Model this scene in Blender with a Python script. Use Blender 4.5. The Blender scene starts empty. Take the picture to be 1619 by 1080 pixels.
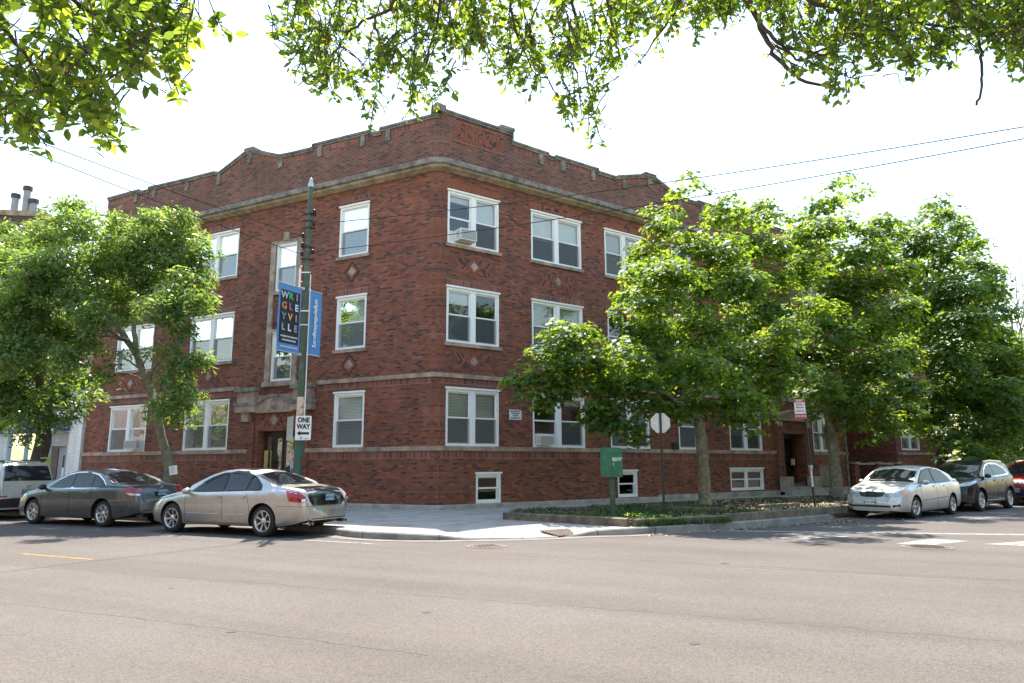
import bpy, bmesh, math, random
import numpy as np
from mathutils import Vector, Matrix
from mathutils.bvhtree import BVHTree
R = math.radians
rnd = random.Random(7)
nr = np.random.default_rng(11)
S = bpy.context.scene
COL = S.collection
V = Vector
# ------------------------------------------------------------------ camera model
FPX, CX, CY, TH, HC, ROLL = 1118.0, 809.5, 540.0, math.atan(197/1118), 1.5, 0.0037
def ray(px, py):
    u = px-CX; v = CY-py
    u, v = u*math.cos(ROLL)+v*math.sin(ROLL), -u*math.sin(ROLL)+v*math.cos(ROLL)
    return V((u, FPX*math.cos(TH)-v*math.sin(TH), FPX*math.sin(TH)+v*math.cos(TH)))
def at(px, py, Y):
    r = ray(px, py); return r*(Y/r.y)+V((0, 0, HC))
cam = bpy.data.objects.new('camera', bpy.data.cameras.new('camera')); COL.objects.link(cam)
cam.data.sensor_width = 36; cam.data.lens = 36*FPX/1619; cam.data.clip_end = 2000; cam.data.clip_start = 0.05
cam.matrix_world = Matrix.Translation((0, 0, HC)) @ Matrix.Rotation(math.pi/2+TH, 4, 'X') @ Matrix.Rotation(-ROLL, 4, 'Z')
S.camera = cam
# ------------------------------------------------------------------ tags
def tag(o, label=None, cat=None, group=None, kind=None):
    if label: o['label'] = label
    if cat: o['category'] = cat
    if group: o['group'] = group
    if kind: o['kind'] = kind
    return o
def empty(name, loc=(0, 0, 0), rz=0, label=None, cat=None, group=None):
    o = bpy.data.objects.new(name, None); COL.objects.link(o); o.location = loc; o.rotation_euler = (0, 0, rz)
    return tag(o, label, cat, group)
# ------------------------------------------------------------------ mesh builder
class MB:
    def __init__(s): s.v = []; s.f = []; s.m = []; s.uv = []; s.has_uv = False
    def face(s, pts, m=0, uv=None):
        i = len(s.v); s.v += [tuple(p) for p in pts]; s.f.append(tuple(range(i, i+len(pts)))); s.m.append(m)
        if uv: s.has_uv = True
        s.uv.append(uv if uv else [(0, 0)]*len(pts))
    def grid(s, rows, m=0, closed=False):
        i = len(s.v); n = len(rows[0])
        for r in rows: s.v += [tuple(p) for p in r]
        for a in range(len(rows)-1):
            for b in range(n if closed else n-1):
                c = (b+1) % n
                s.f.append((i+a*n+b, i+a*n+c, i+(a+1)*n+c, i+(a+1)*n+b)); s.m.append(m); s.uv.append([(0, 0)]*4)
    def box(s, c, d, m=0, rot=None):
        c = V(c); hx, hy, hz = d[0]/2, d[1]/2, d[2]/2
        P = [V((x, y, z)) for z in (-hz, hz) for y in (-hy, hy) for x in (-hx, hx)]
        if rot is not None: P = [rot @ p for p in P]
        P = [p+c for p in P]; s.hexa(P, m)
    def hexa(s, P, m=0):
        i = len(s.v); s.v += [tuple(p) for p in P]
        for f in ((0, 2, 3, 1), (4, 5, 7, 6), (0, 1, 5, 4), (2, 6, 7, 3), (0, 4, 6, 2), (1, 3, 7, 5)):
            s.f.append(tuple(i+k for k in f)); s.m.append(m); s.uv.append([(0, 0)]*4)
    def tube(s, pts, rad, n=8, m=0, cap=True):
        pts = [V(p) for p in pts]; rows = []
        up = V((0, 0, 1)); prev = None
        for k, p in enumerate(pts):
            t = (pts[min(k+1, len(pts)-1)]-pts[max(k-1, 0)])
            if t.length < 1e-9: t = V((0, 0, 1))
            t.normalize()
            a = prev if prev is not None else (up if abs(t.z) < .9 else V((1, 0, 0)))
            x = (a - t*a.dot(t))
            if x.length < 1e-6: x = t.orthogonal()
            x.normalize(); y = t.cross(x); prev = x
            r = rad[k] if hasattr(rad, '__len__') else rad
            rows.append([p+(x*math.cos(q)+y*math.sin(q))*r for q in [2*math.pi*j/n for j in range(n)]])
        s.grid(rows, m, True)
        if cap:
            s.face(rows[0][::-1], m); s.face(rows[-1], m)
    def lathe(s, prof, n=24, c=(0, 0, 0), axis='Z', m=0):
        rows = []
        for r, h in prof:
            row = []
            for j in range(n):
                q = 2*math.pi*j/n; a, b = r*math.cos(q), r*math.sin(q)
                p = {'Z': (a, b, h), 'Y': (a, h, b), 'X': (h, a, b)}[axis]
                row.append(V(p)+V(c))
            rows.append(row)
        s.grid(rows, m, True)
    def build(s, name, mats, parent=None, smooth=None):
        me = bpy.data.meshes.new(name); me.from_pydata(s.v, [], s.f)
        if not isinstance(mats, (list, tuple)): mats = [mats]
        for m in mats: me.materials.append(m)
        if len(mats) > 1: me.polygons.foreach_set('material_index', s.m)
        if s.has_uv:
            ul = me.uv_layers.new(name='UVMap'); flat = [c for u in s.uv for p in u for c in p]
            ul.data.foreach_set('uv', flat)
        if smooth is not None:
            me.polygons.foreach_set('use_smooth', [True]*len(me.polygons))
            if smooth < 180: me.set_sharp_from_angle(angle=R(smooth))
        me.update()
        o = bpy.data.objects.new(name, me); COL.objects.link(o)
        if parent: o.parent = parent
        return o
# ------------------------------------------------------------------ materials
def new_mat(name):
    m = bpy.data.materials.new(name); m.use_nodes = True
    nt = m.node_tree; b = nt.nodes['Principled BSDF']; return m, nt, b
def N(nt, t, **k):
    n = nt.nodes.new(t)
    for a, v in k.items():
        if a.startswith('i_'):
            key = a[2:].replace('_', ' ')
            n.inputs[key].default_value = v
        else: setattr(n, a, v)
    return n
def ramp(nt, pts, interp='LINEAR'):
    n = nt.nodes.new('ShaderNodeValToRGB'); n.color_ramp.interpolation = interp
    e = n.color_ramp.elements
    while len(e) < len(pts): e.new(0.5)
    for i, (p, c) in enumerate(pts): e[i].position = p; e[i].color = tuple(c)+(1,) if len(c) == 3 else c
    return n
def basic(name, col, rough=.6, metal=0., var=.0, vscale=3., bump=0., bscale=40., spec=.5, coat=0., dirt=None):
    m, nt, b = new_mat(name); L = nt.links
    b.inputs['Roughness'].default_value = rough; b.inputs['Metallic'].default_value = metal
    b.inputs['Specular IOR Level'].default_value = spec; b.inputs['Coat Weight'].default_value = coat
    b.inputs['Coat Roughness'].default_value = .04
    b.inputs['Base Color'].default_value = (*col, 1)
    if var > 0 or dirt:
        tc = N(nt, 'ShaderNodeTexCoord'); no = N(nt, 'ShaderNodeTexNoise', i_Scale=vscale, i_Detail=6., i_Roughness=.65)
        L.new(tc.outputs['Object'], no.inputs['Vector'])
        c1 = [max(0, c*(1-var)) for c in col]; c2 = [min(1, c*(1+var)) for c in col]
        pts = [(.3, c1), (.7, c2)]
        if dirt: pts = [(.36, dirt), (.47, c1), (.75, c2)]
        rp = ramp(nt, pts); L.new(no.outputs['Fac'], rp.inputs['Fac']); L.new(rp.outputs['Color'], b.inputs['Base Color'])
    if bump > 0:
        tc = N(nt, 'ShaderNodeTexCoord'); no = N(nt, 'ShaderNodeTexNoise', i_Scale=bscale, i_Detail=5.)
        bp = N(nt, 'ShaderNodeBump', i_Strength=bump, i_Distance=.02)
        L.new(tc.outputs['Object'], no.inputs['Vector']); L.new(no.outputs['Fac'], bp.inputs['Height']); L.new(bp.outputs['Normal'], b.inputs['Normal'])
    return m
def brick_mat(name, tones, mortar, bw=.215, bh=.0737, ms=.009, turn=False, weather=.25, msm=.12):
    """running bond in metres, on the UV map (x = along the wall, y = height)"""
    m, nt, b = new_mat(name); L = nt.links
    uv = N(nt, 'ShaderNodeUVMap'); mp = N(nt, 'ShaderNodeMapping')
    L.new(uv.outputs['UV'], mp.inputs['Vector'])
    if turn: mp.inputs['Rotation'].default_value = (0, 0, R(90))
    br = N(nt, 'ShaderNodeTexBrick', offset=0. if turn else .5, squash=1.)
    br.inputs['Scale'].default_value = 1; br.inputs['Brick Width'].default_value = bw; br.inputs['Row Height'].default_value = bh
    br.inputs['Mortar Size'].default_value = ms; br.inputs['Mortar Smooth'].default_value = msm; br.inputs['Bias'].default_value = 0
    br.inputs['Color1'].default_value = (0, 0, 0, 1); br.inputs['Color2'].default_value = (1, 1, 1, 1); br.inputs['Mortar'].default_value = (.5, .5, .5, 1)
    L.new(mp.outputs['Vector'], br.inputs['Vector'])
    rp = ramp(nt, tones, 'LINEAR'); L.new(br.outputs['Color'], rp.inputs['Fac'])
    # soft, long drifts of lighter and darker firing over the wall
    no = N(nt, 'ShaderNodeTexNoise', i_Scale=.55, i_Detail=5., i_Roughness=.6); L.new(uv.outputs['UV'], no.inputs['Vector'])
    r2 = ramp(nt, [(.3, (1-weather,)*3), (.7, (1+weather,)*3)]); L.new(no.outputs['Fac'], r2.inputs['Fac'])
    # rain streaks and patches of later repointing
    ms_ = N(nt, 'ShaderNodeMapping'); ms_.inputs['Scale'].default_value = (2.6, .22, 1); L.new(uv.outputs['UV'], ms_.inputs['Vector'])
    ns = N(nt, 'ShaderNodeTexNoise', i_Scale=1., i_Detail=5., i_Roughness=.65); L.new(ms_.outputs[0], ns.inputs['Vector'])
    rs1 = ramp(nt, [(.3, (.78,)*3), (.5, (1.,)*3), (.75, (1.12, 1.1, 1.08))]); L.new(ns.outputs['Fac'], rs1.inputs['Fac'])
    mst = N(nt, 'ShaderNodeMix', data_type='RGBA', blend_type='MULTIPLY'); mst.inputs['Factor'].default_value = 1
    L.new(r2.outputs['Color'], mst.inputs['A']); L.new(rs1.outputs['Color'], mst.inputs['B'])
    mul = N(nt, 'ShaderNodeMix', data_type='RGBA', blend_type='MULTIPLY'); mul.inputs['Factor'].default_value = 1
    L.new(rp.outputs['Color'], mul.inputs['A']); L.new(mst.outputs['Result'], mul.inputs['B'])
    n3 = N(nt, 'ShaderNodeTexNoise', i_Scale=60., i_Detail=3.); L.new(uv.outputs['UV'], n3.inputs['Vector'])
    r3 = ramp(nt, [(.3, (.8,)*3), (.7, (1.15,)*3)]); L.new(n3.outputs['Fac'], r3.inputs['Fac'])
    m2 = N(nt, 'ShaderNodeMix', data_type='RGBA', blend_type='MULTIPLY'); m2.inputs['Factor'].default_value = 1
    L.new(mul.outputs['Result'], m2.inputs['A']); L.new(r3.outputs['Color'], m2.inputs['B'])
    # mortar tone drifts too: smeared and clean
    n4 = N(nt, 'ShaderNodeTexNoise', i_Scale=.8, i_Detail=4.); L.new(uv.outputs['UV'], n4.inputs['Vector'])
    r4 = ramp(nt, [(.35, [c*.55 for c in mortar]), (.65, mortar)]); L.new(n4.outputs['Fac'], r4.inputs['Fac'])
    mm = N(nt, 'ShaderNodeMix', data_type='RGBA')
    L.new(br.outputs['Fac'], mm.inputs['Factor']); L.new(m2.outputs['Result'], mm.inputs['A']); L.new(r4.outputs['Color'], mm.inputs['B'])
    L.new(mm.outputs['Result'], b.inputs['Base Color'])
    inv = N(nt, 'ShaderNodeMath', operation='SUBTRACT'); inv.inputs[0].default_value = 1; L.new(br.outputs['Fac'], inv.inputs[1])
    bp = N(nt, 'ShaderNodeBump', i_Strength=.5, i_Distance=.012); L.new(inv.outputs[0], bp.inputs['Height']); L.new(bp.outputs['Normal'], b.inputs['Normal'])
    b.inputs['Roughness'].default_value = .75; b.inputs['Specular IOR Level'].default_value = .35
    return m
TONES = [(0., (.06, .032, .03)), (.1, (.085, .037, .031)), (.2, (.15, .046, .029)), (.4, (.23, .064, .033)), (.6, (.29, .084, .043)), (.8, (.225, .064, .034)), (.92, (.34, .11, .055)), (1., (.16, .052, .036))]
M = {}
M['brick'] = brick_mat('red_brick', TONES, (.2, .12, .09))
M['brick_parapet'] = brick_mat('parapet_brick', [(p, (c[0]*.78, c[1]*.95, c[2]*1.05)) for p, c in TONES], (.26, .18, .15), ms=.01)
M['soldier'] = brick_mat('soldier_brick', [(0., (.07, .03, .028)), (.25, (.17, .048, .032)), (.6, (.27, .075, .042)), (1., (.32, .095, .055))], (.32, .24, .2), bw=.22, bh=.075, turn=True)
M['white_brick'] = brick_mat('white_painted_brick', [(0., (.76, .75, .72)), (1., (.84, .83, .8))], (.66, .65, .62), weather=.05)
M['dark_brick'] = brick_mat('brown_brick', [(0., (.06, .045, .045)), (.5, (.11, .075, .065)), (1., (.15, .1, .085))], (.2, .17, .15))
M['tan_brick'] = brick_mat('tan_brick', [(0., (.3, .2, .14)), (1., (.5, .36, .26))], (.5, .45, .4))
M['stone'] = basic('limestone', (.46, .33, .26), .8, var=.3, vscale=2.2, bump=.25, bscale=30, dirt=(.2, .155, .13))
M['stone_grey'] = basic('weathered_coping', (.27, .245, .21), .85, var=.35, vscale=3, bump=.3, bscale=25, dirt=(.1, .095, .085))
M['stone_soffit'] = basic('cornice_stone', (.44, .34, .22), .8, var=.3, vscale=3, bump=.2, dirt=(.22, .17, .12))
M['conc'] = basic('old_concrete', (.42, .38, .34), .85, var=.2, vscale=2.5, bump=.3, bscale=30, dirt=(.24, .21, .18))
M['white'] = basic('white_paint', (.87, .86, .83), .4, var=.05, vscale=5)
M['cream'] = basic('cream_trim', (.62, .57, .47), .5, var=.12, vscale=6)
M['brick_a'] = basic('patterned_brick', (.3, .09, .05), .8, var=.3, vscale=9)
M['brick_b'] = basic('patterned_brick_dark', (.05, .03, .032), .8, var=.3, vscale=9)
M['bronze'] = basic('bronze_frame', (.05, .035, .028), .4)
M['black'] = basic('black_plastic', (.015, .015, .016), .5)
M['dark'] = basic('dark_interior', (.03, .03, .032), .9)
M['rubber'] = basic('tyre_rubber', (.022, .022, .022), .85, var=.3, vscale=8)
M['chrome'] = basic('chrome', (.75, .75, .76), .12, metal=1)
M['alloy'] = basic('alloy_wheel', (.55, .55, .56), .3, metal=.85)
M['steel'] = basic('galvanised_steel', (.5, .51, .52), .45, metal=.6, var=.15, vscale=6)
M['wood'] = basic('weathered_timber', (.2, .155, .11), .85, var=.35, vscale=4, bump=.5, bscale=18, dirt=(.09, .075, .05))
M['bark'] = basic('bark', (.3, .26, .17), .9, var=.35, vscale=7, bump=.9, bscale=22, dirt=(.15, .135, .09))
M['bark_dark'] = basic('dark_bark', (.085, .068, .055), .9, var=.4, vscale=7, bump=.9, bscale=22)
M['paper'] = basic('paper', (.75, .75, .74), .7)
M['ac'] = basic('appliance_white', (.72, .71, .68), .45, var=.05)
M['acgrille'] = basic('appliance_grille', (.16, .16, .16), .6)
M['grey_paint'] = basic('grey_paint', (.3, .31, .32), .5, var=.08)
M['blue_fabric'] = basic('blue_awning', (.06, .1, .24), .7, var=.15)
M['ply'] = basic('weathered_board', (.24, .2, .165), .8, var=.25, vscale=2)
def pane_mat(name, tint=(.55, .6, .58), mn=.22, trans=.6):
    m, nt, b = new_mat(name); L = nt.links
    nt.nodes.remove(b); out = nt.nodes['Material Output']
    tr = N(nt, 'ShaderNodeBsdfTransparent'); tr.inputs['Color'].default_value = (*tint, 1)
    gl = N(nt, 'ShaderNodeBsdfGlossy'); gl.inputs['Roughness'].default_value = .015; gl.inputs['Color'].default_value = (.95, .97, 1, 1)
    fr = N(nt, 'ShaderNodeFresnel', i_IOR=1.5)
    mr = N(nt, 'ShaderNodeMapRange'); mr.inputs['From Min'].default_value = .04; mr.inputs['From Max'].default_value = 1; mr.inputs['To Min'].default_value = mn; mr.inputs['To Max'].default_value = 1
    tc = N(nt, 'ShaderNodeTexCoord'); no = N(nt, 'ShaderNodeTexNoise', i_Scale=1.3, i_Detail=1.); bp = N(nt, 'ShaderNodeBump', i_Strength=.4, i_Distance=.02)
    L.new(tc.outputs['Object'], no.inputs['Vector']); L.new(no.outputs['Fac'], bp.inputs['Height']); L.new(bp.outputs['Normal'], gl.inputs['Normal'])
    mx = N(nt, 'ShaderNodeMixShader'); L.new(fr.outputs[0], mr.inputs['Value']); L.new(mr.outputs[0], mx.inputs['Fac'])
    L.new(tr.outputs[0], mx.inputs[1]); L.new(gl.outputs[0], mx.inputs[2]); L.new(mx.outputs[0], out.inputs['Surface'])
    return m
M['pane'] = pane_mat('window_glass', (.86, .9, .88), .1)
def cglass(name, c, mn=.5):
    m, nt, b = new_mat(name); b.inputs['Base Color'].default_value = (*c, 1); b.inputs['Roughness'].default_value = .03; b.inputs['Specular IOR Level'].default_value = mn; return m
M['carglass_tint'] = cglass('tinted_car_glass', (.02, .022, .03), .5)
def screen_mat():
    m, nt, b = new_mat('insect_screen'); L = nt.links; out = nt.nodes['Material Output']
    b.inputs['Base Color'].default_value = (.09, .095, .1, 1); b.inputs['Roughness'].default_value = .6
    tr = N(nt, 'ShaderNodeBsdfTransparent'); mx = N(nt, 'ShaderNodeMixShader'); mx.inputs['Fac'].default_value = .55
    L.new(tr.outputs[0], mx.inputs[1]); L.new(b.outputs[0], mx.inputs[2]); L.new(mx.outputs[0], out.inputs['Surface']); return m
M['screen'] = screen_mat()
def blind_mat():
    m, nt, b = new_mat('slatted_blind'); L = nt.links
    tc = N(nt, 'ShaderNodeTexCoord'); w = N(nt, 'ShaderNodeTexWave', bands_direction='Z', i_Scale=6.3, i_Distortion=.15)
    L.new(tc.outputs['Object'], w.inputs['Vector']); rp = ramp(nt, [(0., (.3, .29, .27)), (.35, (.66, .65, .62)), (1., (.76, .75, .72))])
    L.new(w.outputs['Fac'], rp.inputs['Fac']); L.new(rp.outputs['Color'], b.inputs['Base Color']); b.inputs['Roughness'].default_value = .6
    return m
M['blind'] = blind_mat()
M['curtain'] = basic('window_shade', (.82, .82, .84), .8, var=.05)
# ------------------------------------------------------------------ facade frames
C0 = V((-2.469, 22.749, 0))
class Fr:
    def __init__(s, az, sg):
        a = R(az); s.d = V((math.sin(a), math.cos(a), 0)); s.n = V((s.d.y, -s.d.x, 0))*sg; s.rz = math.atan2(s.d.y, s.d.x); s.o = C0
    def p(s, a, off, z): return s.o + s.d*a + s.n*off + V((0, 0, z))
    def box(s, mb, s0, s1, o0, o1, z0, z1, m=0, z0b=None, z1b=None):
        z0b = z0 if z0b is None else z0b; z1b = z1 if z1b is None else z1b
        mb.hexa([s.p(s0, o0, z0), s.p(s1, o0, z0b), s.p(s0, o1, z0), s.p(s1, o1, z0b), s.p(s0, o0, z1), s.p(s1, o0, z1b), s.p(s0, o1, z1), s.p(s1, o1, z1b)], m)
    def sheet(s, mb, s0, s1, z0, z1, off=0, m=0, z0b=None, z1b=None):
        z0b = z0 if z0b is None else z0b; z1b = z1 if z1b is None else z1b
        mb.face([s.p(s0, off, z0), s.p(s1, off, z0b), s.p(s1, off, z1b), s.p(s0, off, z1)], m, [(s0, z0), (s1, z0b), (s1, z1b), (s0, z1)])
    def ubox(s, mb, s0, s1, o0, o1, z0, z1, m=0, u=0.):
        """box with metre UVs, for brick"""
        s.sheet(mb, s0, s1, z0, z1, o1, m)
        for a in (s0, s1):
            mb.face([s.p(a, o0, z0), s.p(a, o1, z0), s.p(a, o1, z1), s.p(a, o0, z1)], m, [(o0+u, z0), (o1+u, z0), (o1+u, z1), (o0+u, z1)])
        for z in (z0, z1):
            mb.face([s.p(s0, o0, z), s.p(s1, o0, z), s.p(s1, o1, z), s.p(s0, o1, z)], m, [(s0, o0), (s1, o0), (s1, o1), (s0, o1)])
    def wall(s, mb, s0, s1, z0, z1, holes, off=0, depth=.2, m=0):
        xs = sorted({s0, s1} | {min(max(v, s0), s1) for h in holes for v in h[:2]}); zs = sorted({z0, z1} | {min(max(v, z0), z1) for h in holes for v in h[2:4]})
        for a, b in zip(xs, xs[1:]):
            for c, d in zip(zs, zs[1:]):
                mx, mz = (a+b)/2, (c+d)/2
                if any(h[0] < mx < h[1] and h[2] < mz < h[3] for h in holes): continue
                s.sheet(mb, a, b, c, d, off, m)
        for h in holes:
            dp = h[4] if len(h) > 4 else depth
            for a in h[:2]:
                mb.face([s.p(a, off, h[2]), s.p(a, off-dp, h[2]), s.p(a, off-dp, h[3]), s.p(a, off, h[3])], m, [(0, h[2]), (dp, h[2]), (dp, h[3]), (0, h[3])])
            for z in h[2:4]:
                mb.face([s.p(h[0], off, z), s.p(h[1], off, z), s.p(h[1], off-dp, z), s.p(h[0], off-dp, z)], m, [(h[0], 0), (h[1], 0), (h[1], dp), (h[0], dp)])
FL = Fr(-62.92, -1); FL.n = V((-.45523, -.89037, 0))
FR = Fr(54.81, 1)
if FR.n.y > 0: FR.n = -FR.n
def text(name, body, parent, mat, size, mw, bold=0., align='CENTER', sx=1., spacing=1.):
    c = bpy.data.curves.new(name, 'FONT'); c.body = body; c.size = size; c.align_x = align; c.align_y = 'CENTER'; c.extrude = .002; c.offset = bold
    c.space_character = spacing; c.materials.append(mat); c.resolution_u = 3
    o = flat_text(name, c); o.parent = parent
    o.matrix_parent_inverse = parent.matrix_world.inverted() if parent else Matrix()
    o.matrix_world = mw @ Matrix.Diagonal((sx, 1, 1, 1)); return o
def flat_text(name, c):
    t = bpy.data.objects.new('tmp', c); COL.objects.link(t); dg = bpy.context.evaluated_depsgraph_get()
    me = bpy.data.meshes.new_from_object(t.evaluated_get(dg)); bpy.data.objects.remove(t); me.name = name
    o = bpy.data.objects.new(name, me); COL.objects.link(o); return o
def basis(o, x, y, z=None):
    x = V(x).normalized(); y = V(y).normalized(); z = x.cross(y)
    m = Matrix((x, y, z)).transposed().to_4x4(); m.translation = V(o); return m
# ================================================================== SETTING
SUN_EL, SUN_AZ = 62.9, -9.4
w = bpy.data.worlds.new('World'); S.world = w; w.use_nodes = True; nt = w.node_tree
bg = nt.nodes['Background']; sk = nt.nodes.new('ShaderNodeTexSky'); sk.sky_type = 'NISHITA'; sk.sun_disc = False
sk.sun_elevation = R(SUN_EL); sk.sun_rotation = R(SUN_AZ); sk.air_density = 1.8; sk.dust_density = 1.0; sk.ozone_density = 1.; sk.altitude = 100
nt.links.new(sk.outputs[0], bg.inputs['Color']); bg.inputs['Strength'].default_value = .15
sl = bpy.data.lights.new('sun', 'SUN'); sl.energy = 5.0; sl.angle = R(.6); sl.color = (1, .92, .82)
so = bpy.data.objects.new('sun', sl); COL.objects.link(so)
sd = V((math.sin(R(SUN_AZ))*math.cos(R(SUN_EL)), math.cos(R(SUN_AZ))*math.cos(R(SUN_EL)), math.sin(R(SUN_EL))))
so.rotation_euler = sd.to_track_quat('Z', 'Y').to_euler()
S.view_settings.view_transform = 'Standard'; S.view_settings.look = 'None'; S.view_settings.exposure = 1.32; S.view_settings.gamma = 1
S.cycles.max_bounces = 8; S.cycles.transparent_max_bounces = 16
# ---- ground materials
def asphalt():
    m, nt, b = new_mat('asphalt'); L = nt.links
    tc = N(nt, 'ShaderNodeTexCoord'); mp = N(nt, 'ShaderNodeMapping'); mp.inputs['Rotation'].default_value = (0, 0, R(27)); L.new(tc.outputs['Object'], mp.inputs['Vector'])
    big = N(nt, 'ShaderNodeTexNoise', i_Scale=.35, i_Detail=5., i_Roughness=.55); L.new(mp.outputs[0], big.inputs['Vector'])
    m2 = N(nt, 'ShaderNodeMapping'); m2.inputs['Scale'].default_value = (.06, 1.1, 1); L.new(mp.outputs[0], m2.inputs['Vector'])
    st = N(nt, 'ShaderNodeTexNoise', i_Scale=1., i_Detail=4., i_Roughness=.5); L.new(m2.outputs[0], st.inputs['Vector'])
    r1 = ramp(nt, [(.3, (.096, .081, .071)), (.5, (.11, .094, .083)), (.72, (.123, .107, .096))]); L.new(big.outputs['Fac'], r1.inputs['Fac'])
    r2 = ramp(nt, [(.32, (.86, .855, .85)), (.5, (1, 1, 1)), (.7, (1.05, 1.05, 1.05))]); L.new(st.outputs['Fac'], r2.inputs['Fac'])
    mx = N(nt, 'ShaderNodeMix', data_type='RGBA', blend_type='MULTIPLY'); mx.inputs['Factor'].default_value = 1
    L.new(r1.outputs[0], mx.inputs['A']); L.new(r2.outputs[0], mx.inputs['B'])
    vo = N(nt, 'ShaderNodeTexVoronoi', i_Scale=75.); L.new(tc.outputs['Object'], vo.inputs['Vector'])
    r3 = ramp(nt, [(0., (.65,)*3), (.45, (1.,)*3), (.9, (1.3,)*3)]); L.new(vo.outputs['Color'], r3.inputs['Fac'])
    m3 = N(nt, 'ShaderNodeMix', data_type='RGBA', blend_type='MULTIPLY'); m3.inputs['Factor'].default_value = 1
    L.new(mx.outputs['Result'], m3.inputs['A']); L.new(r3.outputs[0], m3.inputs['B'])
    sp = N(nt, 'ShaderNodeTexNoise', i_Scale=14., i_Detail=6., i_Roughness=.7); L.new(tc.outputs['Object'], sp.inputs['Vector'])
    r4 = ramp(nt, [(.28, (.75,)*3), (.42, (.97,)*3), (.6, (1.,)*3), (.75, (1.07,)*3)]); L.new(sp.outputs['Fac'], r4.inputs['Fac'])
    m4 = N(nt, 'ShaderNodeMix', data_type='RGBA', blend_type='MULTIPLY'); m4.inputs['Factor'].default_value = 1
    L.new(m3.outputs['Result'], m4.inputs['A']); L.new(r4.outputs[0], m4.inputs['B']); L.new(m4.outputs['Result'], b.inputs['Base Color'])
    bp = N(nt, 'ShaderNodeBump', i_Strength=.5, i_Distance=.006); L.new(vo.outputs['Distance'], bp.inputs['Height']); L.new(bp.outputs[0], b.inputs['Normal'])
    b.inputs['Roughness'].default_value = .85; b.inputs['Specular IOR Level'].default_value = .3; return m
M['asphalt'] = asphalt()
def paving(name, col, joint=1.5, rot=27.1):
    m, nt, b = new_mat(name); L = nt.links
    tc = N(nt, 'ShaderNodeTexCoord'); mp = N(nt, 'ShaderNodeMapping'); mp.inputs['Rotation'].default_value = (0, 0, R(rot)); L.new(tc.outputs['Object'], mp.inputs['Vector'])
    br = N(nt, 'ShaderNodeTexBrick', offset=0.); br.inputs['Scale'].default_value = 1; br.inputs['Brick Width'].default_value = joint; br.inputs['Row Height'].default_value = joint
    br.inputs['Mortar Size'].default_value = .018; br.inputs['Color1'].default_value = (*[c*.92 for c in col], 1); br.inputs['Color2'].default_value = (*[c*1.06 for c in col], 1); br.inputs['Mortar'].default_value = (*[c*.4 for c in col], 1)
    L.new(mp.outputs[0], br.inputs['Vector'])
    no = N(nt, 'ShaderNodeTexNoise', i_Scale=1.4, i_Detail=7., i_Roughness=.7); L.new(tc.outputs['Object'], no.inputs['Vector'])
    r = ramp(nt, [(.3, (.62,)*3), (.5, (1,)*3), (.8, (1.1,)*3)]); L.new(no.outputs['Fac'], r.inputs['Fac'])
    mx = N(nt, 'ShaderNodeMix', data_type='RGBA', blend_type='MULTIPLY'); mx.inputs['Factor'].default_value = 1
    L.new(br.outputs['Color'], mx.inputs['A']); L.new(r.outputs[0], mx.inputs['B']); L.new(mx.outputs['Result'], b.inputs['Base Color'])
    b.inputs['Roughness'].default_value = .85; return m
M['paving'] = paving('sidewalk_concrete', (.36, .335, .3))
M['kerb'] = basic('kerb_stone', (.31, .295, .27), .85, var=.3, vscale=1.2, bump=.3, bscale=15, dirt=(.16, .15, .14))
def struct(name, mb, mat): return tag(mb.build(name, mat), kind='structure')
mb = MB(); mb.face([(-400, -400, -.06), (400, -400, -.06), (400, 500, -.06), (-400, 500, -.06)])
struct('ground', mb, basic('soil', (.12, .1, .07), .95, var=.3, vscale=.5))
mb = MB(); mb.face([(-90, -30, 0), (90, -30, 0), (90, 110, 0), (-90, 110, 0)]); struct('road', mb, M['asphalt'])
# ---- kerb line of the corner block (outer top edge, height)
def LP(s_, o_): p = FL.p(s_, o_, 0); return (p.x, p.y)
def RP(s_, o_): p = FR.p(s_, o_, 0); return (p.x, p.y)
KP = [(*LP(60, 5.5), .15), (*LP(20, 5.5), .15), (*LP(4, 5.5), .15), (*LP(1.5, 5.6), .15), (*LP(0, 6.0), .15), (*LP(-1.4, 6.4), .15), (-3.4, 15.62, .15), (-2.5, 15.15, .145), (-1.7, 15.02, .12), (-.95, 15.08, .05), (0., 15.2, .025), (.8, 15.42, .025), (1.35, 15.68, .045), (1.85, 15.88, .12), (2.6, 16.05, .15), (3.9, 16.75, .15), (5.46, 17.66, .15), (6.99, 18.72, .15), (8.7, 20.1, .15), (*RP(9.5, 8.0), .15), (*RP(12, 7.9), .15), (*RP(40, 7.9), .15), (*RP(75, 7.9), .15)]
def densify(P, n=4):
    out = []
    for i in range(len(P)-1):
        p0 = P[max(i-1, 0)]; p1 = P[i]; p2 = P[i+1]; p3 = P[min(i+2, len(P)-1)]
        L2 = math.dist(p1[:2], p2[:2]); k = 1 if L2 > 8 else n
        if L2 > 8: out.append(p1); continue
        if math.dist(p0[:2], p1[:2]) > 8: p0 = p1
        if math.dist(p2[:2], p3[:2]) > 8: p3 = p2
        for j in range(k):
            t = j/k; q = []
            for c in range(3):
                a, b_, c_, d_ = p0[c], p1[c], p2[c], p3[c]
                q.append(.5*((2*b_)+(-a+c_)*t+(2*a-5*b_+4*c_-d_)*t*t+(-a+3*b_-3*c_+d_)*t**3))
            q[2] = min(max(q[2], .02), .15); out.append(tuple(q))
    out.append(P[-1]); return out
KD = densify(KP)
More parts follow.
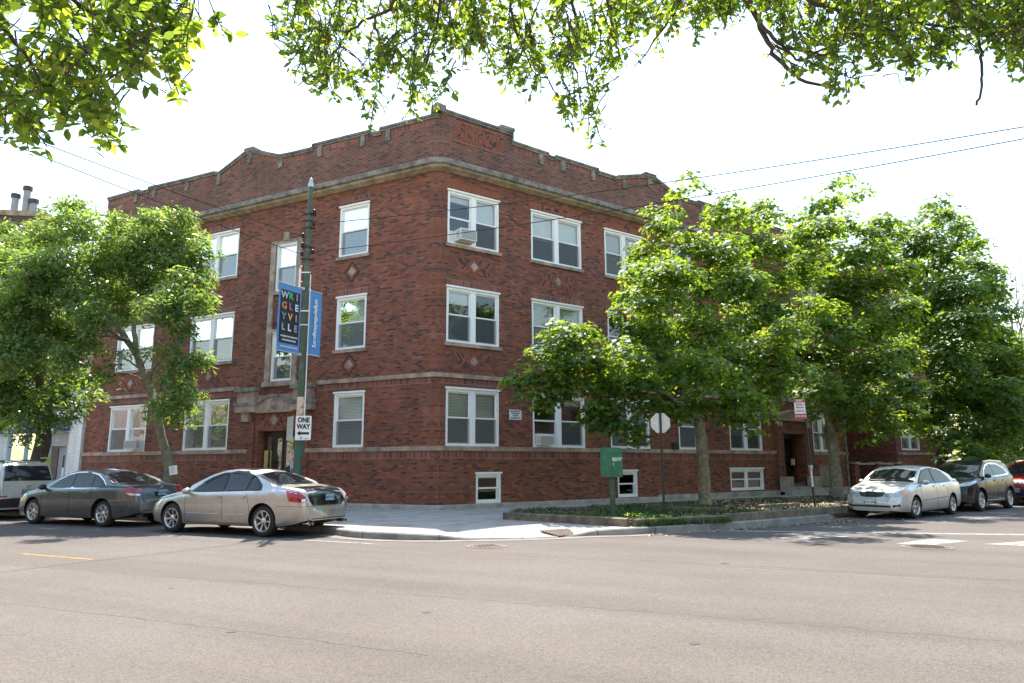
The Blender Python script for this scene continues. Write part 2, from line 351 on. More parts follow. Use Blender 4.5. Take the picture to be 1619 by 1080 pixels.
def offs(P, d):
    out = []
    for i in range(len(P)):
        a = V(P[max(i-1, 0)][:2]+(0,)); b_ = V(P[min(i+1, len(P)-1)][:2]+(0,)); t = (b_-a).normalized(); n = V((-t.y, t.x, 0))
        out.append((P[i][0]+n.x*d, P[i][1]+n.y*d, P[i][2]))
    return out
K0, K1, K2 = KD, offs(KD, .18), offs(KD, 1.5)
mb = MB()
for i in range(len(K0)-1):
    a, b_, c, d = K0[i], K0[i+1], K1[i], K1[i+1]
    e = .025
    rows = [[V((p[0], p[1], -.02)) for p in (a, b_)], [V((p[0], p[1], p[2]-e)) for p in (a, b_)],
            [V((p[0]+(q[0]-p[0])*.12, p[1]+(q[1]-p[1])*.12, p[2])) for p, q in ((a, c), (b_, d))], [V(q) for q in (c, d)], [V((q[0], q[1], -.02)) for q in (c, d)]]
    mb.grid(rows)
acc = 0.
for i in range(len(K0)-1):
    d_ = math.dist(K0[i][:2], K0[i+1][:2]); k_n = int(max(0, (acc+d_)//1.6)) if d_ < 8 else 0
    acc += d_ if d_ < 8 else 0
    if acc > 1.6:
        acc = 0.; a, c, b_ = V(K0[i]), V(K1[i]), V(K0[i+1]); t_ = (b_-a).normalized()*.009
        o_ = (a-c).normalized()*.004; up_ = V((0, 0, .003))
        mb.face([a+o_-t_+up_, a+o_+t_+up_, c+t_+up_, c-t_+up_], 1); lo_ = V((0, 0, a.z-.01)); mb.face([a+o_-t_-V((0, 0, .02)), a+o_+t_-V((0, 0, .02)), a+o_+t_-lo_, a+o_-t_-lo_], 1)
ko = struct('kerb', mb, [M['kerb'], basic('kerb_joint', (.06, .055, .05), .9)])
# gutter pan, a lighter concrete strip along the kerb
G1 = offs(KD, -.32); mb = MB(); mb.grid([[V((p[0], p[1], .006)) for p in G1], [V((p[0], p[1], .008)) for p in K0]]); struct('gutter', mb, basic('gutter_concrete', (.17, .15, .135), .85, var=.25, vscale=2))
mb = MB()
mb.grid([[V((p[0], p[1], p[2]-.004)) for p in K1], [V((p[0], p[1], .15)) for p in K2]])
back = [FR.p(75, -20, .15), FL.p(60, -20, .15)]
mb.face([V((p[0], p[1], .15)) for p in K2]+back)
struct('sidewalk', mb, M['paving'])
# near-side pavement the photographer stands on
mb = MB(); FL.box(mb, 60, -70, 17.5, 40, -.02, .15); struct('near_sidewalk', mb, M['paving'])
mb = MB(); FL.box(mb, 60, -70, 17.3, 17.5, -.02, .152); struct('near_kerb', mb, M['kerb'])
# worn painted markings
def worn(name, col, lo=.42, hi=.55):
    m, nt, b = new_mat(name); L = nt.links; out = nt.nodes['Material Output']
    b.inputs['Base Color'].default_value = (*col, 1); b.inputs['Roughness'].default_value = .7
    tc = N(nt, 'ShaderNodeTexCoord'); no = N(nt, 'ShaderNodeTexNoise', i_Scale=5., i_Detail=8., i_Roughness=.75); L.new(tc.outputs['Object'], no.inputs['Vector'])
    rp = ramp(nt, [(lo, (0, 0, 0)), (hi, (1, 1, 1))]); L.new(no.outputs['Fac'], rp.inputs['Fac'])
    tr = N(nt, 'ShaderNodeBsdfTransparent'); mx = N(nt, 'ShaderNodeMixShader')
    L.new(rp.outputs[0], mx.inputs['Fac']); L.new(tr.outputs[0], mx.inputs[1]); L.new(b.outputs[0], mx.inputs[2]); L.new(mx.outputs[0], out.inputs['Surface']); return m
M['paint_w'] = worn('worn_white_paint', (.26, .245, .22), .3, .5)
M['paint_y'] = worn('worn_yellow_paint', (.25, .15, .03), .3, .5)
M['tar'] = basic('tar', (.04, .035, .03), .7)
def strip(mb, a, b_, wd, z=.004):
    a = V((*a, z)); b_ = V((*b_, z)); t = (b_-a).normalized(); n = V((-t.y, t.x, 0))*wd/2; mb.face([a-n, b_-n, b_+n, a+n])
mb = MB(); strip(mb, (-8.75, 13.0), (-6.94, 12.12), .11); struct('yellow_centre_line', mb, M['paint_y'])
mb = MB()
strip(mb, (4.6, 17.0), (11.0, 15.75), .3); strip(mb, (11.0, 15.75), (16.0, 14.7), .3)
for px in (0,):
    mb.face([V((*q, .004)) for q in ((7.34, 14.05), (8.0, 13.86), (9.07, 14.5), (8.55, 14.98))])
    mb.face([V((*q, .004)) for q in ((8.95, 13.95), (9.6, 13.55), (12.2, 14.3), (11.2, 14.9))])
    mb.face([V((*q, .004)) for q in ((5.3, 15.25), (5.9, 15.0), (7.2, 15.5), (6.7, 15.8))])
struct('crosswalk_marking', mb, M['paint_w'])
mb = MB(); strip(mb, LP(-1.3, 7.6), LP(-3.6, 7.55), .1); strip(mb, LP(-1.3, 5.9), LP(-1.25, 7.9), .1)
strip(mb, RP(10.5, 10.9), RP(14, 10.8), .1); strip(mb, RP(15.5, 10.8), RP(19, 10.7), .1)
struct('parking_line', mb, M['paint_w'])
def wig(mb, pts, wd, z=.003, seed=1, amp=.05):
    r = random.Random(seed); P = []
    for a, b_ in zip(pts, pts[1:]):
        n = max(2, int(math.dist(a, b_)/.15))
        for k in range(n): t = k/n; P.append((a[0]+(b_[0]-a[0])*t+r.uniform(-amp, amp), a[1]+(b_[1]-a[1])*t+r.uniform(-amp, amp)))
    rows = [[], []]
    for i, p in enumerate(P):
        q = P[min(i+1, len(P)-1)]; o_ = P[max(i-1, 0)]; t = V((q[0]-o_[0], q[1]-o_[1], 0)).normalized(); n = V((-t.y, t.x, 0))*wd*r.uniform(.3, .7)
        rows[0].append(V((*p, z))-n); rows[1].append(V((*p, z))+n)
    mb.grid(rows)
mb = MB()
wig(mb, [(-7.5, 9.2), (-5.8, 8.38), (-2.4, 6.88), (-.56, 5.98)], .0055, seed=3, amp=.02)
wig(mb, [LP(-2.2, 6.3), LP(-1.9, 4.6), LP(-2.4, 2.2), LP(-2.1, .3)], .008, z=.1535, seed=12, amp=.02); wig(mb, [(-1.2, 17.9), (.1, 17.2), (.9, 16.9)], .007, z=.1535, seed=13, amp=.02)
wig(mb, [(-9, 12.0), (-3.4, 9.7), (2.6, 7.2), (6, 5.6)], .006, seed=4)
wig(mb, [(1.0, 11.9), (4.2, 10.2), (9, 8.4)], .006, seed=5)
struct('road_crack', mb, basic('crack_tone', (.07, .059, .051), .9))  # cracks drawn as thin strips darker than the surface
mb = MB(); r5 = random.Random(9)
for (x, y, q) in ((-2.6, 6.9, .05), (1.55, 6.4, .05), (-9.5, 10.5, .05), (3.3, 11.4, .06), (-.9, 7.75, .045), (7.6, 9.5, .06), (-4.3, 9.3, .03)):
    mb.face([V((x+math.cos(t)*q*r5.uniform(.6, 1.3), y+math.sin(t)*q*r5.uniform(.6, 1.2), .0035)) for t in [k*math.pi/5 for k in range(10)]])
struct('road_stain', mb, M['tar'])
# dried leaf litter along the kerbs and in the gutter
def scatter_flat(name, mats, areas, n, size, zf, seed, kind='stuff', label=None):
    r = np.random.default_rng(seed); mb = MB()
    for k in range(n):
        a = areas[int(r.integers(len(areas)))]; u, v = r.random(), r.random()
        p = V(a[0])*(1-u)*(1-v)+V(a[1])*u*(1-v)+V(a[2])*u*v+V(a[3])*(1-u)*v
        q = r.random()*6.28; s_ = size*r.uniform(.5, 1.4); tl = r.uniform(-.5, .5)
        ax = V((math.cos(q), math.sin(q), tl))*s_; ay = V((-math.sin(q), math.cos(q), r.uniform(-.4, .4)))*s_*.6
        p = V((p.x, p.y, zf+r.uniform(.0, .02)))
        mb.face([p-ax, p-ay, p+ax, p+ay], int(r.integers(len(mats))))
    return tag(mb.build(name, mats), label=label, kind=kind)
M['litter1'] = basic('dry_leaf', (.3, .2, .1), .8); M['litter2'] = basic('pale_leaf', (.5, .38, .22), .8); M['litter3'] = basic('brown_leaf', (.15, .09, .05), .8)
def A(z, *q): return [V((x, y, z)) for x, y in q]
scatter_flat('leaf_litter', [M['litter1'], M['litter2'], M['litter3']], [A(0, (2.8, 15.9), (8.8, 19.7), (9.1, 19.4), (3.1, 15.6)), A(0, (5, 17.2), (12.5, 22), (13, 21.2), (5.2, 17.0))], 420, .035, .01, 5, label='dry brown leaves lying along the kerb')
# manholes
def manhole(x, y, r, label):
    e = empty('manhole_cover', (x, y, 0), .4, label, 'manhole cover', 'manhole covers in the street')
    mb = MB(); mb.lathe([(r+.09, .005), (r+.085, .009), (r, .010), (r, .004)], 40); mb.build('ring', basic('manhole_ring', (.13, .1, .085), .8, var=.3), e)
    mb = MB(); mb.lathe([(r-.01, .002), (r-.01, .012), (.001, .013)], 40)
    for i in range(-4, 5):
        for j in range(-4, 5):
            if math.hypot(i, j)*.085 < r-.06: mb.box((i*.085, j*.085, .015), (.045, .045, .008))
    mb.build('lid', basic('manhole_lid', (.1, .075, .06), .6, metal=.4, var=.3), e)
manhole(-.5, 13.9, .31, 'round iron manhole cover in front of the corner ramp')
manhole(7.64, 13.5, .36, 'round iron manhole cover beside the crosswalk bars')
# tactile plate on the ramp
mb = MB(); pc = V((1.28, 16.12, .075)); du = V((.8, .6, 0))*.62; dv = V((-.6, .8, .1))*.33
mb.hexa([pc-du-dv-V((0, 0, .02)), pc+du-dv-V((0, 0, .02)), pc-du+dv-V((0, 0, .02)), pc+du+dv-V((0, 0, .02)), pc-du-dv, pc+du-dv, pc-du+dv, pc+du+dv])
for i in range(11):
    for j in range(6):
        p = pc-du*.9-dv*.85+du*1.8*i/10+dv*1.7*j/5; mb.box(p+V((0, 0, .002)), (.022, .022, .006))
tag(mb.build('tactile_plate', basic('tactile_brown', (.075, .05, .04), .8, var=.3)), 'reddish brown tactile plate set in the kerb ramp', 'tactile plate')
# ---- planting bed
BED = [(-.12, 18.7), RP(1.25, 2.55), RP(9, 2.5), RP(17.3, 2.5), RP(24, 2.5), RP(24, 7.2), RP(12, 7.3), (9.3, 20.75), (5.16, 17.75), (2.6, 16.65)]
mb = MB(); mb.face([V((x, y, .235)) for x, y in BED]); mb.grid([[V((x, y, .235)) for x, y in BED+BED[:1]], [V((x, y, .1)) for x, y in BED+BED[:1]]])
struct('planting_bed', mb, basic('bed_soil', (.1, .075, .05), .95, var=.45, vscale=2.5, bump=.8, bscale=14))
verge = [(2.7, 16.5), (5.2, 17.62), (6.8, 18.75), (9.35, 20.6), (9.1, 20.35), (6.85, 18.45), (5.25, 17.35), (2.75, 16.15)]
GA = [A(0, (.15, 18.7), RP(1.6, 2.8), RP(6.2, 2.8), (2.9, 16.95)), A(0, (2.8, 16.9), RP(5.2, 3), RP(9, 3), (6.0, 18.55)), A(0, (.5, 18.4), (3.5, 21), (5, 19), (2.7, 16.8))]
GB = [A(0, (5.3, 18.1), RP(8, 3), RP(17, 3), (11.5, 22.3)), A(0, (5.3, 18.1), RP(8, 3), RP(17, 3), (11.5, 22.3))]
GC = [A(0, (2.75, 16.5), (5.2, 17.6), (5.3, 17.42), (2.8, 16.3)), A(0, (3.0, 16.6), (3.9, 17.0), (4.0, 16.85), (3.1, 16.4))]
def grass(name, areas, n, h0, h1, zf, seed, mats, label):
    r = np.random.default_rng(seed); mb = MB()
    for k in range(n):
        a = areas[int(r.integers(len(areas)))]; u, v = r.random(), r.random()
        p = a[0]*(1-u)*(1-v)+a[1]*u*(1-v)+a[2]*u*v+a[3]*(1-u)*v
        if math.sin(p.x*2.1+1)+math.sin(p.y*2.7+p.x) + r.normal()*.6 < -.5: continue
        q = r.random()*6.28; h = r.uniform(h0, h1); ln = r.uniform(.02, .09); wd = r.uniform(.006, .014)*1.5
        t = V((math.cos(q), math.sin(q), 0)); s_ = V((-t.y, t.x, 0))*wd; p = V((p.x, p.y, zf))
        mb.face([p-s_, p+s_, p+t*ln+V((0, 0, h*.75))+s_*.6, p+t*ln*1.7+V((0, 0, h)), p+t*ln+V((0, 0, h*.75))-s_*.6], int(r.integers(len(mats))))
    return tag(mb.build(name, mats), label=label, kind='stuff')
M['g1'] = basic('grass_blade', (.05, .1, .025), .6); M['g2'] = basic('grass_blade_light', (.11, .17, .035), .6); M['g3'] = basic('grass_blade_dark', (.03, .07, .025), .6)
tag(grass('grass', GA, 5000, .03, .1, .235, 21, [M['g1'], M['g2'], M['g3']], 'short green ground cover in the planting bed'), kind='stuff')
grass('grass', GC, 1500, .05, .16, .15, 22, [M['g1'], M['g2']], 'taller grass growing along the timber edge')
grass('grass', GB, 5000, .02, .07, .235, 24, [M['g1'], M['g3']], 'thin grass under the street trees')
scatter_flat('leaf_litter', [M['litter1'], M['litter2'], M['litter3']], GB, 3600, .05, .238, 31, label='dry leaves and chips under the street trees')
scatter_flat('leaf_litter', [M['litter1'], M['litter2'], M['litter3']], GA, 900, .04, .238, 32, label='scattered dry leaves among the ground cover')
# timber edging
def timber(a, b_, z0, h, wd, label, seed):
    a = V((*a, 0)); b_ = V((*b_, 0)); t = (b_-a); L_ = t.length; t.normalize(); n = V((-t.y, t.x, 0)); mb = MB(); r = random.Random(seed); rows = []
    for k in range(13):
        u = k/12; c = a+t*L_*u; j = lambda q=.008: r.uniform(-q, q)
        rows.append([c-n*(wd/2+j())+V((0, 0, z0)), c-n*(wd/2+j())+V((0, 0, z0+h*.9+j())), c-n*(wd/2-.02+j())+V((0, 0, z0+h+j())), c+n*(wd/2-.02+j())+V((0, 0, z0+h+j())), c+n*(wd/2+j())+V((0, 0, z0+h*.9)), c+n*(wd/2)+V((0, 0, z0))])
    mb.grid(rows, 0, True); mb.face(rows[0]); mb.face(rows[-1])
    tag(mb.build('landscape_timber', M['wood']), label, 'timber', 'landscape timbers round the planting bed')
timber((-.2, 18.72), (2.6, 16.42), .13, .2, .17, 'landscape timber running from the ramp corner to the kerb bend', 1)
timber((-.15, 18.9), (.2, 21.3), .14, .16, .15, 'short timber closing the end of the bed nearest the building corner', 2)
timber((2.72, 16.42), (5.15, 17.66), .13, .18, .17, 'mossy landscape timber behind the green box by the kerb', 3)
timber((5.2, 17.7), (9.3, 20.72), .14, .2, .17, 'long dark landscape timber in front of the leaning signpost', 4)
timber((9.4, 20.8), RP(12.5, 7.3), .14, .2, .17, 'landscape timber in front of the parked silver compact car', 5)
timber((4.6, 21.0), (6.0, 20.2), .2, .14, .14, 'loose short timber lying left of the maple trunk', 6)
timber((7.2, 21.4), (8.9, 22.6), .2, .15, .15, 'pale loose timber lying right of the maple trunk', 7)
timber(RP(6, 2.7), RP(14, 2.7), .16, .12, .14, 'timber edging along the walk behind the maple trunk', 8)
M['bark_piece'] = M['bark']
# ================================================================== APARTMENT BUILDING
BLD = empty('apartment_building', (C0.x, C0.y, 0), 0, 'three storey red brick corner apartment building with stone trim and stepped parapet', 'building')
def fin(mb, name, mats, parent=BLD, smooth=None, label=None):
    o = mb.build(name, mats, parent, smooth)
    if parent: o.matrix_parent_inverse = Matrix.Translation(-parent.location) if parent.parent is None else parent_inv(parent)
    if label: o['label'] = label
    return o
def parent_inv(p):
    # windows carry no transform of their own, so their world matrix is identity
    return Matrix()
CH = .17
Z3, Z2, Z1, ZB = (8.96, 10.84), (5.56, 7.44), (2.15, 4.02), (.3, 1.26)
# (s0, s1, z0, z1, kind, options)
WL = [(2.93, 4.28, *Z3, 's', 'shade'), (2.93, 4.27, *Z2, 's', 'blind'), (2.88, 4.22, *Z1, 's', 'blindtop'),
      (9.42, 11.88, *Z3, 'p', 'mixA'), (9.4, 11.85, *Z2, 'p', 'blind'), (9.36, 11.85, *Z1, 'p', 'blind'),
      (14.1, 16.5, *Z3, 'p', 'shade'), (14.1, 16.5, *Z2, 'p', 'none'), (14.1, 16.5, *Z1, 'p', 'acR'),
      (6.27, 7.33, 8.05, 9.9, 's', 'none'), (6.27, 7.33, 4.62, 6.45, 's', 'none')]
WR = [(.36, 2.47, *Z3, 'p', 'acTop'), (3.9, 6.33, *Z3, 'p', 'shade'), (7.55, 9.7, *Z3, 'p', 'blind'), (11.42, 12.66, *Z3, 's', 'shade'), (14.68, 16.98, *Z3, 'p', 'shade'), (21.0, 22.6, *Z3, 'p', 'blind'),
      (.36, 2.48, *Z2, 'p', 'none'), (3.9, 6.33, *Z2, 'p', 'blind'), (7.6, 9.7, *Z2, 'p', 'none'), (11.42, 12.66, *Z2, 's', 'none'), (14.68, 16.98, *Z2, 'p', 'shade'), (21.0, 22.6, *Z2, 'p', 'none'),
      (.38, 2.47, *Z1, 'p', 'blindtop'), (3.9, 6.33, *Z1, 'p', 'acL'), (7.6, 9.72, *Z1, 'p', 'blind'), (11.4, 12.64, *Z1, 's', 'blind'), (14.66, 16.96, *Z1, 'p', 'blind'), (21.0, 22.5, *Z1, 'p', 'blindtop'),
      (18.7, 19.8, 7.4, 9.2, 's', 'none'), (18.7, 19.8, 4.6, 6.2, 's', 'none'),
      (1.55, 2.55, *ZB, 'b', 'none'), (7.9, 8.95, .32, 1.3, 'b', 'none'), (14.55, 16.9, .42, 1.35, 'q', 'none')]
DL = (5.87, 7.77, .15, 2.8); DR = (18.42, 20.08, .66, 2.95)
SL, SR = 18.12, 24.0
mb = MB()
FL.wall(mb, CH, SL, .15, 11.7, [(*h[:4], .22) for h in WL]+[(*DL, .9)]); FR.wall(mb, CH, SR, .15, 11.7, [(*h[:4], .22) for h in WR]+[(*DR, .95), (21.35, 23.3, .5, 1.52, .1)])
a, b_ = FL.p(CH, 0, 0), FR.p(CH, 0, 0); wd = (a-b_).length; U = V((0, 0, 1))
mb.face([a+U*.15, b_+U*.15, b_+U*11.7, a+U*11.7], 0, [(.1, .15), (wd+.1, .15), (wd+.1, 11.7), (.1, 11.7)])
a_c, b_c = a, b_
# end and back walls
eL, eR = FL.p(SL, 0, 0), FR.p(SR, 0, 0); bL, bR = FL.p(SL, -11, 0), FR.p(SR, -11, 0); mid = V((-2.4, 36.5, 0))
for p, q in ((eL, bL), (bL, mid), (mid, bR), (bR, eR)):
    l = (p-q).length; mb.face([p+U*.15, q+U*.15, q+U*13.1, p+U*13.1], 0, [(0, .15), (l, .15), (l, 13.1), (0, 13.1)])
fin(mb, 'wall', M['brick'])
mb = MB(); mb.face([p+U*12.3 for p in (FL.p(CH, -.1, 0), FR.p(CH, -.1, 0), eR, bR, mid, bL, eL)])
for z in (1.6, 5.0, 8.4): mb.face([p+U*z for p in (FL.p(CH, -.3, 0), FR.p(CH, -.3, 0), FR.p(SR-.1, -.3, 0), FR.p(SR-.1, -10.9, 0), mid-V((0, .2, 0)), FL.p(SL-.1, -10.9, 0), FL.p(SL-.1, -.3, 0))])
fin(mb, 'roof', basic('roof_and_floors', (.13, .12, .11), .9))
# partition wall inside, so a room has a back to look at
mb = MB(); FL.box(mb, 1.5, SL-.2, -3.2, -3.1, .2, 12.2); FR.box(mb, 1.5, SR-.2, -3.2, -3.1, .2, 12.2); fin(mb, 'partition', basic('room_wall', (.3, .28, .25), .9, var=.5, vscale=.8))
# stepped parapet above the cornice; profile of its top under the coping
PL = [(.06, 13.4), (2.54, 13.43), (2.541, 13.3), (2.82, 13.32), (3.0, 13.45), (5.75, 13.5), (5.751, 13.38), (6.8, 13.4), (7.45, 13.45), (8.6, 13.88), (8.9, 14.0), (9.32, 14.0), (10.8, 13.4), (11.1, 13.48), (12.45, 13.5), (12.5, 13.5), (15.27, 13.58), (15.271, 13.48), (15.9, 13.48), (15.901, 13.6), (SL, 13.6)]
PR = [(.06, 13.58), (3.07, 13.55), (3.071, 13.2), (4.75, 13.17), (4.751, 13.08), (5.09, 13.08), (5.091, 13.17), (7.3, 13.17), (7.301, 13.07), (8.25, 13.07), (8.3, 13.12), (9.9, 13.57), (10.6, 13.6), (12.1, 13.07), (13.3, 13.05), (13.301, 13.15), (16, 13.15), (16.001, 13.05), (20, 13.02), (SR, 13.02)]
mb = MB(); mc = MB()
for fr, P in ((FL, PL), (FR, PR)):
    for (s0, z0), (s1, z1) in zip(P, P[1:]):
        if s1-s0 < .01:
            lo, hi = min(z0, z1), max(z0, z1); fr.box(mc, s0-.03, s1+.03, -.3, .06, lo, hi+.14); continue
        s0c = max(s0, CH) if s0 < CH else s0
        fr.sheet(mb, s0c, s1, 11.7, 11.7, .0, 0, z1, z1) if False else mb.face([fr.p(s0c, 0, 11.7), fr.p(s1, 0, 11.7), fr.p(s1, 0, z1), fr.p(s0c, 0, z0)], 0, [(s0c, 11.7), (s1, 11.7), (s1, z1), (s0c, z0)])
        mb.face([fr.p(s0c, -.28, 11.7), fr.p(s1, -.28, 11.7), fr.p(s1, -.28, z1), fr.p(s0c, -.28, z0)], 0, [(s0c, 11.7), (s1, 11.7), (s1, z1), (s0c, z0)])
        fr.box(mc, s0, s1, -.32, .05, z0, z0+.08, 0, z1, z1+.08)
        fr.box(mc, s0, s1, -.34, .085, z0+.08, z0+.16, 0, z1+.08, z1+.16)
# end faces, corner block lids
for fr, P in ((FL, PL), (FR, PR)):
    s_ = P[-1][0]; z = P[-1][1]
    mb.face([fr.p(s_, 0, 11.7), fr.p(s_, -.28, 11.7), fr.p(s_, -.28, z), fr.p(s_, 0, z)], 0, [(0, 11.7), (.3, 11.7), (.3, z), (0, z)])
FR.box(mb, 3.06, 3.08, -.28, -.001, 13.0, 13.5)
mb.face([a_c+U*11.7, b_c+U*11.7, b_c+U*13.6, a_c+U*13.6], 0, [(.1, 11.7), (wd+.1, 11.7), (wd+.1, 13.6), (.1, 13.6)])
fin(mb, 'parapet', M['brick_parapet'])
# raised blocks on the coping
FR.box(mc, -.2, .2, -.3, .1, 13.6, 13.86); FR.box(mc, 2.5, 3.12, -.34, .11, 13.71, 13.83)
FL.box(mc, 8.85, 9.38, -.36, .1, 14.16, 14.24); FR.box(mc, 9.95, 10.62, -.36, .1, 13.76, 13.84)
for s_, z in ((10.82, 13.4), (12.76, 13.5), (14.88, 13.56), (16.12, 13.6), (2.19, 13.42), (3.33, 13.45), (5.38, 13.48), (7.39, 13.45), (9.1, 14.0)):
    FL.box(mc, s_-.1, s_+.1, -.1, .045, z-.4, z)
for s_, z in ((4.39, 13.17), (5.47, 13.16), (7.01, 13.16), (8.76, 13.2), (10.25, 13.6), (12.1, 13.08), (13.6, 13.14), (15.7, 13.14), (18, 13.02), (20.5, 13.02)):
    FR.box(mc, s_-.1, s_+.1, -.1, .045, z-.4, z)
fin(mc, 'coping', M['stone_grey'])
def sweep(prof, sl, sr, mb, m=0):
    """profile (offset, z) run along both facades, mitred round the chamfered corner"""
    cn = (FL.n+FR.n).normalized(); rows = []
    for off, z in prof:
        A_ = FL.p(CH, 0, z); B_ = FR.p(CH, 0, z)
        def mit(p, n1, n2): h = (n1+n2).normalized(); return p+h*(off/h.dot(n1))
        rows.append([FL.p(sl, off, z), mit(A_, FL.n, cn), mit(B_, cn, FR.n), FR.p(sr, off, z)])
    mb.grid(list(rows), m)
    for k in (0, 3): mb.face([r[k] for r in rows], m)
mb = MB(); sweep([(-.02, 11.85), (.34, 11.82), (.36, 11.8), (.36, 11.64), (.33, 11.62), (.3, 11.62), (.3, 11.6), (-.02, 11.6)], SL+.05, SR, mb); fin(mb, 'cornice', M['stone_grey'])
mb = MB(); sweep([(-.02, 11.598), (.28, 11.598), (.24, 11.54), (.14, 11.49), (.07, 11.45), (-.02, 11.45)], SL, SR, mb); fin(mb, 'cornice_bed_moulding', M['stone_soffit'])
# stone bands (split where the doors stand)
mb = MB(); cn = None
def band(mb, z0, z1, off, gapsL=(), gapsR=(), m=0):
    eL_ = [SL]; lo = CH
    def run(fr, send, gaps):
        cuts = []; cur = CH
        for g0, g1 in sorted(gaps): cuts.append((cur, g0)); cur = g1
        cuts.append((cur, send)); return cuts
    cl, cr = run(FL, SL, gapsL), run(FR, SR, gapsR)
    sweep([(-.02, z1), (off, z1), (off, z0), (-.02, z0)], cl[0][1], cr[0][1], mb, m)
    for fr, c in ((FL, cl), (FR, cr)):
        for a, b in c[1:]: fr.box(mb, a, b, -.02, off, z0, z1, m)
band(mb, 4.37, 4.51, .07, [(5.0, 8.85)], [(17.9, 20.9)])
fin(mb, 'belt_course', M['stone'])
mb = MB(); band(mb, 2.0, 2.145, .06, [(1.2, 1.201), (1.2011, 5.0), (5.0, 8.0)][:0]+[(5.4, 8.25)], [(17.9, 20.95)]); fin(mb, 'sill_course', M['stone'])
# soldier courses: thin bands of upright brick standing 6 mm proud
mb = MB()
def sold(fr, s0, s1, z0, z1, off=.006):
    fr.sheet(mb, s0, s1, z0, z1, off)
    for z in (z0, z1): mb.face([fr.p(s0, 0, z), fr.p(s1, 0, z), fr.p(s1, off, z), fr.p(s0, off, z)], 0, [(s0, 0), (s1, 0), (s1, off), (s0, off)])
for a, b in ((CH, 5.4), (8.25, SL)): sold(FL, a, b, 1.74, 1.998)
for a, b in ((CH, 17.9), (20.95, SR)): sold(FR, a, b, 1.74, 1.998)
for a, b in ((CH, 5.0), (8.85, SL)): sold(FL, a, b, 4.15, 4.368)
for a, b in ((CH, 17.9), (20.9, SR)): sold(FR, a, b, 4.15, 4.368)
for w_ in WL:
    if w_[2] == Z2[0]: sold(FL, w_[0]-.05, w_[1]+.05, w_[3]+.04, w_[3]+.27)
    if w_[2] == Z3[0]: sold(FL, w_[0]-.05, w_[1]+.05, w_[3]+.12, w_[3]+.34)
for w_ in WR:
    if w_[2] == Z2[0]: sold(FR, w_[0]-.05, w_[1]+.05, w_[3]+.04, w_[3]+.27)
for fr, P in ((FL, PL), (FR, PR)):
    sold(fr, CH, SL if fr is FL else SR, 11.84, 12.03, .004)
    for (s0, z0), (s1, z1) in zip(P, P[1:]):
        if s1-s0 < .3 or (fr is FR and s1 < 3.1): continue
        mb.face([fr.p(s0+.1, .004, z0-.22), fr.p(s1-.1, .004, z1-.22), fr.p(s1-.1, .004, z1), fr.p(s0+.1, .004, z0)], 0, [(s0, z0-.22), (s1, z1-.22), (s1, z1), (s0, z0)])
fin(mb, 'soldier_course', M['soldier'])
mb = MB()
sweep([(-.02, .3), (.09, .285), (.1, .26), (.1, .1), (-.02, .1)], DL[0]-.02, DR[0]-.5, mb)
FL.box(mb, DL[1]+.02, SL, -.02, .1, .1, .3); FR.box(mb, DR[1]+.5, SR, -.02, .1, .1, .42); FR.box(mb, 10, DR[0]-.5, -.02, .108, .1, .36)
fin(mb, 'foundation', M['conc'])
M['joint'] = basic('shaded_mortar', (.17, .062, .042), .9)  # mortar sheet, coloured dark for the shadows between the pattern bricks
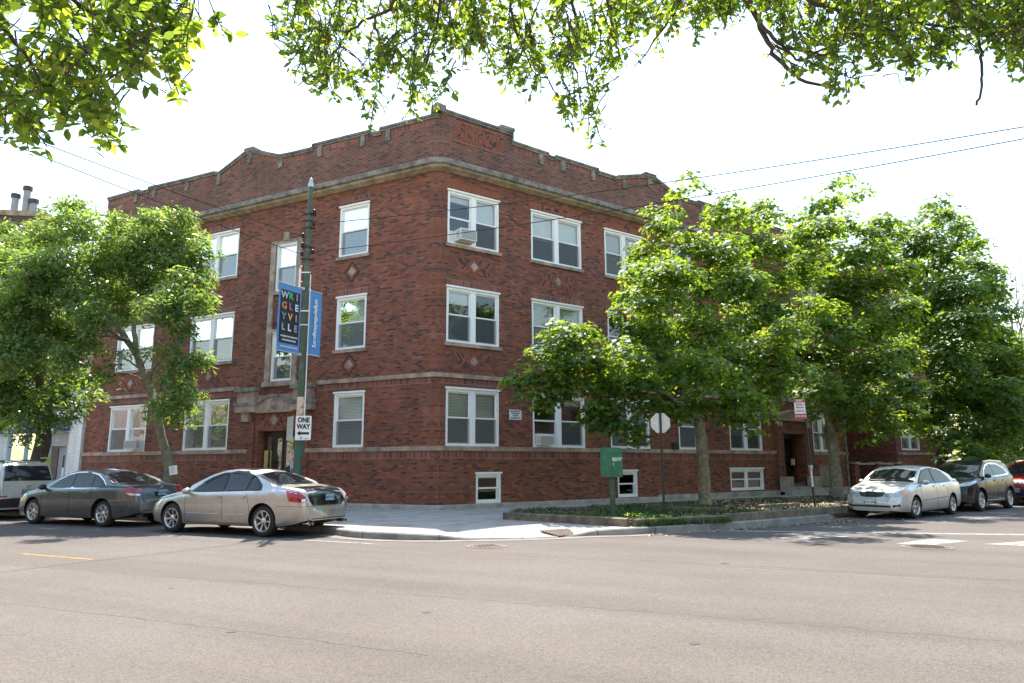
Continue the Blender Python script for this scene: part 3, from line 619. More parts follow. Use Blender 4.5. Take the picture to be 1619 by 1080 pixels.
# --- patterned brick panels
def chevron(fr, sc, zc, wd, h, dia=.2, seed=0, kind='chev'):
    r = random.Random(seed); mb = MB(); cw = .115; bh = .062; t = .007
    ncol = int(wd/2/cw)
    if kind == 'chev':
        hh = h/2-.01; tk = .06
        for side in (-1, 1):
            x = dia*.55
            while x+hh*.8 < wd/2-.04:
                for up in (-1, 1):
                    # one bar from the chevron's point on the centre line out to the panel edge
                    for q in (0, 1):
                        a0, a1 = q*.5+.01, q*.5+.49
                        sa, sb = sc+side*(x+hh*.8*a0), sc+side*(x+hh*.8*a1); za, zb = zc+up*hh*a0, zc+up*hh*a1
                        if abs(sa-sc)+abs(za-zc)/1.1 < dia*1.45: continue
                        m = 1 if r.random() < .25 else 0; w2 = tk/2
                        q4 = [(sa-w2, za), (sa+w2, za), (sb-w2, zb), (sb+w2, zb)]
                        mb.hexa([fr.p(*q4[0][:1], 0, q4[0][1]), fr.p(q4[1][0], 0, q4[1][1]), fr.p(q4[0][0], t, q4[0][1]), fr.p(q4[1][0], t, q4[1][1]), fr.p(q4[2][0], 0, q4[2][1]), fr.p(q4[3][0], 0, q4[3][1]), fr.p(q4[2][0], t, q4[2][1]), fr.p(q4[3][0], t, q4[3][1])], m)
                x += .092
    for k in range(2):
        g = dia*1.22+k*.09
        if kind == 'frame' or k == 0:
            for (a, b) in (((1, 0), (0, 1)), ((0, 1), (-1, 0)), ((-1, 0), (0, -1)), ((0, -1), (1, 0))):
                P = [(a[0]*g, a[1]*g*1.1), (b[0]*g, b[1]*g*1.1), (b[0]*(g+.055), b[1]*(g+.055)*1.1), (a[0]*(g+.055), a[1]*(g+.055)*1.1)]
                q = [fr.p(sc+x, 0, zc+z) for x, z in P]+[fr.p(sc+x, .016+k*.004, zc+z) for x, z in P]
                mb.hexa([q[0], q[1], q[3], q[2], q[4], q[5], q[7], q[6]], k)
    if kind == 'chev': fr.sheet(mb, sc-wd/2, sc+wd/2, zc-h/2, zc+h/2, .003, 2)
    fin(mb, 'patterned_brick_panel', [M['brick_a'], M['brick_b'], M['joint']])
    mb = MB(); g = dia; P = [(g, 0), (0, g*1.1), (-g, 0), (0, -g*1.1)]; bot = [fr.p(sc+x, 0, zc+z) for x, z in P]; top = [fr.p(sc+x*.92, .03, zc+z*.92) for x, z in P]
    mb.face(top)
    for i in range(4): mb.face([bot[i], bot[(i+1) % 4], top[(i+1) % 4], top[i]])
    fin(mb, 'diamond_tile', M['stone'])
k_ = 0
for sc, z, kind, wd in ((3.62, 8.34, 'frame', 1), (3.6, 4.99, 'frame', 1), (10.68, 8.34, 'chev', 1.9), (10.62, 4.99, 'chev', 1.9), (15.3, 8.34, 'chev', 1.8), (15.35, 4.99, 'chev', 1.8)):
    k_ += 1; chevron(FL, sc, z, wd, .52, .17, k_, kind)
for sc, z, wd in ((1.43, 8.26, 1.75), (1.44, 4.96, 1.75), (5.13, 8.28, 1.9), (5.13, 4.96, 1.9), (8.65, 8.28, 1.75), (8.65, 4.96, 1.75), (15.8, 8.28, 1.9), (15.8, 4.96, 1.9)):
    k_ += 1; chevron(FR, sc, z, wd, .52, .17, k_)
chevron(FL, 7.0, 3.2, 1.6, .46, .2, 31); chevron(FR, 19.5, 3.3, .5, .4, .14, 32, 'frame')
chevron(FL, 6.8, 7.25, .9, .6, .12, 33, 'chev')
# herringbone band on the raised corner parapet
def hband(fr, s0, s1, z0, z1, seed):
    r = random.Random(seed); mb = MB(); cw = .15; k = 0; s_ = s0
    while s_+cw < s1:
        sl = .11 if k % 2 else -.11; z = z0
        while z < z1-.2:
            za, zb = z+.11, z+.11+sl; mb.hexa([fr.p(s_, 0, za), fr.p(s_+cw-.02, 0, zb), fr.p(s_, .014, za), fr.p(s_+cw-.02, .014, zb), fr.p(s_, 0, za+.055), fr.p(s_+cw-.02, 0, zb+.055), fr.p(s_, .014, za+.055), fr.p(s_+cw-.02, .014, zb+.055)], int(r.random() < .1)); z += .085
        s_ += cw; k += 1
    for z in (z0-.08, z1+.02): fr.box(mb, s0, s1, 0, .014, z, z+.05, 0)
    fin(mb, 'patterned_brick_panel', [M['brick_a'], M['brick_b']])
hband(FR, .55, 2.7, 12.75, 13.4, 5)
# basket-weave strips above the top windows
def basket(fr, s0, s1, z0, z1, seed):
    r = random.Random(seed); mb = MB(); s_ = s0; k = 0
    while s_+.2 < s1:
        if k % 2 == 0:
            for j in range(3): fr.box(mb, s_, s_+.19, 0, .012, z0+j*.078, z0+j*.078+.062, int(r.random() < .08))
        else:
            for j in range(3): fr.box(mb, s_+j*.067, s_+j*.067+.055, 0, .012, z0, z0+.22, int(r.random() < .08))
        s_ += .205; k += 1
    fin(mb, 'patterned_brick_panel', [M['brick_a'], M['brick_b']])
for i, w_ in enumerate(WR):
    if w_[2] == Z3[0]: basket(FR, w_[0]-.1, w_[1]+.1, w_[3]+.1, w_[3]+.34, i)
# --- windows
def ac_unit(fr, s0, s1, z0, z1, parent, out=.32):
    mb = MB(); fr.box(mb, s0, s1, -.25, out, z0, z1, 0)
    fr.box(mb, s0+.03, s1-.03, out, out+.008, z0+.04, z1-.04, 1)
    n = 9
    for i in range(n): z = z0+.06+(z1-z0-.12)*i/(n-1); fr.box(mb, s0+.04, s1-.04, out+.009, out+.016, z-.006, z+.006, 0)
    for side in (s0, s1):
        for i in range(6): z = z0+.08+(z1-z0-.16)*i/5; fr.box(mb, side-.004 if side == s0 else side, side if side == s0 else side+.004, out*.25, out*.8, z-.008, z+.008, 1)
    o = mb.build('air_conditioner', [M['ac'], M['acgrille']], parent, 30)
def window(fr, s0, s1, z0, z1, kind, opt, seed, parent=BLD):
    r = random.Random(seed); f = MB(); D = -.1
    hw = .085
    # casing
    fr.box(f, s0, s0+hw, D, -.015, z0, z1); fr.box(f, s1-hw, s1, D, -.015, z0, z1)
    fr.box(f, s0+hw, s1-hw, D, -.017, z1-.1, z1); fr.box(f, s0+hw, s1-hw, D, -.012, z0, z0+.06)
    fr.box(f, s0-.03, s1+.03, -.02, .04, z1-.01, z1+.05)       # drip cap
    bays = [(s0+hw, s1-hw)]
    if kind in 'pq':
        mdl = (s0+s1)/2; mw = .1 if kind == 'p' else .05; fr.box(f, mdl-mw, mdl+mw, D, -.02, z0+.06, z1-.1); bays = [(s0+hw, mdl-mw), (mdl+mw, s1-hw)]
    pn = MB(); sc = MB(); cu = MB(); zt, zb = z1-.1, z0+.06; zm = (zt+zb)/2+.02
    if opt == 'blindtop' : zm = (zt+zb)/2-.0
    for bi, (a, b) in enumerate(bays):
        fw = .045
        for (u0, u1, o) in ((zm-.02, zt, -.075), (zb, zm+.02, -.11)):
            fr.box(f, a, a+fw, o-.03, o, u0, u1); fr.box(f, b-fw, b, o-.03, o, u0, u1)
            fr.box(f, a+fw, b-fw, o-.031, o-.001, u1-fw, u1); fr.box(f, a+fw, b-fw, o-.031, o-.001, u0, u0+fw+.01)
            fr.sheet(pn, a+fw, b-fw, u0+fw, u1-fw, o-.018)
        hasac = (opt == 'acL' and bi == (1 if fr is FL else 0)) or (opt == 'acR' and bi == 0) or (opt == 'acTop' and bi == 0)
        if kind not in 'bq' and not hasac: fr.sheet(sc, a+.02, b-.02, zb+.03, zm-.01, -.072)
        off = -.17
        if opt == 'shade': fr.sheet(cu, a, b, zm+r.uniform(-.35, .2), zt, off)
        elif opt == 'blind':
            fr.sheet(cu, a, b, zb if r.random() < .6 else zm-.3, zt, off)
        elif opt == 'blindtop': fr.sheet(cu, a, b, zb+.05, zt, off)
        elif opt == 'none' and kind in 'ps' and r.random() < .45: fr.sheet(cu, a, b, zt-r.uniform(.15, .75), zt, off)
        elif opt == 'mixA': fr.sheet(cu, a, b, zm+.1, zt, off)
        elif opt == 'acTop' and bi == 1: fr.sheet(cu, a, b, zm, zt, off)
        elif opt in ('acL', 'acTop'):
            fr.sheet(cu, a, b, zt-.25, zt, off)
    o = fin(f, 'window', M['white'] if kind != 'x' else M['cream'], parent)
    inv = Matrix()
    pn.build('pane', M['pane'], o)
    if sc.f: sc.build('insect_screen', M['screen'], o)
    if cu.f: cu.build('blind' if 'blind' in opt else 'window_shade', M['blind'] if 'blind' in opt else M['curtain'], o)
    if opt in ('acL', 'acR', 'acTop'):
        bi = {'acL': (0 if fr is FR else 1), 'acR': 0, 'acTop': 0}[opt]; a, b = bays[bi]
        if opt == 'acTop': ac_unit(fr, a+.22, a+.86, zb+.03, zb+.42, o, .38); pl = (a, b)
        elif opt == 'acL': ac_unit(fr, a+.12, a+.75, zb+.02, zb+.36, o, .16)
        else: ac_unit(fr, a+.1, a+.8, zb+.02, zb+.4, o, .3)
        mbp = MB(); fr.box(mbp, a, b, -.118, -.112, zb, zb+.42); mbp.build('filler_panel', M['ac'], o)
    if kind == 'b' or kind == 'q':
        pass
    return o
def sill(fr, s0, s1, z0, parent=BLD):
    mb = MB(); mb.hexa([fr.p(s0-.07, -.12, z0-.13), fr.p(s1+.07, -.12, z0-.13), fr.p(s0-.07, .07, z0-.13), fr.p(s1+.07, .07, z0-.13), fr.p(s0-.07, -.12, z0-.002), fr.p(s1+.07, -.12, z0-.002), fr.p(s0-.07, .07, z0-.02), fr.p(s1+.07, .07, z0-.02)])
    fin(mb, 'window_sill', M['stone'], parent)
for i, w_ in enumerate(WL):
    window(FL, *w_, seed=i*3+1)
    if w_[2] in (Z3[0], Z2[0]): sill(FL, *w_[:3])
for i, w_ in enumerate(WR):
    window(FR, *w_, seed=i*7+200)
    if w_[2] in (Z3[0], Z2[0]) or w_[0] == 18.7: sill(FR, *w_[:3])
# --- stair bay on the left facade: stone jambs from the doorway to the top window
mb = MB()
FL.box(mb, 6.02, 6.25, -.02, .06, 4.45, 10.02); FL.box(mb, 7.35, 7.58, -.02, .06, 4.45, 10.02); FL.box(mb, 6.25, 7.35, -.02, .05, 9.9, 10.0)
FL.box(mb, 6.66, 6.94, .0, .09, 9.98, 10.32); FL.box(mb, 6.25, 7.35, -.02, .07, 7.9, 8.03); FL.box(mb, 6.25, 7.35, -.02, .055, 6.47, 6.58); FL.box(mb, 5.95, 7.65, -.02, .1, 4.42, 4.6)
fin(mb, 'stair_bay_surround', M['stone'])
# --- left entrance: hood, brackets
mb = MB(); mg = MB()
for s0, s1 in ((7.85, 8.75), (5.12, 5.95)):
    FL.box(mg, s0-.08, s1+.08, -.02, .3, 4.27, 4.42); FL.box(mb, s0, s1, -.02, .2, 3.86, 4.27); FL.box(mg, s0-.1, s1+.1, -.02, .27, 3.74, 3.86); FL.box(mb, s0-.07, s1+.07, -.02, .23, 3.5, 3.74); FL.box(mb, s0+.3, s1-.22, -.02, .15, 3.16, 3.5)
n = 14; a0, a1 = 5.95+.02, 7.85-.02
def zc_(u): return .3*(.5-.5*math.cos(2*math.pi*u))**.7
for k in range(n):
    u0, u1 = k/n, (k+1)/n; s0, s1 = a0+(a1-a0)*u0, a0+(a1-a0)*u1
    FL.box(mg, s0, s1, -.02, .22, 3.74+zc_(u0), 3.82+zc_(u0), 0, 3.74+zc_(u1), 3.82+zc_(u1))
    FL.box(mb, s0, s1, -.02, .16, 3.46, 3.74+zc_(u0), 0, 3.46, 3.74+zc_(u1))
    FL.box(mb, s0, s1, -.02, .06, 3.82+zc_(u0), 4.12, 0, 3.82+zc_(u1), 4.12)
fin(mb, 'entrance_hood', M['stone']); fin(mg, 'entrance_hood_moulding', M['stone_grey'])
mb = MB(); FL.box(mb, 6.8, 7.0, .16, .185, 3.6, 3.72); FL.box(mb, 6.84, 6.96, .16, .19, 3.88, 3.97); fin(mb, 'carved_boss', M['stone_grey'])
# brick piers flanking
for a, b in ((5.3, 5.8), (7.95, 8.4)): mb = MB(); FL.ubox(mb, a, b, 0, .05, .3, 3.16); fin(mb, 'entrance_pier', M['brick'])
# door
def door(fr, s0, s1, z0, z1, off, parent, lites):
    mb = MB(); gl = MB(); fw = .07
    fr.box(mb, s0, s1, off-.06, off, z1-.1, z1); fr.box(mb, s0, s0+fw, off-.06, off, z0, z1-.1); fr.box(mb, s1-fw, s1, off-.06, off, z0, z1-.1)
    for a, b, typ in lites:
        fr.box(mb, a, a+fw, off-.05, off-.005, z0, z1-.1); fr.box(mb, b-fw, b, off-.05, off-.005, z0, z1-.1); fr.box(mb, a+fw, b-fw, off-.05, off-.005, z0, z0+.3)
        fr.box(mb, a+fw, b-fw, off-.05, off-.005, z1-.2, z1-.1)
        fr.sheet(gl, a+fw, b-fw, z0+.3, z1-.2, off-.03)
    o = fin(mb, 'door', M['bronze'], parent); gl.build('door_glass', M['pane'], o)
    return o
d1 = door(FL, DL[0]+.02, DL[1]-.02, .17, DL[3], -.32, BLD, [(5.97, 6.75, 0), (6.8, 7.65, 1)])
mb = MB(); FL.box(mb, 6.86, 6.9, -.33, -.25, .95, 1.3); mb.build('door_handle', M['chrome'], d1)
mb = MB(); FL.box(mb, 7.5, 7.66, -.29, -.25, .2, 2.1); mb.build('yellow_post', basic('yellow_varnish', (.5, .37, .14), .6, var=.2), d1)
mb = MB(); FL.sheet(mb, 6.1, 6.42, 1.1, 1.62, -.33, 0); FL.sheet(mb, 6.2, 6.36, 1.5, 1.72, -.325, 1); FL.sheet(mb, 6.13, 6.39, 1.2, 1.46, -.322, 2)
mb.build('posted_notice', [M['paper'], M['paper'], basic('red_print', (.45, .12, .1), .7)], d1)
d2 = door(FR, DR[0]+.02, DR[1]-.02, .68, DR[3], -.4, BLD, [(18.5, 19.0, 0), (19.05, 19.95, 1)])
mb = MB(); FR.box(mb, 19.86, 19.9, -.41, -.34, 1.5, 1.8); mb.build('door_handle', M['chrome'], d2)
mb = MB(); FR.sheet(mb, 18.58, 18.9, 1.75, 2.0, -.39); mb.build('posted_notice', M['paper'], d2)
mb = MB(); FL.box(mb, DL[0], DL[1], -.9, .1, .1, .165); fin(mb, 'threshold', M['conc']); mb = MB(); FR.box(mb, DR[0], DR[1], -.95, .0, .3, .655); FR.box(mb, DR[0], DR[1], .0, .32, .1, .5); FR.box(mb, DR[0]-.5, DR[1]+.5, .32, .7, .1, .32)
FR.box(mb, DR[0]-.5, DR[0]-.002, .1, .5, .3, .97); FR.box(mb, DR[1]+.002, DR[1]+.5, .1, .5, .3, .97); fin(mb, 'entrance_step', M['conc'])
mb = MB(); FR.ubox(mb, 17.92, 18.4, 0, .12, .97, 3.55); [FR.box(mb, s_-.03, s_+.03, .12, .15, .97, 3.3) for s_ in (17.98, 18.34)]; fin(mb, 'entrance_pier', M['brick'])
mb = MB(); FR.ubox(mb, 20.1, 20.6, 0, .12, .97, 3.55); [FR.box(mb, s_-.03, s_+.03, .12, .15, .97, 3.3) for s_ in (20.16, 20.54)]; fin(mb, 'entrance_pier', M['brick'])
mb = MB(); FR.ubox(mb, 18.4, 20.1, 0, .08, 2.95, 3.55); fin(mb, 'entrance_lintel', M['brick'])
mb = MB(); 
for k in range(12):
    u0, u1 = k/12, (k+1)/12; s0, s1 = 17.8+3.05*u0, 17.8+3.05*u1; z = lambda u: 3.72+.3*max(0, math.sin(math.pi*u))**1.5
    FR.box(mb, s0, s1, -.02, .2, 3.55, z(u0), 0, 3.55, z(u1)); FR.box(mb, s0, s1, -.02, .28, z(u0), z(u0)+.08, 0, z(u1), z(u1)+.08)
FR.box(mb, 18.0, 18.3, .1, .2, 3.28, 3.5); FR.box(mb, 20.2, 20.5, .1, .2, 3.28, 3.5); fin(mb, 'entrance_hood', M['stone'])
mb = MB(); FR.box(mb, 21.37, 23.28, -.08, -.05, .5, 1.52); FR.box(mb, 22.3, 22.33, -.05, -.045, .5, 1.52); fin(mb, 'boarded_opening', M['ply'])
mb = MB(); FR.box(mb, 10.95, 11.25, 0, .12, 2.15, 2.42); FR.box(mb, 11.0, 11.2, .12, .135, 2.2, 2.37); fin(mb, 'vent_box', M['bronze'])
# downpipes, conduit at the corners of the facade
mb = MB(); mb.tube([FR.p(23.75, .08, z) for z in (.4, 4, 8, 11.5)], .05, 8); fin(mb, 'downpipe', M['stone_grey'])
# roof bits seen at a step to the side
mb = MB(); FR.box(mb, 5, 6, -5, -4, 12.3, 13.2); fin(mb, 'roof_vent', M['steel'])
# plaque
pl_e = empty('notice_board', tuple(FR.p(3.15, 0, 3.25)), 0, 'small white lettered notice on the brick between first floor windows', 'sign')
mb = MB(); mb.hexa([V(p)-pl_e.location for p in [FR.p(a, o, z) for z in (3.08, 3.42) for o in (.0, .02) for a in (2.89, 3.4)]]); mb.build('board', M['paper'], pl_e)
M['ink'] = basic('black_ink', (.015, .015, .015), .6); M['redink'] = basic('red_ink', (.5, .03, .03), .6); M['signwhite'] = basic('sign_white', (.78, .78, .76), .45)
bpy.context.view_layer.update()
for tx, dz, sz in (('MANAGED BY', .115, .07), ('APARTMENTS', .04, .055), ('FOR RENT', -.03, .05), ('773-880-7133', -.11, .075)):
    text('lettering', tx, pl_e, M['ink'], sz, basis(FR.p(3.145, .023, 3.25+dz), FR.d, U), .002)
# ================================================================== RIGHT NEIGHBOURS
NB = empty('brick_apartment_building', tuple(FR.p(24, 0, 0)), 0, 'far red brick apartment block with paired windows behind the dark SUV', 'building')
mb = MB(); hs = [(29.5, 31.6, 2.3, 3.7, .2), (29.5, 31.6, 5.6, 7.3, .2), (29.5, 31.6, 8.9, 10.7, .2), (29.9, 31.5, .6, 1.3, .15)]
FR.wall(mb, 28.9, 34, .1, 12.9, hs)
hw = [(25.2, 26.6, 2.4, 3.9, .15), (27, 28.2, 2.4, 3.9, .15), (25.2, 26.6, 5.7, 7.3, .15)]
FR.wall(mb, 24.0, 28.9, .1, 12.9, hw, off=-3)
for a, o in ((28.9, 0), (24.0, 0), (34, 0)):
    o1 = -3 if a != 34 else -10
    mb.face([FR.p(a, o, .1), FR.p(a, o1, .1), FR.p(a, o1, 12.9), FR.p(a, o, 12.9)], 0, [(0, .1), (o1, .1), (o1, 12.9), (0, 12.9)])
fin(mb, 'wall', M['brick'], NB)
mb = MB(); FR.box(mb, 28.9, 34, -10, .06, 12.9, 13.05); FR.box(mb, 24.0, 28.9, -10, -2.95, 12.9, 13.05); fin(mb, 'roof', M['stone_grey'], NB)
mb = MB(); FR.box(mb, 28.95, 34, 0, .06, 2.05, 2.18); FR.box(mb, 28.95, 34, 0, .06, 4.35, 4.5); FR.box(mb, 28.95, 34, 0, .1, .1, .45); fin(mb, 'belt_course', M['stone'], NB)
for i, h in enumerate(hs[:3]+[hs[3]]): window(FR, *h[:4], 'p' if i < 3 else 'q', 'blind' if i == 1 else 'shade', 400+i, NB)
class FrOff(Fr):
    def __init__(s, base, off): s.d = base.d; s.n = base.n; s.o = base.o+base.n*off
F3 = FrOff(FR, -3)
for i, h in enumerate(hw): window(F3, *h[:4], 'p', 'none', 420+i, NB)
def ubox3(fr, mb, s0, s1, o0, o1, z0, z1): fr.ubox(mb, s0, s1, o0, o1, z0, z1)
PW = empty('porch_wall', tuple(FR.p(24, 0, 0)), 0, 'low brick porch wall with stone capped piers beside the second maple trunk', 'wall')
mb = MB()
for s_ in (24.2, 26.4, 28.4): ubox3(FR, mb, s_, s_+.4, -.2, .2, .1, 1.55)
FR.ubox(mb, 24.6, 28.4, -.1, .05, .1, .75); fin(mb, 'pier', M['brick'], PW)
mb = MB()
for s_ in (24.2, 26.4, 28.4): FR.box(mb, s_-.05, s_+.45, -.25, .25, 1.55, 1.65)
FR.box(mb, 24.65, 28.35, -.12, .08, 1.5, 1.6); FR.box(mb, 24.6, 28.4, .08, .6, .1, .4); fin(mb, 'cap', M['conc'], PW)
DB = empty('distant_building', (58, 62, 0), R(55), 'distant brown gabled building showing behind bare twigs at far right', 'building')
mb = MB(); mb.box((0, 0, 6.9), (14, 10, 13.8)); mb.build('wall', M['tan_brick'], DB)
mb = MB(); mb.grid([[V((-7.3, -5.4, 13.6)), V((7.3, -5.4, 13.6))], [V((-7.3, 0, 16.3)), V((7.3, 0, 16.3))], [V((-7.3, 5.4, 13.6)), V((7.3, 5.4, 13.6))]]); mb.face([(-7.3, -5.4, 13.6), (-7.3, 5.4, 13.6), (-7.3, 0, 16.3)]); mb.face([(7.3, -5.4, 13.6), (7.3, 5.4, 13.6), (7.3, 0, 16.3)])
mb.build('roof', basic('brown_roof', (.16, .07, .05), .8, var=.2), DB)
# low red brick wall seen behind the red SUV
RW = MB(); FR.ubox(RW, 36, 62, -.2, .1, .1, 2.1); o = RW.build('garden_wall', M['brick']); tag(o, 'low red brick wall behind the parked red SUV', 'wall')
# ================================================================== LEFT NEIGHBOUR SHOP
SH = empty('white_shop_building', tuple(FL.p(18.2, 0, 0)), 0, 'white painted brick shop with blue awning and grey doorway at far left', 'building')
mb = MB(); FL.wall(mb, 18.16, 36, .1, 5.9, [(19.05, 20.85, .15, 3.05, .25), (20.95, 23.75, 1.05, 3.15, .2), (25.6, 31, .8, 3.2, .2)], off=.12)
mb.face([FL.p(18.16, .12, .1), FL.p(18.16, -.1, .1), FL.p(18.16, -.1, 5.9), FL.p(18.16, .12, 5.9)], 0, [(0, .1), (.2, .1), (.2, 5.9), (0, 5.9)])
mb.face([FL.p(36, .12, .1), FL.p(36, -12, .1), FL.p(36, -12, 5.9), FL.p(36, .12, 5.9)], 0, [(0, .1), (12, .1), (12, 5.9), (0, 5.9)])
fin(mb, 'wall', M['white_brick'], SH)
mb = MB(); FL.box(mb, 18.16, 36, -12, .2, 5.9, 6.05); fin(mb, 'roof', M['stone_grey'], SH)
mb = MB(); FL.box(mb, 19.07, 20.83, .0, .06, 2.45, 3.04); FL.box(mb, 20.35, 20.83, -.05, .05, .15, 2.45); FL.box(mb, 19.07, 19.3, -.05, .05, .15, 2.45); fin(mb, 'grey_surround', M['grey_paint'], SH)
mb = MB(); FL.box(mb, 19.3, 20.1, -.2, -.15, .16, 2.4); FL.box(mb, 20.12, 20.34, -.3, -.25, .16, 2.4, 1); dd = fin(mb, 'door', [M['grey_paint'], M['dark']], SH)
mb = MB(); FL.box(mb, 19.5, 19.75, -.15, -.14, 1.5, 2.05); mb.build('door_window', M['black'], dd)
mb = MB(); FL.sheet(mb, 19.42, 19.75, .95, 1.5, -.138); FL.sheet(mb, 19.45, 19.7, .65, .94, -.138); mb.build('posted_notice', M['paper'], dd)
mb = MB(); FL.box(mb, 19.0, 24.6, .1, .45, 3.1, 3.14)
mb.hexa([FL.p(s_, o, z) for z, o_ in ((3.14, .46), (3.62, .2)) for o in (.12, o_) for s_ in (19.0, 24.6)]); fin(mb, 'awning', M['blue_fabric'], SH)
mb = MB(); FL.box(mb, 19.1, 24.4, .12, .2, 3.8, 4.45); sb = fin(mb, 'sign_board', M['signwhite'], SH)
bpy.context.view_layer.update()
text('lettering', 'CLEANERS', sb, M['redink'], .42, basis(FL.p(20.4, .205, 4.12), -FL.d, U), .01)
text('house_number', '161', SH, M['steel'], .22, basis(FL.p(19.95, .065, 2.72), -FL.d, U), .008)
mb = MB(); 
for a, b in ((20.95, 21.03), (22.3, 22.38), (23.67, 23.75)): FL.box(mb, a, b, -.04, .1, 1.05, 3.15)
for z in (1.05, 1.75, 3.07): FL.box(mb, 21.03, 23.67, -.03, .09, z, z+.08)
wf = fin(mb, 'shop_window', basic('pale_blue_frame', (.35, .5, .56), .5), SH); mb = MB(); FL.sheet(mb, 21.0, 23.7, 1.1, 3.1, .02); mb.build('pane', M['pane'], wf)
mb = MB(); r_ = random.Random(4)
for k in range(12): a = 21.1+r_.random()*2.2; z = 1.15+r_.random()*1.3; FL.sheet(mb, a, a+r_.uniform(.15, .4), z, z+r_.uniform(.15, .4), -.15-r_.random()*.05, k % 4)
mb.build('window_display', [M['paper'], basic('display_red', (.4, .12, .1), .8), basic('display_tan', (.45, .36, .25), .8), basic('display_dark', (.08, .08, .09), .8)], wf)
mb = MB(); FL.box(mb, 20.5, 20.56, .13, .15, 1.55, 2.6, 0); FL.box(mb, 20.87, 20.95, .12, .14, 1.2, 2.4, 0); fin(mb, 'yellow_poster', basic('poster_yellow', (.6, .45, .12), .6), SH)
mb = MB(); FL.box(mb, 24.2, 25.3, .12, .25, 3.45, 3.65); fin(mb, 'orange_sign', basic('orange_sign', (.7, .16, .04), .6), SH)
# brown brick building with flues behind the shop
CB = empty('brown_brick_building', (-24.8, 36, .65), R(8), 'brown brick building with a tall flue stack rising behind the ash tree', 'building')
mb = MB()
def cb(mb, x0, x1, y0, y1, z0, z1):
    P = [(x0, y0), (x1, y0), (x1, y1), (x0, y1)]
    for i in range(4):
        p, q = P[i], P[(i+1) % 4]; l = math.dist(p, q); mb.face([(*p, z0), (*q, z0), (*q, z1), (*p, z1)], 0, [(0, z0), (l, z0), (l, z1), (0, z1)])
cb(mb, -9, -.6, 0, 9, 0, 12.0); cb(mb, -4.6, .1, -.5, 1.0, 0, 13.9); mb.build('wall', M['dark_brick'], CB)
mb = MB(); mb.box((-2.25, .25, 14.0), (4.9, 1.7, .28)); mb.box((-4.8, 4.5, 12.05), (8.6, 9.2, .15)); mb.build('coping', M['stone_soffit'], CB)
mb = MB()
for x in (-.8, -1.7, -2.6, -3.5): mb.box((x, -.52, 13.35), (.16, .05, .16))
mb.build('pale_block', M['stone'], CB)
for x, h in ((-1.75, 1.2), (-1.2, 1.65), (-.82, .95), (-.35, .35), (-3, .9)):
    mb = MB(); mb.lathe([(.17, 14.1), (.17, 14.1+h-.22)], 14, (x, .2, 0)); mb.lathe([(.17, 14.1+h-.24), (.23, 14.1+h-.22), (.23, 14.1+h), (.001, 14.1+h)], 14, (x, .2, 0), 'Z', 1); mb.build('flue', [M['grey_paint'], M['bronze']], CB, 40)
# buildings across both streets, outside the frame: what the windows and the cars reflect
def block(name, label, fr, s0, s1, o0, o1, h, mat, seed):
    r = random.Random(seed); e = empty(name, tuple(fr.p(s0, o0, 0)), 0, label, 'building'); mb = MB()
    P = [fr.p(s0, o0, 0), fr.p(s1, o0, 0), fr.p(s1, o1, 0), fr.p(s0, o1, 0)]
    for k in range(4):
        p, q = P[k], P[(k+1) % 4]; l = (p-q).length; mb.face([p, q, q+U*h, p+U*h], 0, [(0, 0), (l, 0), (l, h), (0, h)])
    mb.face([p+U*h for p in P], 0, [(0, 0), (1, 0), (1, 1), (0, 1)]); fin(mb, 'wall', mat, e)
    mc = MB(); fr.box(mc, s0-.1, s1+.1, o0-.15, o0+.02, h-.1, h+.2); fin(mc, 'coping', M['stone'], e)
    z = 1.2
    while z+2 < h:
        a = s0+1.5
        while a+2.2 < s1: mw = MB(); fr.box(mw, a, a+1.7, o0-.05, o0+.01, z, z+1.9); mw_ = fin(mw, 'window', M['bronze'], e); a += 4.2
        z += 3.4
block('facing_building', 'buff brick building across the main street, behind the photographer', FL, -12, 16, 23, 31, 7.5, M['tan_brick'], 1)
block('unseen_row_building', 'unseen brown brick building added for reflections on the near side, far to the left', FL, 22, 62, 24, 32, 9.5, M['dark_brick'], 2)  # this and the next are added to block the low horizon in reflections
block('unseen_side_building', 'unseen dark brick building added for reflections across the side street, beyond the right edge', FR, 6, 60, 27, 35, 9.5, M['dark_brick'], 3)
# ================================================================== STREET FURNITURE
def paint_green():
    m, nt, b = new_mat('old_green_paint'); L = nt.links
    tc = N(nt, 'ShaderNodeTexCoord'); no = N(nt, 'ShaderNodeTexNoise', i_Scale=4., i_Detail=7., i_Roughness=.7); L.new(tc.outputs['Object'], no.inputs['Vector'])
    rp = ramp(nt, [(.32, (.1, .05, .03)), (.42, (.045, .075, .04)), (.55, (.06, .1, .058)), (.75, (.11, .15, .1))]); L.new(no.outputs['Fac'], rp.inputs['Fac'])
    L.new(rp.outputs[0], b.inputs['Base Color']); b.inputs['Roughness'].default_value = .5; return m
M['green'] = paint_green()
M['teal'] = basic('teal_paint', (.03, .13, .1), .5, var=.3, vscale=5, dirt=(.14, .05, .03))
M['rusty'] = basic('peeling_pale_paint', (.6, .52, .4), .7, var=.1, vscale=5, dirt=(.4, .12, .03))
PX, PY = -5.6, 18.7
P0 = empty('utility_pole', (PX, PY, .15), 0, 'tall green painted steel utility pole on the pavement behind the silver sedan', 'pole')
prof = [(.092, 0), (.09, 3.2), (.08, 5), (.068, 6.5), (.056, 9.1)]
def rad(z): return np.interp(z, [p[1] for p in prof], [p[0] for p in prof])
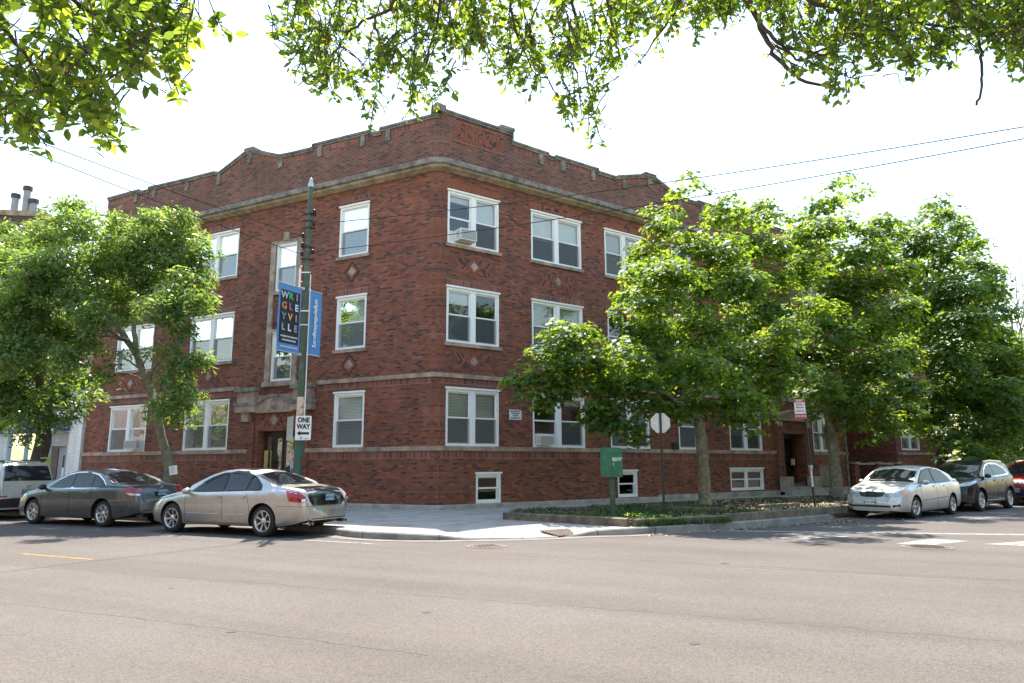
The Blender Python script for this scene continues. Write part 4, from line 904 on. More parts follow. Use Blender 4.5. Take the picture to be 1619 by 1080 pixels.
def seg(name, z0, z1, m, extra=0., cap=False):
    mb = MB(); n = max(2, int((z1-z0)/.5)+1); pr = [(rad(z0+(z1-z0)*i/n)+extra, z0+(z1-z0)*i/n) for i in range(n+1)]
    pr = [(.001, z0)]+pr+[(.001, z1)]; mb.lathe(pr, 20); return mb.build(name, m, P0, 40)
seg('base_sleeve', 0, 1.95, M['teal'], .022); seg('collar', 1.95, 2.03, M['teal'], .032)
seg('bare_band', 2.03, 3.17, M['rusty'], .004); seg('shaft', 3.17, 9.05, M['green'])
mb = MB(); mb.lathe([(.001, 9.32), (.03, 9.3), (.05, 9.25), (.045, 9.19), (.07, 9.15), (.078, 9.1), (.078, 9.04), (.06, 9.04)], 16); mb.build('finial', M['steel'], P0, 50)
for z in (6.95, 7.3, 7.85, 8.05, 8.25):
    mb = MB(); r0 = rad(z)+.012; mb.lathe([(r0, z-.03), (r0, z+.03), (r0-.03, z+.03)], 16)
    for a in (20, 200): mb.box((math.cos(R(a))*(r0+.05), math.sin(R(a))*(r0+.02), z), (.12, .03, .05))
    mb.build('clamp', M['black'], P0)
INS = []
for z, sx in ((7.1, -1), (7.35, -1), (7.62, -1), (7.15, 1), (8.3, 1), (7.95, 1)):
    mb = MB(); mb.lathe([(.02, -.06), (.05, -.05), (.03, -.02), (.05, .0), (.03, .03), (.045, .05), (.015, .07)], 10, (sx*(rad(z)+.08), -.05, z)); mb.build('insulator', M['black'], P0, 60); INS.append((sx*(rad(z)+.1), z))
for z in (6.35, 5.15):
    for sx in (-1, 1):
        mb = MB(); 
mb = MB(); mb.box((-.16, -.06, 6.05), (.05, .06, 1.25)); mb.tube([(-.16, -.06, 6.7), (-.12, -.08, 6.75)], .02, 6); mb.box((-.13, -.1, 6.3), (.1, .02, .03)); mb.box((0, -.13, 6.55), (.28, .01, .03)); mb.box((0, -.13, 5.48), (.28, .01, .04)); mb.box((0, -.13, 5.1), (.26, .01, .03)); mb.tube([(.13, -.07, 6.5), (.135, -.07, 5.5), (.14, -.07, 2.6)], .014, 6); mb.build('conduit', M['signwhite'], P0)
# banners: blade to the left (printed black panel) and to the right (blue)
M['ban_blue'] = basic('banner_blue', (.09, .25, .52), .6, var=.06); M['ban_black'] = basic('banner_black', (.012, .016, .022), .55)
def banner(name, label, sgn, length, z0, z1, yaw, seed):
    e = empty(name, (PX, PY, .15), R(yaw), label, 'banner')
    rows = []; rows2 = []; nz, nx = 16, 8
    mb = MB()
    def pt(u, v, o=0): # u 0..1 outwards, v 0..1 up
        x = .16+length*u; z = z0+(z1-z0)*v; b = .01*math.sin(u*3.1)*math.sin(v*6+seed)+.02*u*math.sin(v*3.1)
        return V((x, -b+o, z))
    mb.grid([[pt(i/nx, j/nz) for i in range(nx+1)] for j in range(nz+1)]); mb.grid([[pt(i/nx, j/nz, .004) for i in range(nx+1)] for j in range(nz+1)])
    mb.build('cloth', M['ban_blue'], e, 180)
    for z in (z0-.02, z1+.02):
        mb = MB(); mb.tube([(.08, 0, z), (.18+length, 0, z+.0)], .014, 8); mb.box((.12, 0, z), (.08, .07, .07)); mb.build('bracket', M['steel'], e)
    return e, pt
# camera-side of a yawed blade is local -y when yaw near 0, local +y when near 180
zb0, zb1 = 4.22, 6.1
e1, pt1 = banner('banner', 'dark banner with coloured letters and blue border on the left of the green pole', -1, .8, 4.32, 6.08, -116.8, 1)
mb = MB(); g = [[pt1(.06+.86*i/8, .115+.8*j/16)+V((0, .008, 0)) for i in range(9)] for j in range(17)]; mb.grid(g); mb.build('printed_panel', M['ban_black'], e1, 180)
bpy.context.view_layer.update()
def ban_text(e, pt, body, u, v, size, mat, bold=0., rot=0., sx=1., flip=True, align='CENTER', off=.028):
    p = e.matrix_world @ (pt(u, v)+V((0, off, 0)))
    ex = (e.matrix_world.to_3x3() @ V((-1, 0, 0))); ez = V((0, 0, 1))
    if not flip: p = e.matrix_world @ (pt(u, v)+V((0, -off, 0))); ex = -ex
    mw = basis(p, ex, ez)
    if rot: mw = mw @ Matrix.Rotation(R(rot), 4, 'Z')
    return text('lettering', body, e, mat, size, mw, bold, align, sx)
colr = {}
def cm(name, c): 
    if name not in colr: colr[name] = basic(name, c, .6)
    return colr[name]
grid_ = [[('W', 'letter_grey', (.55, .5, .55)), ('R', 'letter_green', (.08, .45, .12)), ('I', 'letter_pink', (.6, .25, .25))],
         [('G', 'letter_orange', (.7, .25, .06)), ('L', 'letter_magenta', (.55, .12, .25)), ('E', 'letter_white', (.75, .75, .75))],
         [('Y', 'letter_slate', (.2, .28, .28)), ('V', 'letter_gold', (.65, .42, .1)), ('I', 'letter_orange2', (.75, .28, .12))],
         [('L', 'letter_grey2', (.4, .38, .42)), ('L', 'letter_white', (.7, .7, .7)), ('E', 'letter_slate2', (.3, .32, .4))]]
for j, row in enumerate(grid_):
    for i, (ch, nm, c) in enumerate(row): ban_text(e1, pt1, ch, .77-.27*i, .83-.16*j, .25, cm(nm, c), .008)
ban_text(e1, pt1, 'WHERE FUN KNOWS', .49, .215, .062, cm('letter_white', (.7, .7, .7)), .002); ban_text(e1, pt1, 'NO BOUNDARIES', .49, .16, .062, cm('letter_white', (.7, .7, .7)), .002)
ban_text(e1, pt1, 'WRIGLEYVILLECHICAGO.ORG', .49, .06, .045, cm('letter_white', (.7, .7, .7)), .002)
e2, pt2 = banner('banner', 'blue banner with white web address running down right of the green pole', 1, .47, 4.36, 6.1, 63.2, 2)
bpy.context.view_layer.update()
ban_text(e2, pt2, 'wrigleyvillechicago.org', .5, .5, .19, M['signwhite'], .006, -90, .78, flip=False, off=.03)
# one way signs
def plate(name, label, cat, w_, h_, z, yaw, parent_xy, off, rc=.03, front=None, back=None, group=None, x0=0., tilt=0.):
    e = empty(name, (parent_xy[0], parent_xy[1], z), R(yaw), label, cat, group)
    mb = MB(); P = []
    for cx, cz, a0 in ((w_/2-rc, h_/2-rc, 0), (-w_/2+rc, h_/2-rc, 90), (-w_/2+rc, -h_/2+rc, 180), (w_/2-rc, -h_/2+rc, 270)):
        for k in range(5): a = R(a0+90*k/4); P.append((cx+rc*math.cos(a)+x0, cz+rc*math.sin(a)))
    f = [V((x, -off-.003, zz)) for x, zz in P]; b_ = [V((x, -off, zz)) for x, zz in P]
    mb.face(f, 0); mb.face(b_[::-1], 1); mb.grid([f+f[:1], b_+b_[:1]], 1)
    mb.build('plate', [front or M['signwhite'], back or M['steel']], e)
    return e
e3 = plate('one_way_sign', 'white ONE WAY sign with left arrow on the green pole', 'sign', .4, .63, 2.5, 8, (PX, PY), .19, x0=.13)
bpy.context.view_layer.update()
def on(e, x, y, z, **k): return basis(e.matrix_world @ V((x, y, z)), e.matrix_world.to_3x3() @ V((1, 0, 0)), (0, 0, 1))
text('lettering', 'ONE', e3, M['ink'], .175, on(e3, .13, -.196, .2), .008, sx=.82); text('lettering', 'WAY', e3, M['ink'], .175, on(e3, .13, -.196, .03), .008, sx=.82)
mb = MB(); y = -.196; mb.face([(-.03, y, -.14), (.06, y, -.07), (.06, y, -.11), (.28, y, -.11), (.28, y, -.17), (.06, y, -.17), (.06, y, -.21)]); mb.build('arrow', M['ink'], e3)
mb = MB(); mb.face([(.05, y-.001, -.29), (.06, y-.001, -.23), (.12, y-.001, -.24), (.11, y-.001, -.29)]); mb.face([(.16, y-.001, -.27), (.26, y-.001, -.265), (.26, y-.001, -.285), (.16, y-.001, -.29)]); mb.build('sticker', basic('sticker_grey', (.3, .32, .4), .6), e3)
mb = MB(); 
for dz in (.24, -.24): mb.box((.05, -.16, dz), (.2, .05, .03))
mb.build('bracket', M['steel'], e3)
e4 = plate('street_sign', 'plain grey back of a sign turned away on the green pole', 'sign', .4, .62, 2.5, 8-58, (PX, PY), .17, x0=-.2, front=M['steel'])
# stop sign seen from the back
STP = V((4.01, 19.21, .235))
e5 = empty('stop_sign', STP, R(2), 'grey back of an octagonal stop sign on a black post in the planting bed', 'sign')
mb = MB(); mb.box((0, 0, 1.35), (.05, .05, 2.7)); mb.box((0, 0, .04), (.09, .09, .1)); mb.build('post', M['black'], e5)
def octo(mb, r, y0, y1, z, m=0):
    P = [(r*math.cos(R(22.5+45*k)), r*math.sin(R(22.5+45*k))+z) for k in range(8)]; a = [V((x, y0, q)) for x, q in P]; b_ = [V((x, y1, q)) for x, q in P]
    mb.face(a, m); mb.face(b_, 1 if m == 0 else m); mb.grid([a+a[:1], b_+b_[:1]], m)
mb = MB(); octo(mb, .285, .028, .034, 2.4); mb.build('plate', [M['steel'], basic('stop_red', (.5, .02, .02), .5)], e5)
mb = MB()
for z in (2.25, 2.55): mb.box((0, .03, z), (.03, .02, .03))
mb.build('bolt', M['chrome'], e5)
# leaning signpost with red and white permit sign
PKP = V((9.36, 22.47, .235))
e6 = empty('parking_sign', PKP, R(0), 'red and white parking sign on a thin leaning black post', 'sign'); e6.rotation_euler = (0, R(-2.2), R(18))
mb = MB(); mb.tube([(0, 0, 0), (0, 0, 1.15), (.012, 0, 1.2), (.012, 0, 3.35)], .032, 8); mb.build('post', M['black'], e6)
mb = MB(); mb.box((0, -.005, 1.2), (.09, .09, .12)); mb.tube([(0, 0, .6), (0, 0, 1.15)], .036, 8); mb.build('sleeve', M['steel'], e6)
mb = MB(); mb.box((-.2, -.04, 3.02), (.42, .006, .62)); mb.build('plate', M['signwhite'], e6)
mb = MB(); mb.box((-.2, -.045, 2.79), (.4, .003, .15)); mb.box((-.2, -.045, 3.27), (.4, .003, .1)); mb.build('red_panel', M['redink'], e6)
bpy.context.view_layer.update()
def on6(e, x, y, z): m3 = e.matrix_world.to_3x3(); return basis(e.matrix_world @ V((x, y, z)), m3 @ V((1, 0, 0)), m3 @ V((0, 0, 1)))
text('lettering', 'PERMIT', e6, M['signwhite'], .085, on6(e6, -.2, -.048, 3.27), .002)
for tx, z in (('PARKING', 3.15), ('6PM-6AM', 3.06), ('ZONE 383', 2.95)): text('lettering', tx, e6, M['redink'], .07, on6(e6, -.2, -.045, z), .001)
text('lettering', 'TOW ZONE', e6, M['signwhite'], .075, on6(e6, -.2, -.048, 2.79), .002)
# green relay mailbox
BX = V((2.56, 18.55, .235))
e7 = empty('relay_mailbox', BX, R(-6), 'green steel box on a post with white scribble beside the timbers', 'mailbox')
mb = MB()
mb.box((0, 0, .5), (.1, .1, 1.0)); mb.box((0, 0, .01), (.26, .26, .03)); 
for sx in (-1, 1): mb.box((sx*.06, -.0, .5), (.012, .13, .98))
mb.build('post', M['green'], e7)
BW, BD, B0, B1 = .2, .2, .98, 1.66
sec = [(-BD, B0), (-BD, B1-.05), (-BD*.8, B1+.02), (-BD*.35, B1+.065), (0, B1+.075), (BD*.35, B1+.065), (BD*.8, B1+.02), (BD, B1-.05), (BD, B0)]
# body turned 50 degrees so its side and front both show
Rz = Matrix.Rotation(R(40), 3, 'Z'); mb = MB()
L_ = [Rz @ V((-BW, y, z)) for y, z in sec]; R_ = [Rz @ V((BW, y, z)) for y, z in sec]
mb.grid([L_+L_[:1], R_+R_[:1]]); mb.face(L_); mb.face(R_)
M['boxgreen'] = basic('mailbox_green', (.035, .19, .09), .45, var=.3, vscale=4, dirt=(.1, .19, .12))
o = mb.build('body', M['boxgreen'], e7)
mb = MB()
for x in (-BW-.004, BW+.004):
    a = [Rz @ V((x, y*1.04, z)) for y, z in sec[1:-1]]; b_ = [Rz @ V((x*.9, y*1.04, z)) for y, z in sec[1:-1]]; mb.grid([a, b_])
mb.build('rim', M['boxgreen'], e7)
mb = MB(); q = lambda x, y, z: Rz @ V((x, y, z))
mb.hexa([q(-.16, -BD-.006, B0+.04), q(.16, -BD-.006, B0+.04), q(-.16, -BD, B0+.04), q(.16, -BD, B0+.04), q(-.16, -BD-.006, B1-.1), q(.16, -BD-.006, B1-.1), q(-.16, -BD, B1-.1), q(.16, -BD, B1-.1)]); d_ = mb.build('door', M['boxgreen'], e7)
mb = MB(); mb.hexa([q(-.14+a, -BD-.02+b, B0+.3+c) for c in (0, .06) for b in (0, .014) for a in (0, .03)]); mb.build('latch', M['steel'], d_)
mb = MB()
xs = np.linspace(-.15, .17, 40)
pts = [q(x, -BD-.009, 1.43+.045*math.sin(i*1.05)+(x*.08)) for i, x in enumerate(xs)]
mb.tube(pts, .007, 4); pts = [q(-.12+.035*math.cos(t), -BD-.009, 1.43+.05*math.sin(t)) for t in np.linspace(0, 6.2, 12)]; mb.tube(pts, .006, 4); pts = [q(-.05+.03*math.cos(t), -BD-.009, 1.42+.045*math.sin(t)) for t in np.linspace(0, 6.2, 12)]; mb.tube(pts, .006, 4)
mb.build('scribble', M['paper'], e7)
# utility wires: two spans left of the pole and two right of it
def wire(a, b_, sag, label, rad_=.01):
    P = []
    for k in range(41):
        t = k/40; p = V(a).lerp(V(b_), t); p.z -= sag*4*t*(1-t); P.append(p)
    mb = MB(); mb.tube(P, rad_, 5); tag(mb.build('utility_wire', M['wire']), label, 'wire', 'utility wires')
M['wire'] = basic('wire', (.02, .018, .018), .9, spec=.1)
zi = .15
la = at(5, 213, 12.2); lb = at(64, 216, 12.8)
def ext(a, p, k=1.6): return p+(a-p)*k
pA = V((PX-.2, PY-.05, 7.1+zi)); pB = V((PX-.2, PY-.05, 7.62+zi))
wire(ext(la, pA), pA, .12, 'lower black wire from the green pole to the upper left'); wire(ext(lb, pB), pB, .12, 'upper black wire from the green pole to the upper left')
pC = V((PX+.2, PY-.05, 7.15+zi)); pD = V((PX+.2, PY-.05, 7.95+zi))
ra = at(1619, 200, 11.8); rb = at(1619, 180, 11.8)
wire(ext(ra, pC, 1.4), pC, .28, 'lower black wire from the green pole across to the upper right'); wire(ext(rb, pD, 1.4), pD, .3, 'upper black wire from the green pole across to the upper right')
# ================================================================== CARS
def curve(P, sm=.06):
    xs = np.array([p[0] for p in P]); ys = np.array([p[1] for p in P]); o = np.argsort(xs); xs, ys = xs[o], ys[o]
    g = np.linspace(xs[0]-.3, xs[-1]+.3, 900); v = np.interp(g, xs, ys); k = max(1, int(sm/(g[1]-g[0]))); ker = np.hanning(2*k+3); ker /= ker.sum()
    vv = np.convolve(np.pad(v, k+1, mode='edge'), ker, mode='valid'); return lambda x: float(np.interp(x, g, vv))
def car_paint(name, col, metal=.75, rough=.24):
    m, nt, b = new_mat(name); L = nt.links
    b.inputs['Metallic'].default_value = metal; b.inputs['Roughness'].default_value = rough; b.inputs['Coat Weight'].default_value = .8 if max(col) > .03 else .25; b.inputs['Coat Roughness'].default_value = .05
    tc = N(nt, 'ShaderNodeTexCoord'); no = N(nt, 'ShaderNodeTexNoise', i_Scale=2.2, i_Detail=7., i_Roughness=.7); L.new(tc.outputs['Object'], no.inputs['Vector'])
    rp = ramp(nt, [(.3, [c*.82 for c in col]), (.6, col)]); L.new(no.outputs['Fac'], rp.inputs['Fac'])
    # road dust low on the body
    sx = N(nt, 'ShaderNodeSeparateXYZ'); L.new(tc.outputs['Object'], sx.inputs[0]); mr = N(nt, 'ShaderNodeMapRange'); mr.inputs['From Min'].default_value = .55; mr.inputs['From Max'].default_value = .2; mr.inputs['To Max'].default_value = .55
    L.new(sx.outputs['Z'], mr.inputs['Value']); mx = N(nt, 'ShaderNodeMix', data_type='RGBA'); L.new(mr.outputs[0], mx.inputs['Factor']); L.new(rp.outputs[0], mx.inputs['A']); mx.inputs['B'].default_value = (.27, .23, .19, 1)
    L.new(mx.outputs['Result'], b.inputs['Base Color'])
    r2 = ramp(nt, [(.35, (rough+.2,)*3), (.65, (rough,)*3)]); L.new(no.outputs['Fac'], r2.inputs['Fac']); L.new(r2.outputs[0], b.inputs['Roughness'])
    return m
def section(c, x):
    T, zB, zb, w = c['T'], c['B'], c['b'], c['w']; W = w(x); tb = c.get('tumble', .42); yb = min(zB(x), T(x)-.05); bot = zb(x)
    sh = c.get('shift', .2)*max(-1, min(1, x/.9))*(1-.75*max(0, min(1, (abs(x)-1.1)/.7))); crown = c.get('crown', .05)
    P = [(0, bot), (.8*W, bot), (.94*W, bot+.02), (.975*W, bot+.1)]
    mid = bot+(yb-bot)*.5; P += [(.995*W, mid-.06), (W, mid+.05), (.995*W, yb-.14), (.98*W, yb-.05), (.955*W, yb), (.925*W, yb+.015)]
    wg = .915*W; tc = T(x); h = tc-yb
    zc = yb+.015+max(0., h-.015)*(.86 if h > .2 else .55)
    r_ = min(.13, .5*(tc-zc)+.06 if h > .2 else .1)
    for k in (.33, .66, 1.): z = yb+.015+(zc-yb-.015)*k; P.append((wg-(z-yb)*tb, z))
    yc = wg-(zc-yb)*tb
    def top(y): xx = x+sh*(y/W)**2; return min(T(xx), 9)-crown*(y/max(yc, .1))**2*min(1, h*3)
    y1 = yc-r_; z1 = max(top(y1), zc+.001) if h > .1 else top(y1)
    P.append((yc-.03*r_/.13, zc+(z1-zc)*.55)); P.append((y1+.04*r_/.13, zc+(z1-zc)*.88)); P.append((y1, z1))
    for k in (.75, .5, .25, 0): P.append((y1*k, top(y1*k)))
    return P
def car(name, label, loc, yaw, c, P):
    """x forward, y left. c: curves; P: callable adding patches"""
    e = empty(name, loc, yaw, label, 'car', c.get('group'))
    L2 = c['L']/2; xs = sorted(set([round(v, 4) for v in np.concatenate([np.linspace(-L2, L2, 84), L2-np.array([.015, .04, .08, .13]), -L2+np.array([.015, .04, .08, .13])])]))
    rows = []
    for x in xs:
        s_ = section(c, x); rows.append([V((x, y, z)) for y, z in s_]+[V((x, -y, z)) for y, z in s_[-2:0:-1]])
    mb = MB(); mb.grid(rows, 0, True); mb.face(rows[0][::-1]); mb.face(rows[-1])
    me = bpy.data.meshes.new('body'); me.from_pydata(mb.v, [], mb.f); bm = bmesh.new(); bm.from_mesh(me); bmesh.ops.recalc_face_normals(bm, faces=bm.faces); bm.to_mesh(me)
    bvh = BVHTree.FromBMesh(bm); bm.free()
    # wheel arches cut out of the shell
    body = bpy.data.objects.new('body', me); COL.objects.link(body)
    cut = MB(); Rw = c['R']; ax = c['axles']; tw = c['track']/2
    for x in ax:
        for s_ in (-1, 1):
            pr = [(.001, s_*(tw-.16)), (Rw+c.get('gap', .05), s_*(tw-.16)), (Rw+c.get('gap', .05), s_*1.3), (.001, s_*1.3)]
            if s_ < 0: pr = pr[::-1]
            cut.lathe(pr, 40, (x, 0, Rw+.01), 'Y')
    co = cut.build('cutter', M['black']); cb_ = bmesh.new(); cb_.from_mesh(co.data); bmesh.ops.remove_doubles(cb_, verts=cb_.verts, dist=.003); bmesh.ops.recalc_face_normals(cb_, faces=cb_.faces); cb_.to_mesh(co.data); cb_.free()
    md = body.modifiers.new('cut', 'BOOLEAN'); md.object = co; md.operation = 'DIFFERENCE'; md.solver = 'EXACT'
    dg = bpy.context.evaluated_depsgraph_get(); m2 = bpy.data.meshes.new_from_object(body.evaluated_get(dg)); body.modifiers.clear(); body.data = m2; bpy.data.objects.remove(co)
    m2.materials.clear(); m2.materials.append(c['paint']); m2.materials.append(M['black'])
    for p in m2.polygons:
        cc = p.center; ins = (abs(p.normal.y) < .5 and any(abs(math.hypot(cc.x-x, cc.z-Rw-.01)-(Rw+c.get('gap', .05))) < .012 for x in ax)) or abs(abs(p.normal.y)-1) < .02 and abs(abs(cc.y)-(tw-.16)) < .01
        under = p.normal.z < -.85 and cc.z < .45
        p.material_index = 1 if (ins or under) else 0; p.use_smooth = True
    m2.set_sharp_from_angle(angle=R(38)); body.parent = e; body.data.name = 'body'
    def patch(nm, poly, yaw_, mat, off=.006, mirror=False, depth=.02, grid=.08, parent=None, label=None, sm=30, both=True):
        D = V((math.cos(R(yaw_)), math.sin(R(yaw_)), 0)); Uh = V((-math.sin(R(yaw_)), math.cos(R(yaw_)), 0)); Vv = V((0, 0, 1))
        if yaw_ == 999: D, Uh, Vv = V((0, 0, 1)), V((1, 0, 0)), V((0, 1, 0))
        b = bmesh.new(); f = b.faces.new([b.verts.new((u, v, 0)) for u, v in poly])
        us = [u for u, v in poly]; vs = [v for u, v in poly]
        for lo, hi, n in ((min(us), max(us), V((1, 0, 0))), (min(vs), max(vs), V((0, 1, 0)))):
            k = lo+grid
            while k < hi-1e-4:
                bmesh.ops.bisect_plane(b, geom=b.verts[:]+b.edges[:]+b.faces[:], plane_co=n*k, plane_no=n); k += grid
        ok = True
        for v in b.verts:
            o_ = Uh*v.co.x+Vv*v.co.y+D*6
            h, nn, _, _ = bvh.ray_cast(o_, -D)
            if h is None:
                h, nn, _, _ = bvh.find_nearest(Uh*v.co.x+Vv*v.co.y+D*c['L']*.5 if abs(D.x) > .5 else Uh*v.co.x+Vv*v.co.y+D*.9)
            if nn.dot(D) < 0: nn = -nn
            v.co = h+(nn*.6+D*.4).normalized()*off
        rim = [ed for ed in b.edges if len(ed.link_faces) == 1]
        ex = bmesh.ops.extrude_edge_only(b, edges=rim)['geom']
        for g_ in ex:
            if isinstance(g_, bmesh.types.BMVert): g_.co -= D*depth
        bmesh.ops.recalc_face_normals(b, faces=b.faces)
        outs = []
        for s_ in ((1, -1) if mirror else (1,)):
            m_ = bpy.data.meshes.new(nm); 
            if s_ < 0:
                for v in b.verts: v.co.y = -v.co.y
                bmesh.ops.reverse_faces(b, faces=b.faces)
            b.to_mesh(m_); m_.materials.append(mat)
            m_.polygons.foreach_set('use_smooth', [True]*len(m_.polygons)); m_.set_sharp_from_angle(angle=R(sm))
            o = bpy.data.objects.new(nm, m_); COL.objects.link(o); o.parent = parent or e
            if label: o['label'] = label
            outs.append(o)
        b.free(); return outs
    def seam(pts, yaw_, wd=.008, mirror=True, mat=None, nm='panel_gap', off=.0025, parent=None, rad_=None):
        """thin line lying on the body along (u, v) points"""
        D = V((math.cos(R(yaw_)), math.sin(R(yaw_)), 0)); Uh = V((-math.sin(R(yaw_)), math.cos(R(yaw_)), 0)); out = []
        for (a, b_) in zip(pts, pts[1:]):
            n = max(1, int(math.dist(a, b_)/.05))
            for k in range(n): t = k/n; out.append((a[0]+(b_[0]-a[0])*t, a[1]+(b_[1]-a[1])*t))
        out.append(pts[-1]); W3 = []
        for u, v in out:
            h, nn, _, _ = bvh.ray_cast(Uh*u+V((0, 0, v))+D*6, -D)
            if h is None: continue
            W3.append(h+D*off*.2)
        if len(W3) < 2: return
        for s_ in ((1, -1) if mirror else (1,)):
            mb = MB(); mb.tube([V((p.x, p.y*s_, p.z)) for p in W3], wd/2, 5); mb.build(nm, mat or M['gap'], parent or e)
    # wheels
    proto = None
    for x in ax:
        for s_ in (1, -1):
            st = c.get('steer', 0) if x > 0 else 0
            if proto is None:
                wh = empty('wheel', (0, 0, 0)); Ri = c['rim']; tb_ = MB(); w2 = .1
                tb_.lathe([(Ri-.01, -w2), (Ri+.03, -w2-.008), (Rw-.03, -w2), (Rw-.008, -w2+.02), (Rw, -w2+.05), (Rw, w2-.05), (Rw-.008, w2-.02), (Rw-.03, w2), (Ri+.03, w2+.008), (Ri-.01, w2), (Ri-.03, w2-.03), (Ri-.03, -w2)], 40, (0, 0, 0), 'Y'); tb_.build('tyre', M['rubber'], wh, 50)
                rb = MB(); rb.lathe([(Ri+.006, w2+.004), (Ri-.008, w2+.006), (Ri-.022, w2-.012), (Ri-.035, w2-.05), (Ri-.04, -.02)], 40, (0, 0, 0), 'Y')
                ns = c.get('spokes', 7); hub = .055
                sw = c.get('spoke_w', .04)
                for k in range(ns):
                    a = 2*math.pi*k/ns; ca, sa = math.cos(a), math.sin(a)
                    def q(r_, t, y): return V((ca*r_-sa*t, y, sa*r_+ca*t))
                    w0, w1, wm = sw*.7, sw*1.15, sw*.6
                    secs = [(hub*.7, w0, w2-.035), (Ri*.5, wm, w2-.022), (Ri*.8, sw*.85, w2-.014), (Ri-.018, w1, w2-.012)]
                    rows_ = [[q(r_, -t, y-.03), q(r_, -t*.8, y), q(r_, t*.8, y), q(r_, t, y-.03)] for r_, t, y in secs]; rb.grid(rows_)
                rb.lathe([(.001, w2-.012), (.03, w2-.012), (.045, w2-.02), (hub+.02, w2-.035), (hub+.02, w2-.07)], 20, (0, 0, 0), 'Y')
                rb.build('rim', c.get('rimmat', M['alloy']), wh, 35)
                db = MB(); db.lathe([(.001, w2-.085), (Ri-.05, w2-.085), (Ri-.03, w2-.1)], 30, (0, 0, 0), 'Y'); db.build('brake_disc', M['brake'], wh)
                proto = wh; o = wh
            else:
                o = proto.copy(); COL.objects.link(o)
                for ch in proto.children: d = ch.copy(); COL.objects.link(d); d.parent = o
            o.parent = e; o.location = (x, s_*(tw-.1), Rw); o.rotation_euler = (0, rnd.uniform(0, 6), (0 if s_ > 0 else math.pi)+R(st))
            if s_ < 0: o.rotation_euler = (0, rnd.uniform(0, 6), math.pi+R(st))
    # mirrors
    mx_, mz_ = c['mirror']
    for s_ in (1, -1):
        h, nn, _, _ = bvh.ray_cast(V((mx_, s_*6, mz_)), V((0, -s_, 0)))
        y0 = abs(h.y) if h else .85
        mb = MB(); rows_ = []
        for k, (t, sc_) in enumerate(((-.07, .3), (-.06, .75), (-.02, 1), (.05, .92), (.1, .6), (.115, .2))):
            rows_.append([V((mx_+t, s_*(y0+.13+.1*sc_*math.cos(a)), mz_+.03+.075*sc_*math.sin(a))) for a in [2*math.pi*j/14 for j in range(14)]])
        mb.grid(rows_, 0, True); mb.face(rows_[0]); mb.face(rows_[-1]); mb.box((mx_+.02, s_*(y0+.02), mz_-.01), (.06, .13, .035))
        mb.build('side_mirror', c.get('mirmat', c['paint']), e, 60)
    P(e, patch, seam, bvh)
    return e
M['gap'] = basic('panel_gap', (.01, .01, .01), .6); M['brake'] = basic('brake_disc', (.07, .065, .06), .5, metal=.5); M['seat'] = basic('car_seat', (.06, .055, .05), .8)
def lamp_mat(name, col, rough=.08):
    m, nt, b = new_mat(name); b.inputs['Base Color'].default_value = (*col, 1); b.inputs['Roughness'].default_value = rough; b.inputs['Coat Weight'].default_value = 1; b.inputs['Metallic'].default_value = .3; return m
M['red_lamp'] = lamp_mat('red_lamp', (.34, .008, .01)); M['clear_lamp'] = lamp_mat('clear_lamp', (.6, .6, .6)); M['amber_lamp'] = lamp_mat('amber_lamp', (.7, .22, .03)); M['head_lamp'] = lamp_mat('head_lamp', (.42, .45, .44), .12)
M['plate_blue'] = basic('licence_plate_blue', (.2, .36, .5), .5); M['trim'] = basic('black_trim', (.02, .02, .022), .35)
def lplate(e, x, y, z, yaw_, txt, mat, w_=.3, h_=.15, tilt=0):
    p = empty('licence_plate', (x, y, z)); p.parent = e; p.rotation_euler = (0, R(tilt), R(yaw_))
    mb = MB(); mb.box((0, 0, 0), (.008, w_, h_)); mb.build('plate', M['trim'], p); mb = MB(); mb.box((.006, 0, 0), (.006, w_-.015, h_-.015)); mb.build('face', mat, p)
    c = bpy.data.curves.new('lettering', 'FONT'); c.body = txt; c.size = .085; c.align_x = 'CENTER'; c.align_y = 'CENTER'; c.offset = .002; c.materials.append(M['ink'])
    o = flat_text('lettering', c); o.parent = p; o.matrix_local = basis((.0105, 0, -.01), (0, 1, 0), (0, 0, 1))
def side(u): return [(-x, z) for x, z in u]
# ---------- silver sedan (rear three-quarter)
Wc = lambda W, L2: curve([(-L2-.3, W*.62), (-L2, W*.66), (-L2+.06, W*.8), (-L2+.22, W*.905), (-L2+.6, W*.965), (-1.2, W), (.8, W), (L2-.75, W*.965), (L2-.4, W*.9), (L2-.15, W*.77), (L2-.04, W*.6), (L2, W*.5)], .05)
silver = dict(L=4.9, R=.335, rim=.225, track=1.72, axles=(1.46, -1.36), spokes=7, spoke_w=.03,
    T=curve([(-2.45, .62), (-2.43, .78), (-2.39, .92), (-2.3, 1.02), (-1.85, 1.09), (-1.55, 1.14), (-1.0, 1.36), (-.65, 1.45), (-.2, 1.485), (.15, 1.46), (.42, 1.39), (.8, 1.2), (1.22, .99), (1.5, .94), (2.0, .83), (2.3, .7), (2.42, .58), (2.45, .45)], .08),
    B=curve([(-2.45, .8), (-2.2, .95), (-1.7, .985), (-.9, .965), (.8, .92), (1.3, .86), (1.9, .76), (2.3, .62), (2.45, .42)], .12),
    b=curve([(-2.45, .36), (-2.2, .27), (-1.8, .21), (1.7, .2), (2.2, .22), (2.45, .3)], .1), w=Wc(.91, 2.45), tumble=.46, shift=.24,
    mirror=(.88, .93), paint=car_paint('silver_paint', (.5, .475, .44)), mirmat=None)
silver['mirmat'] = silver['paint']
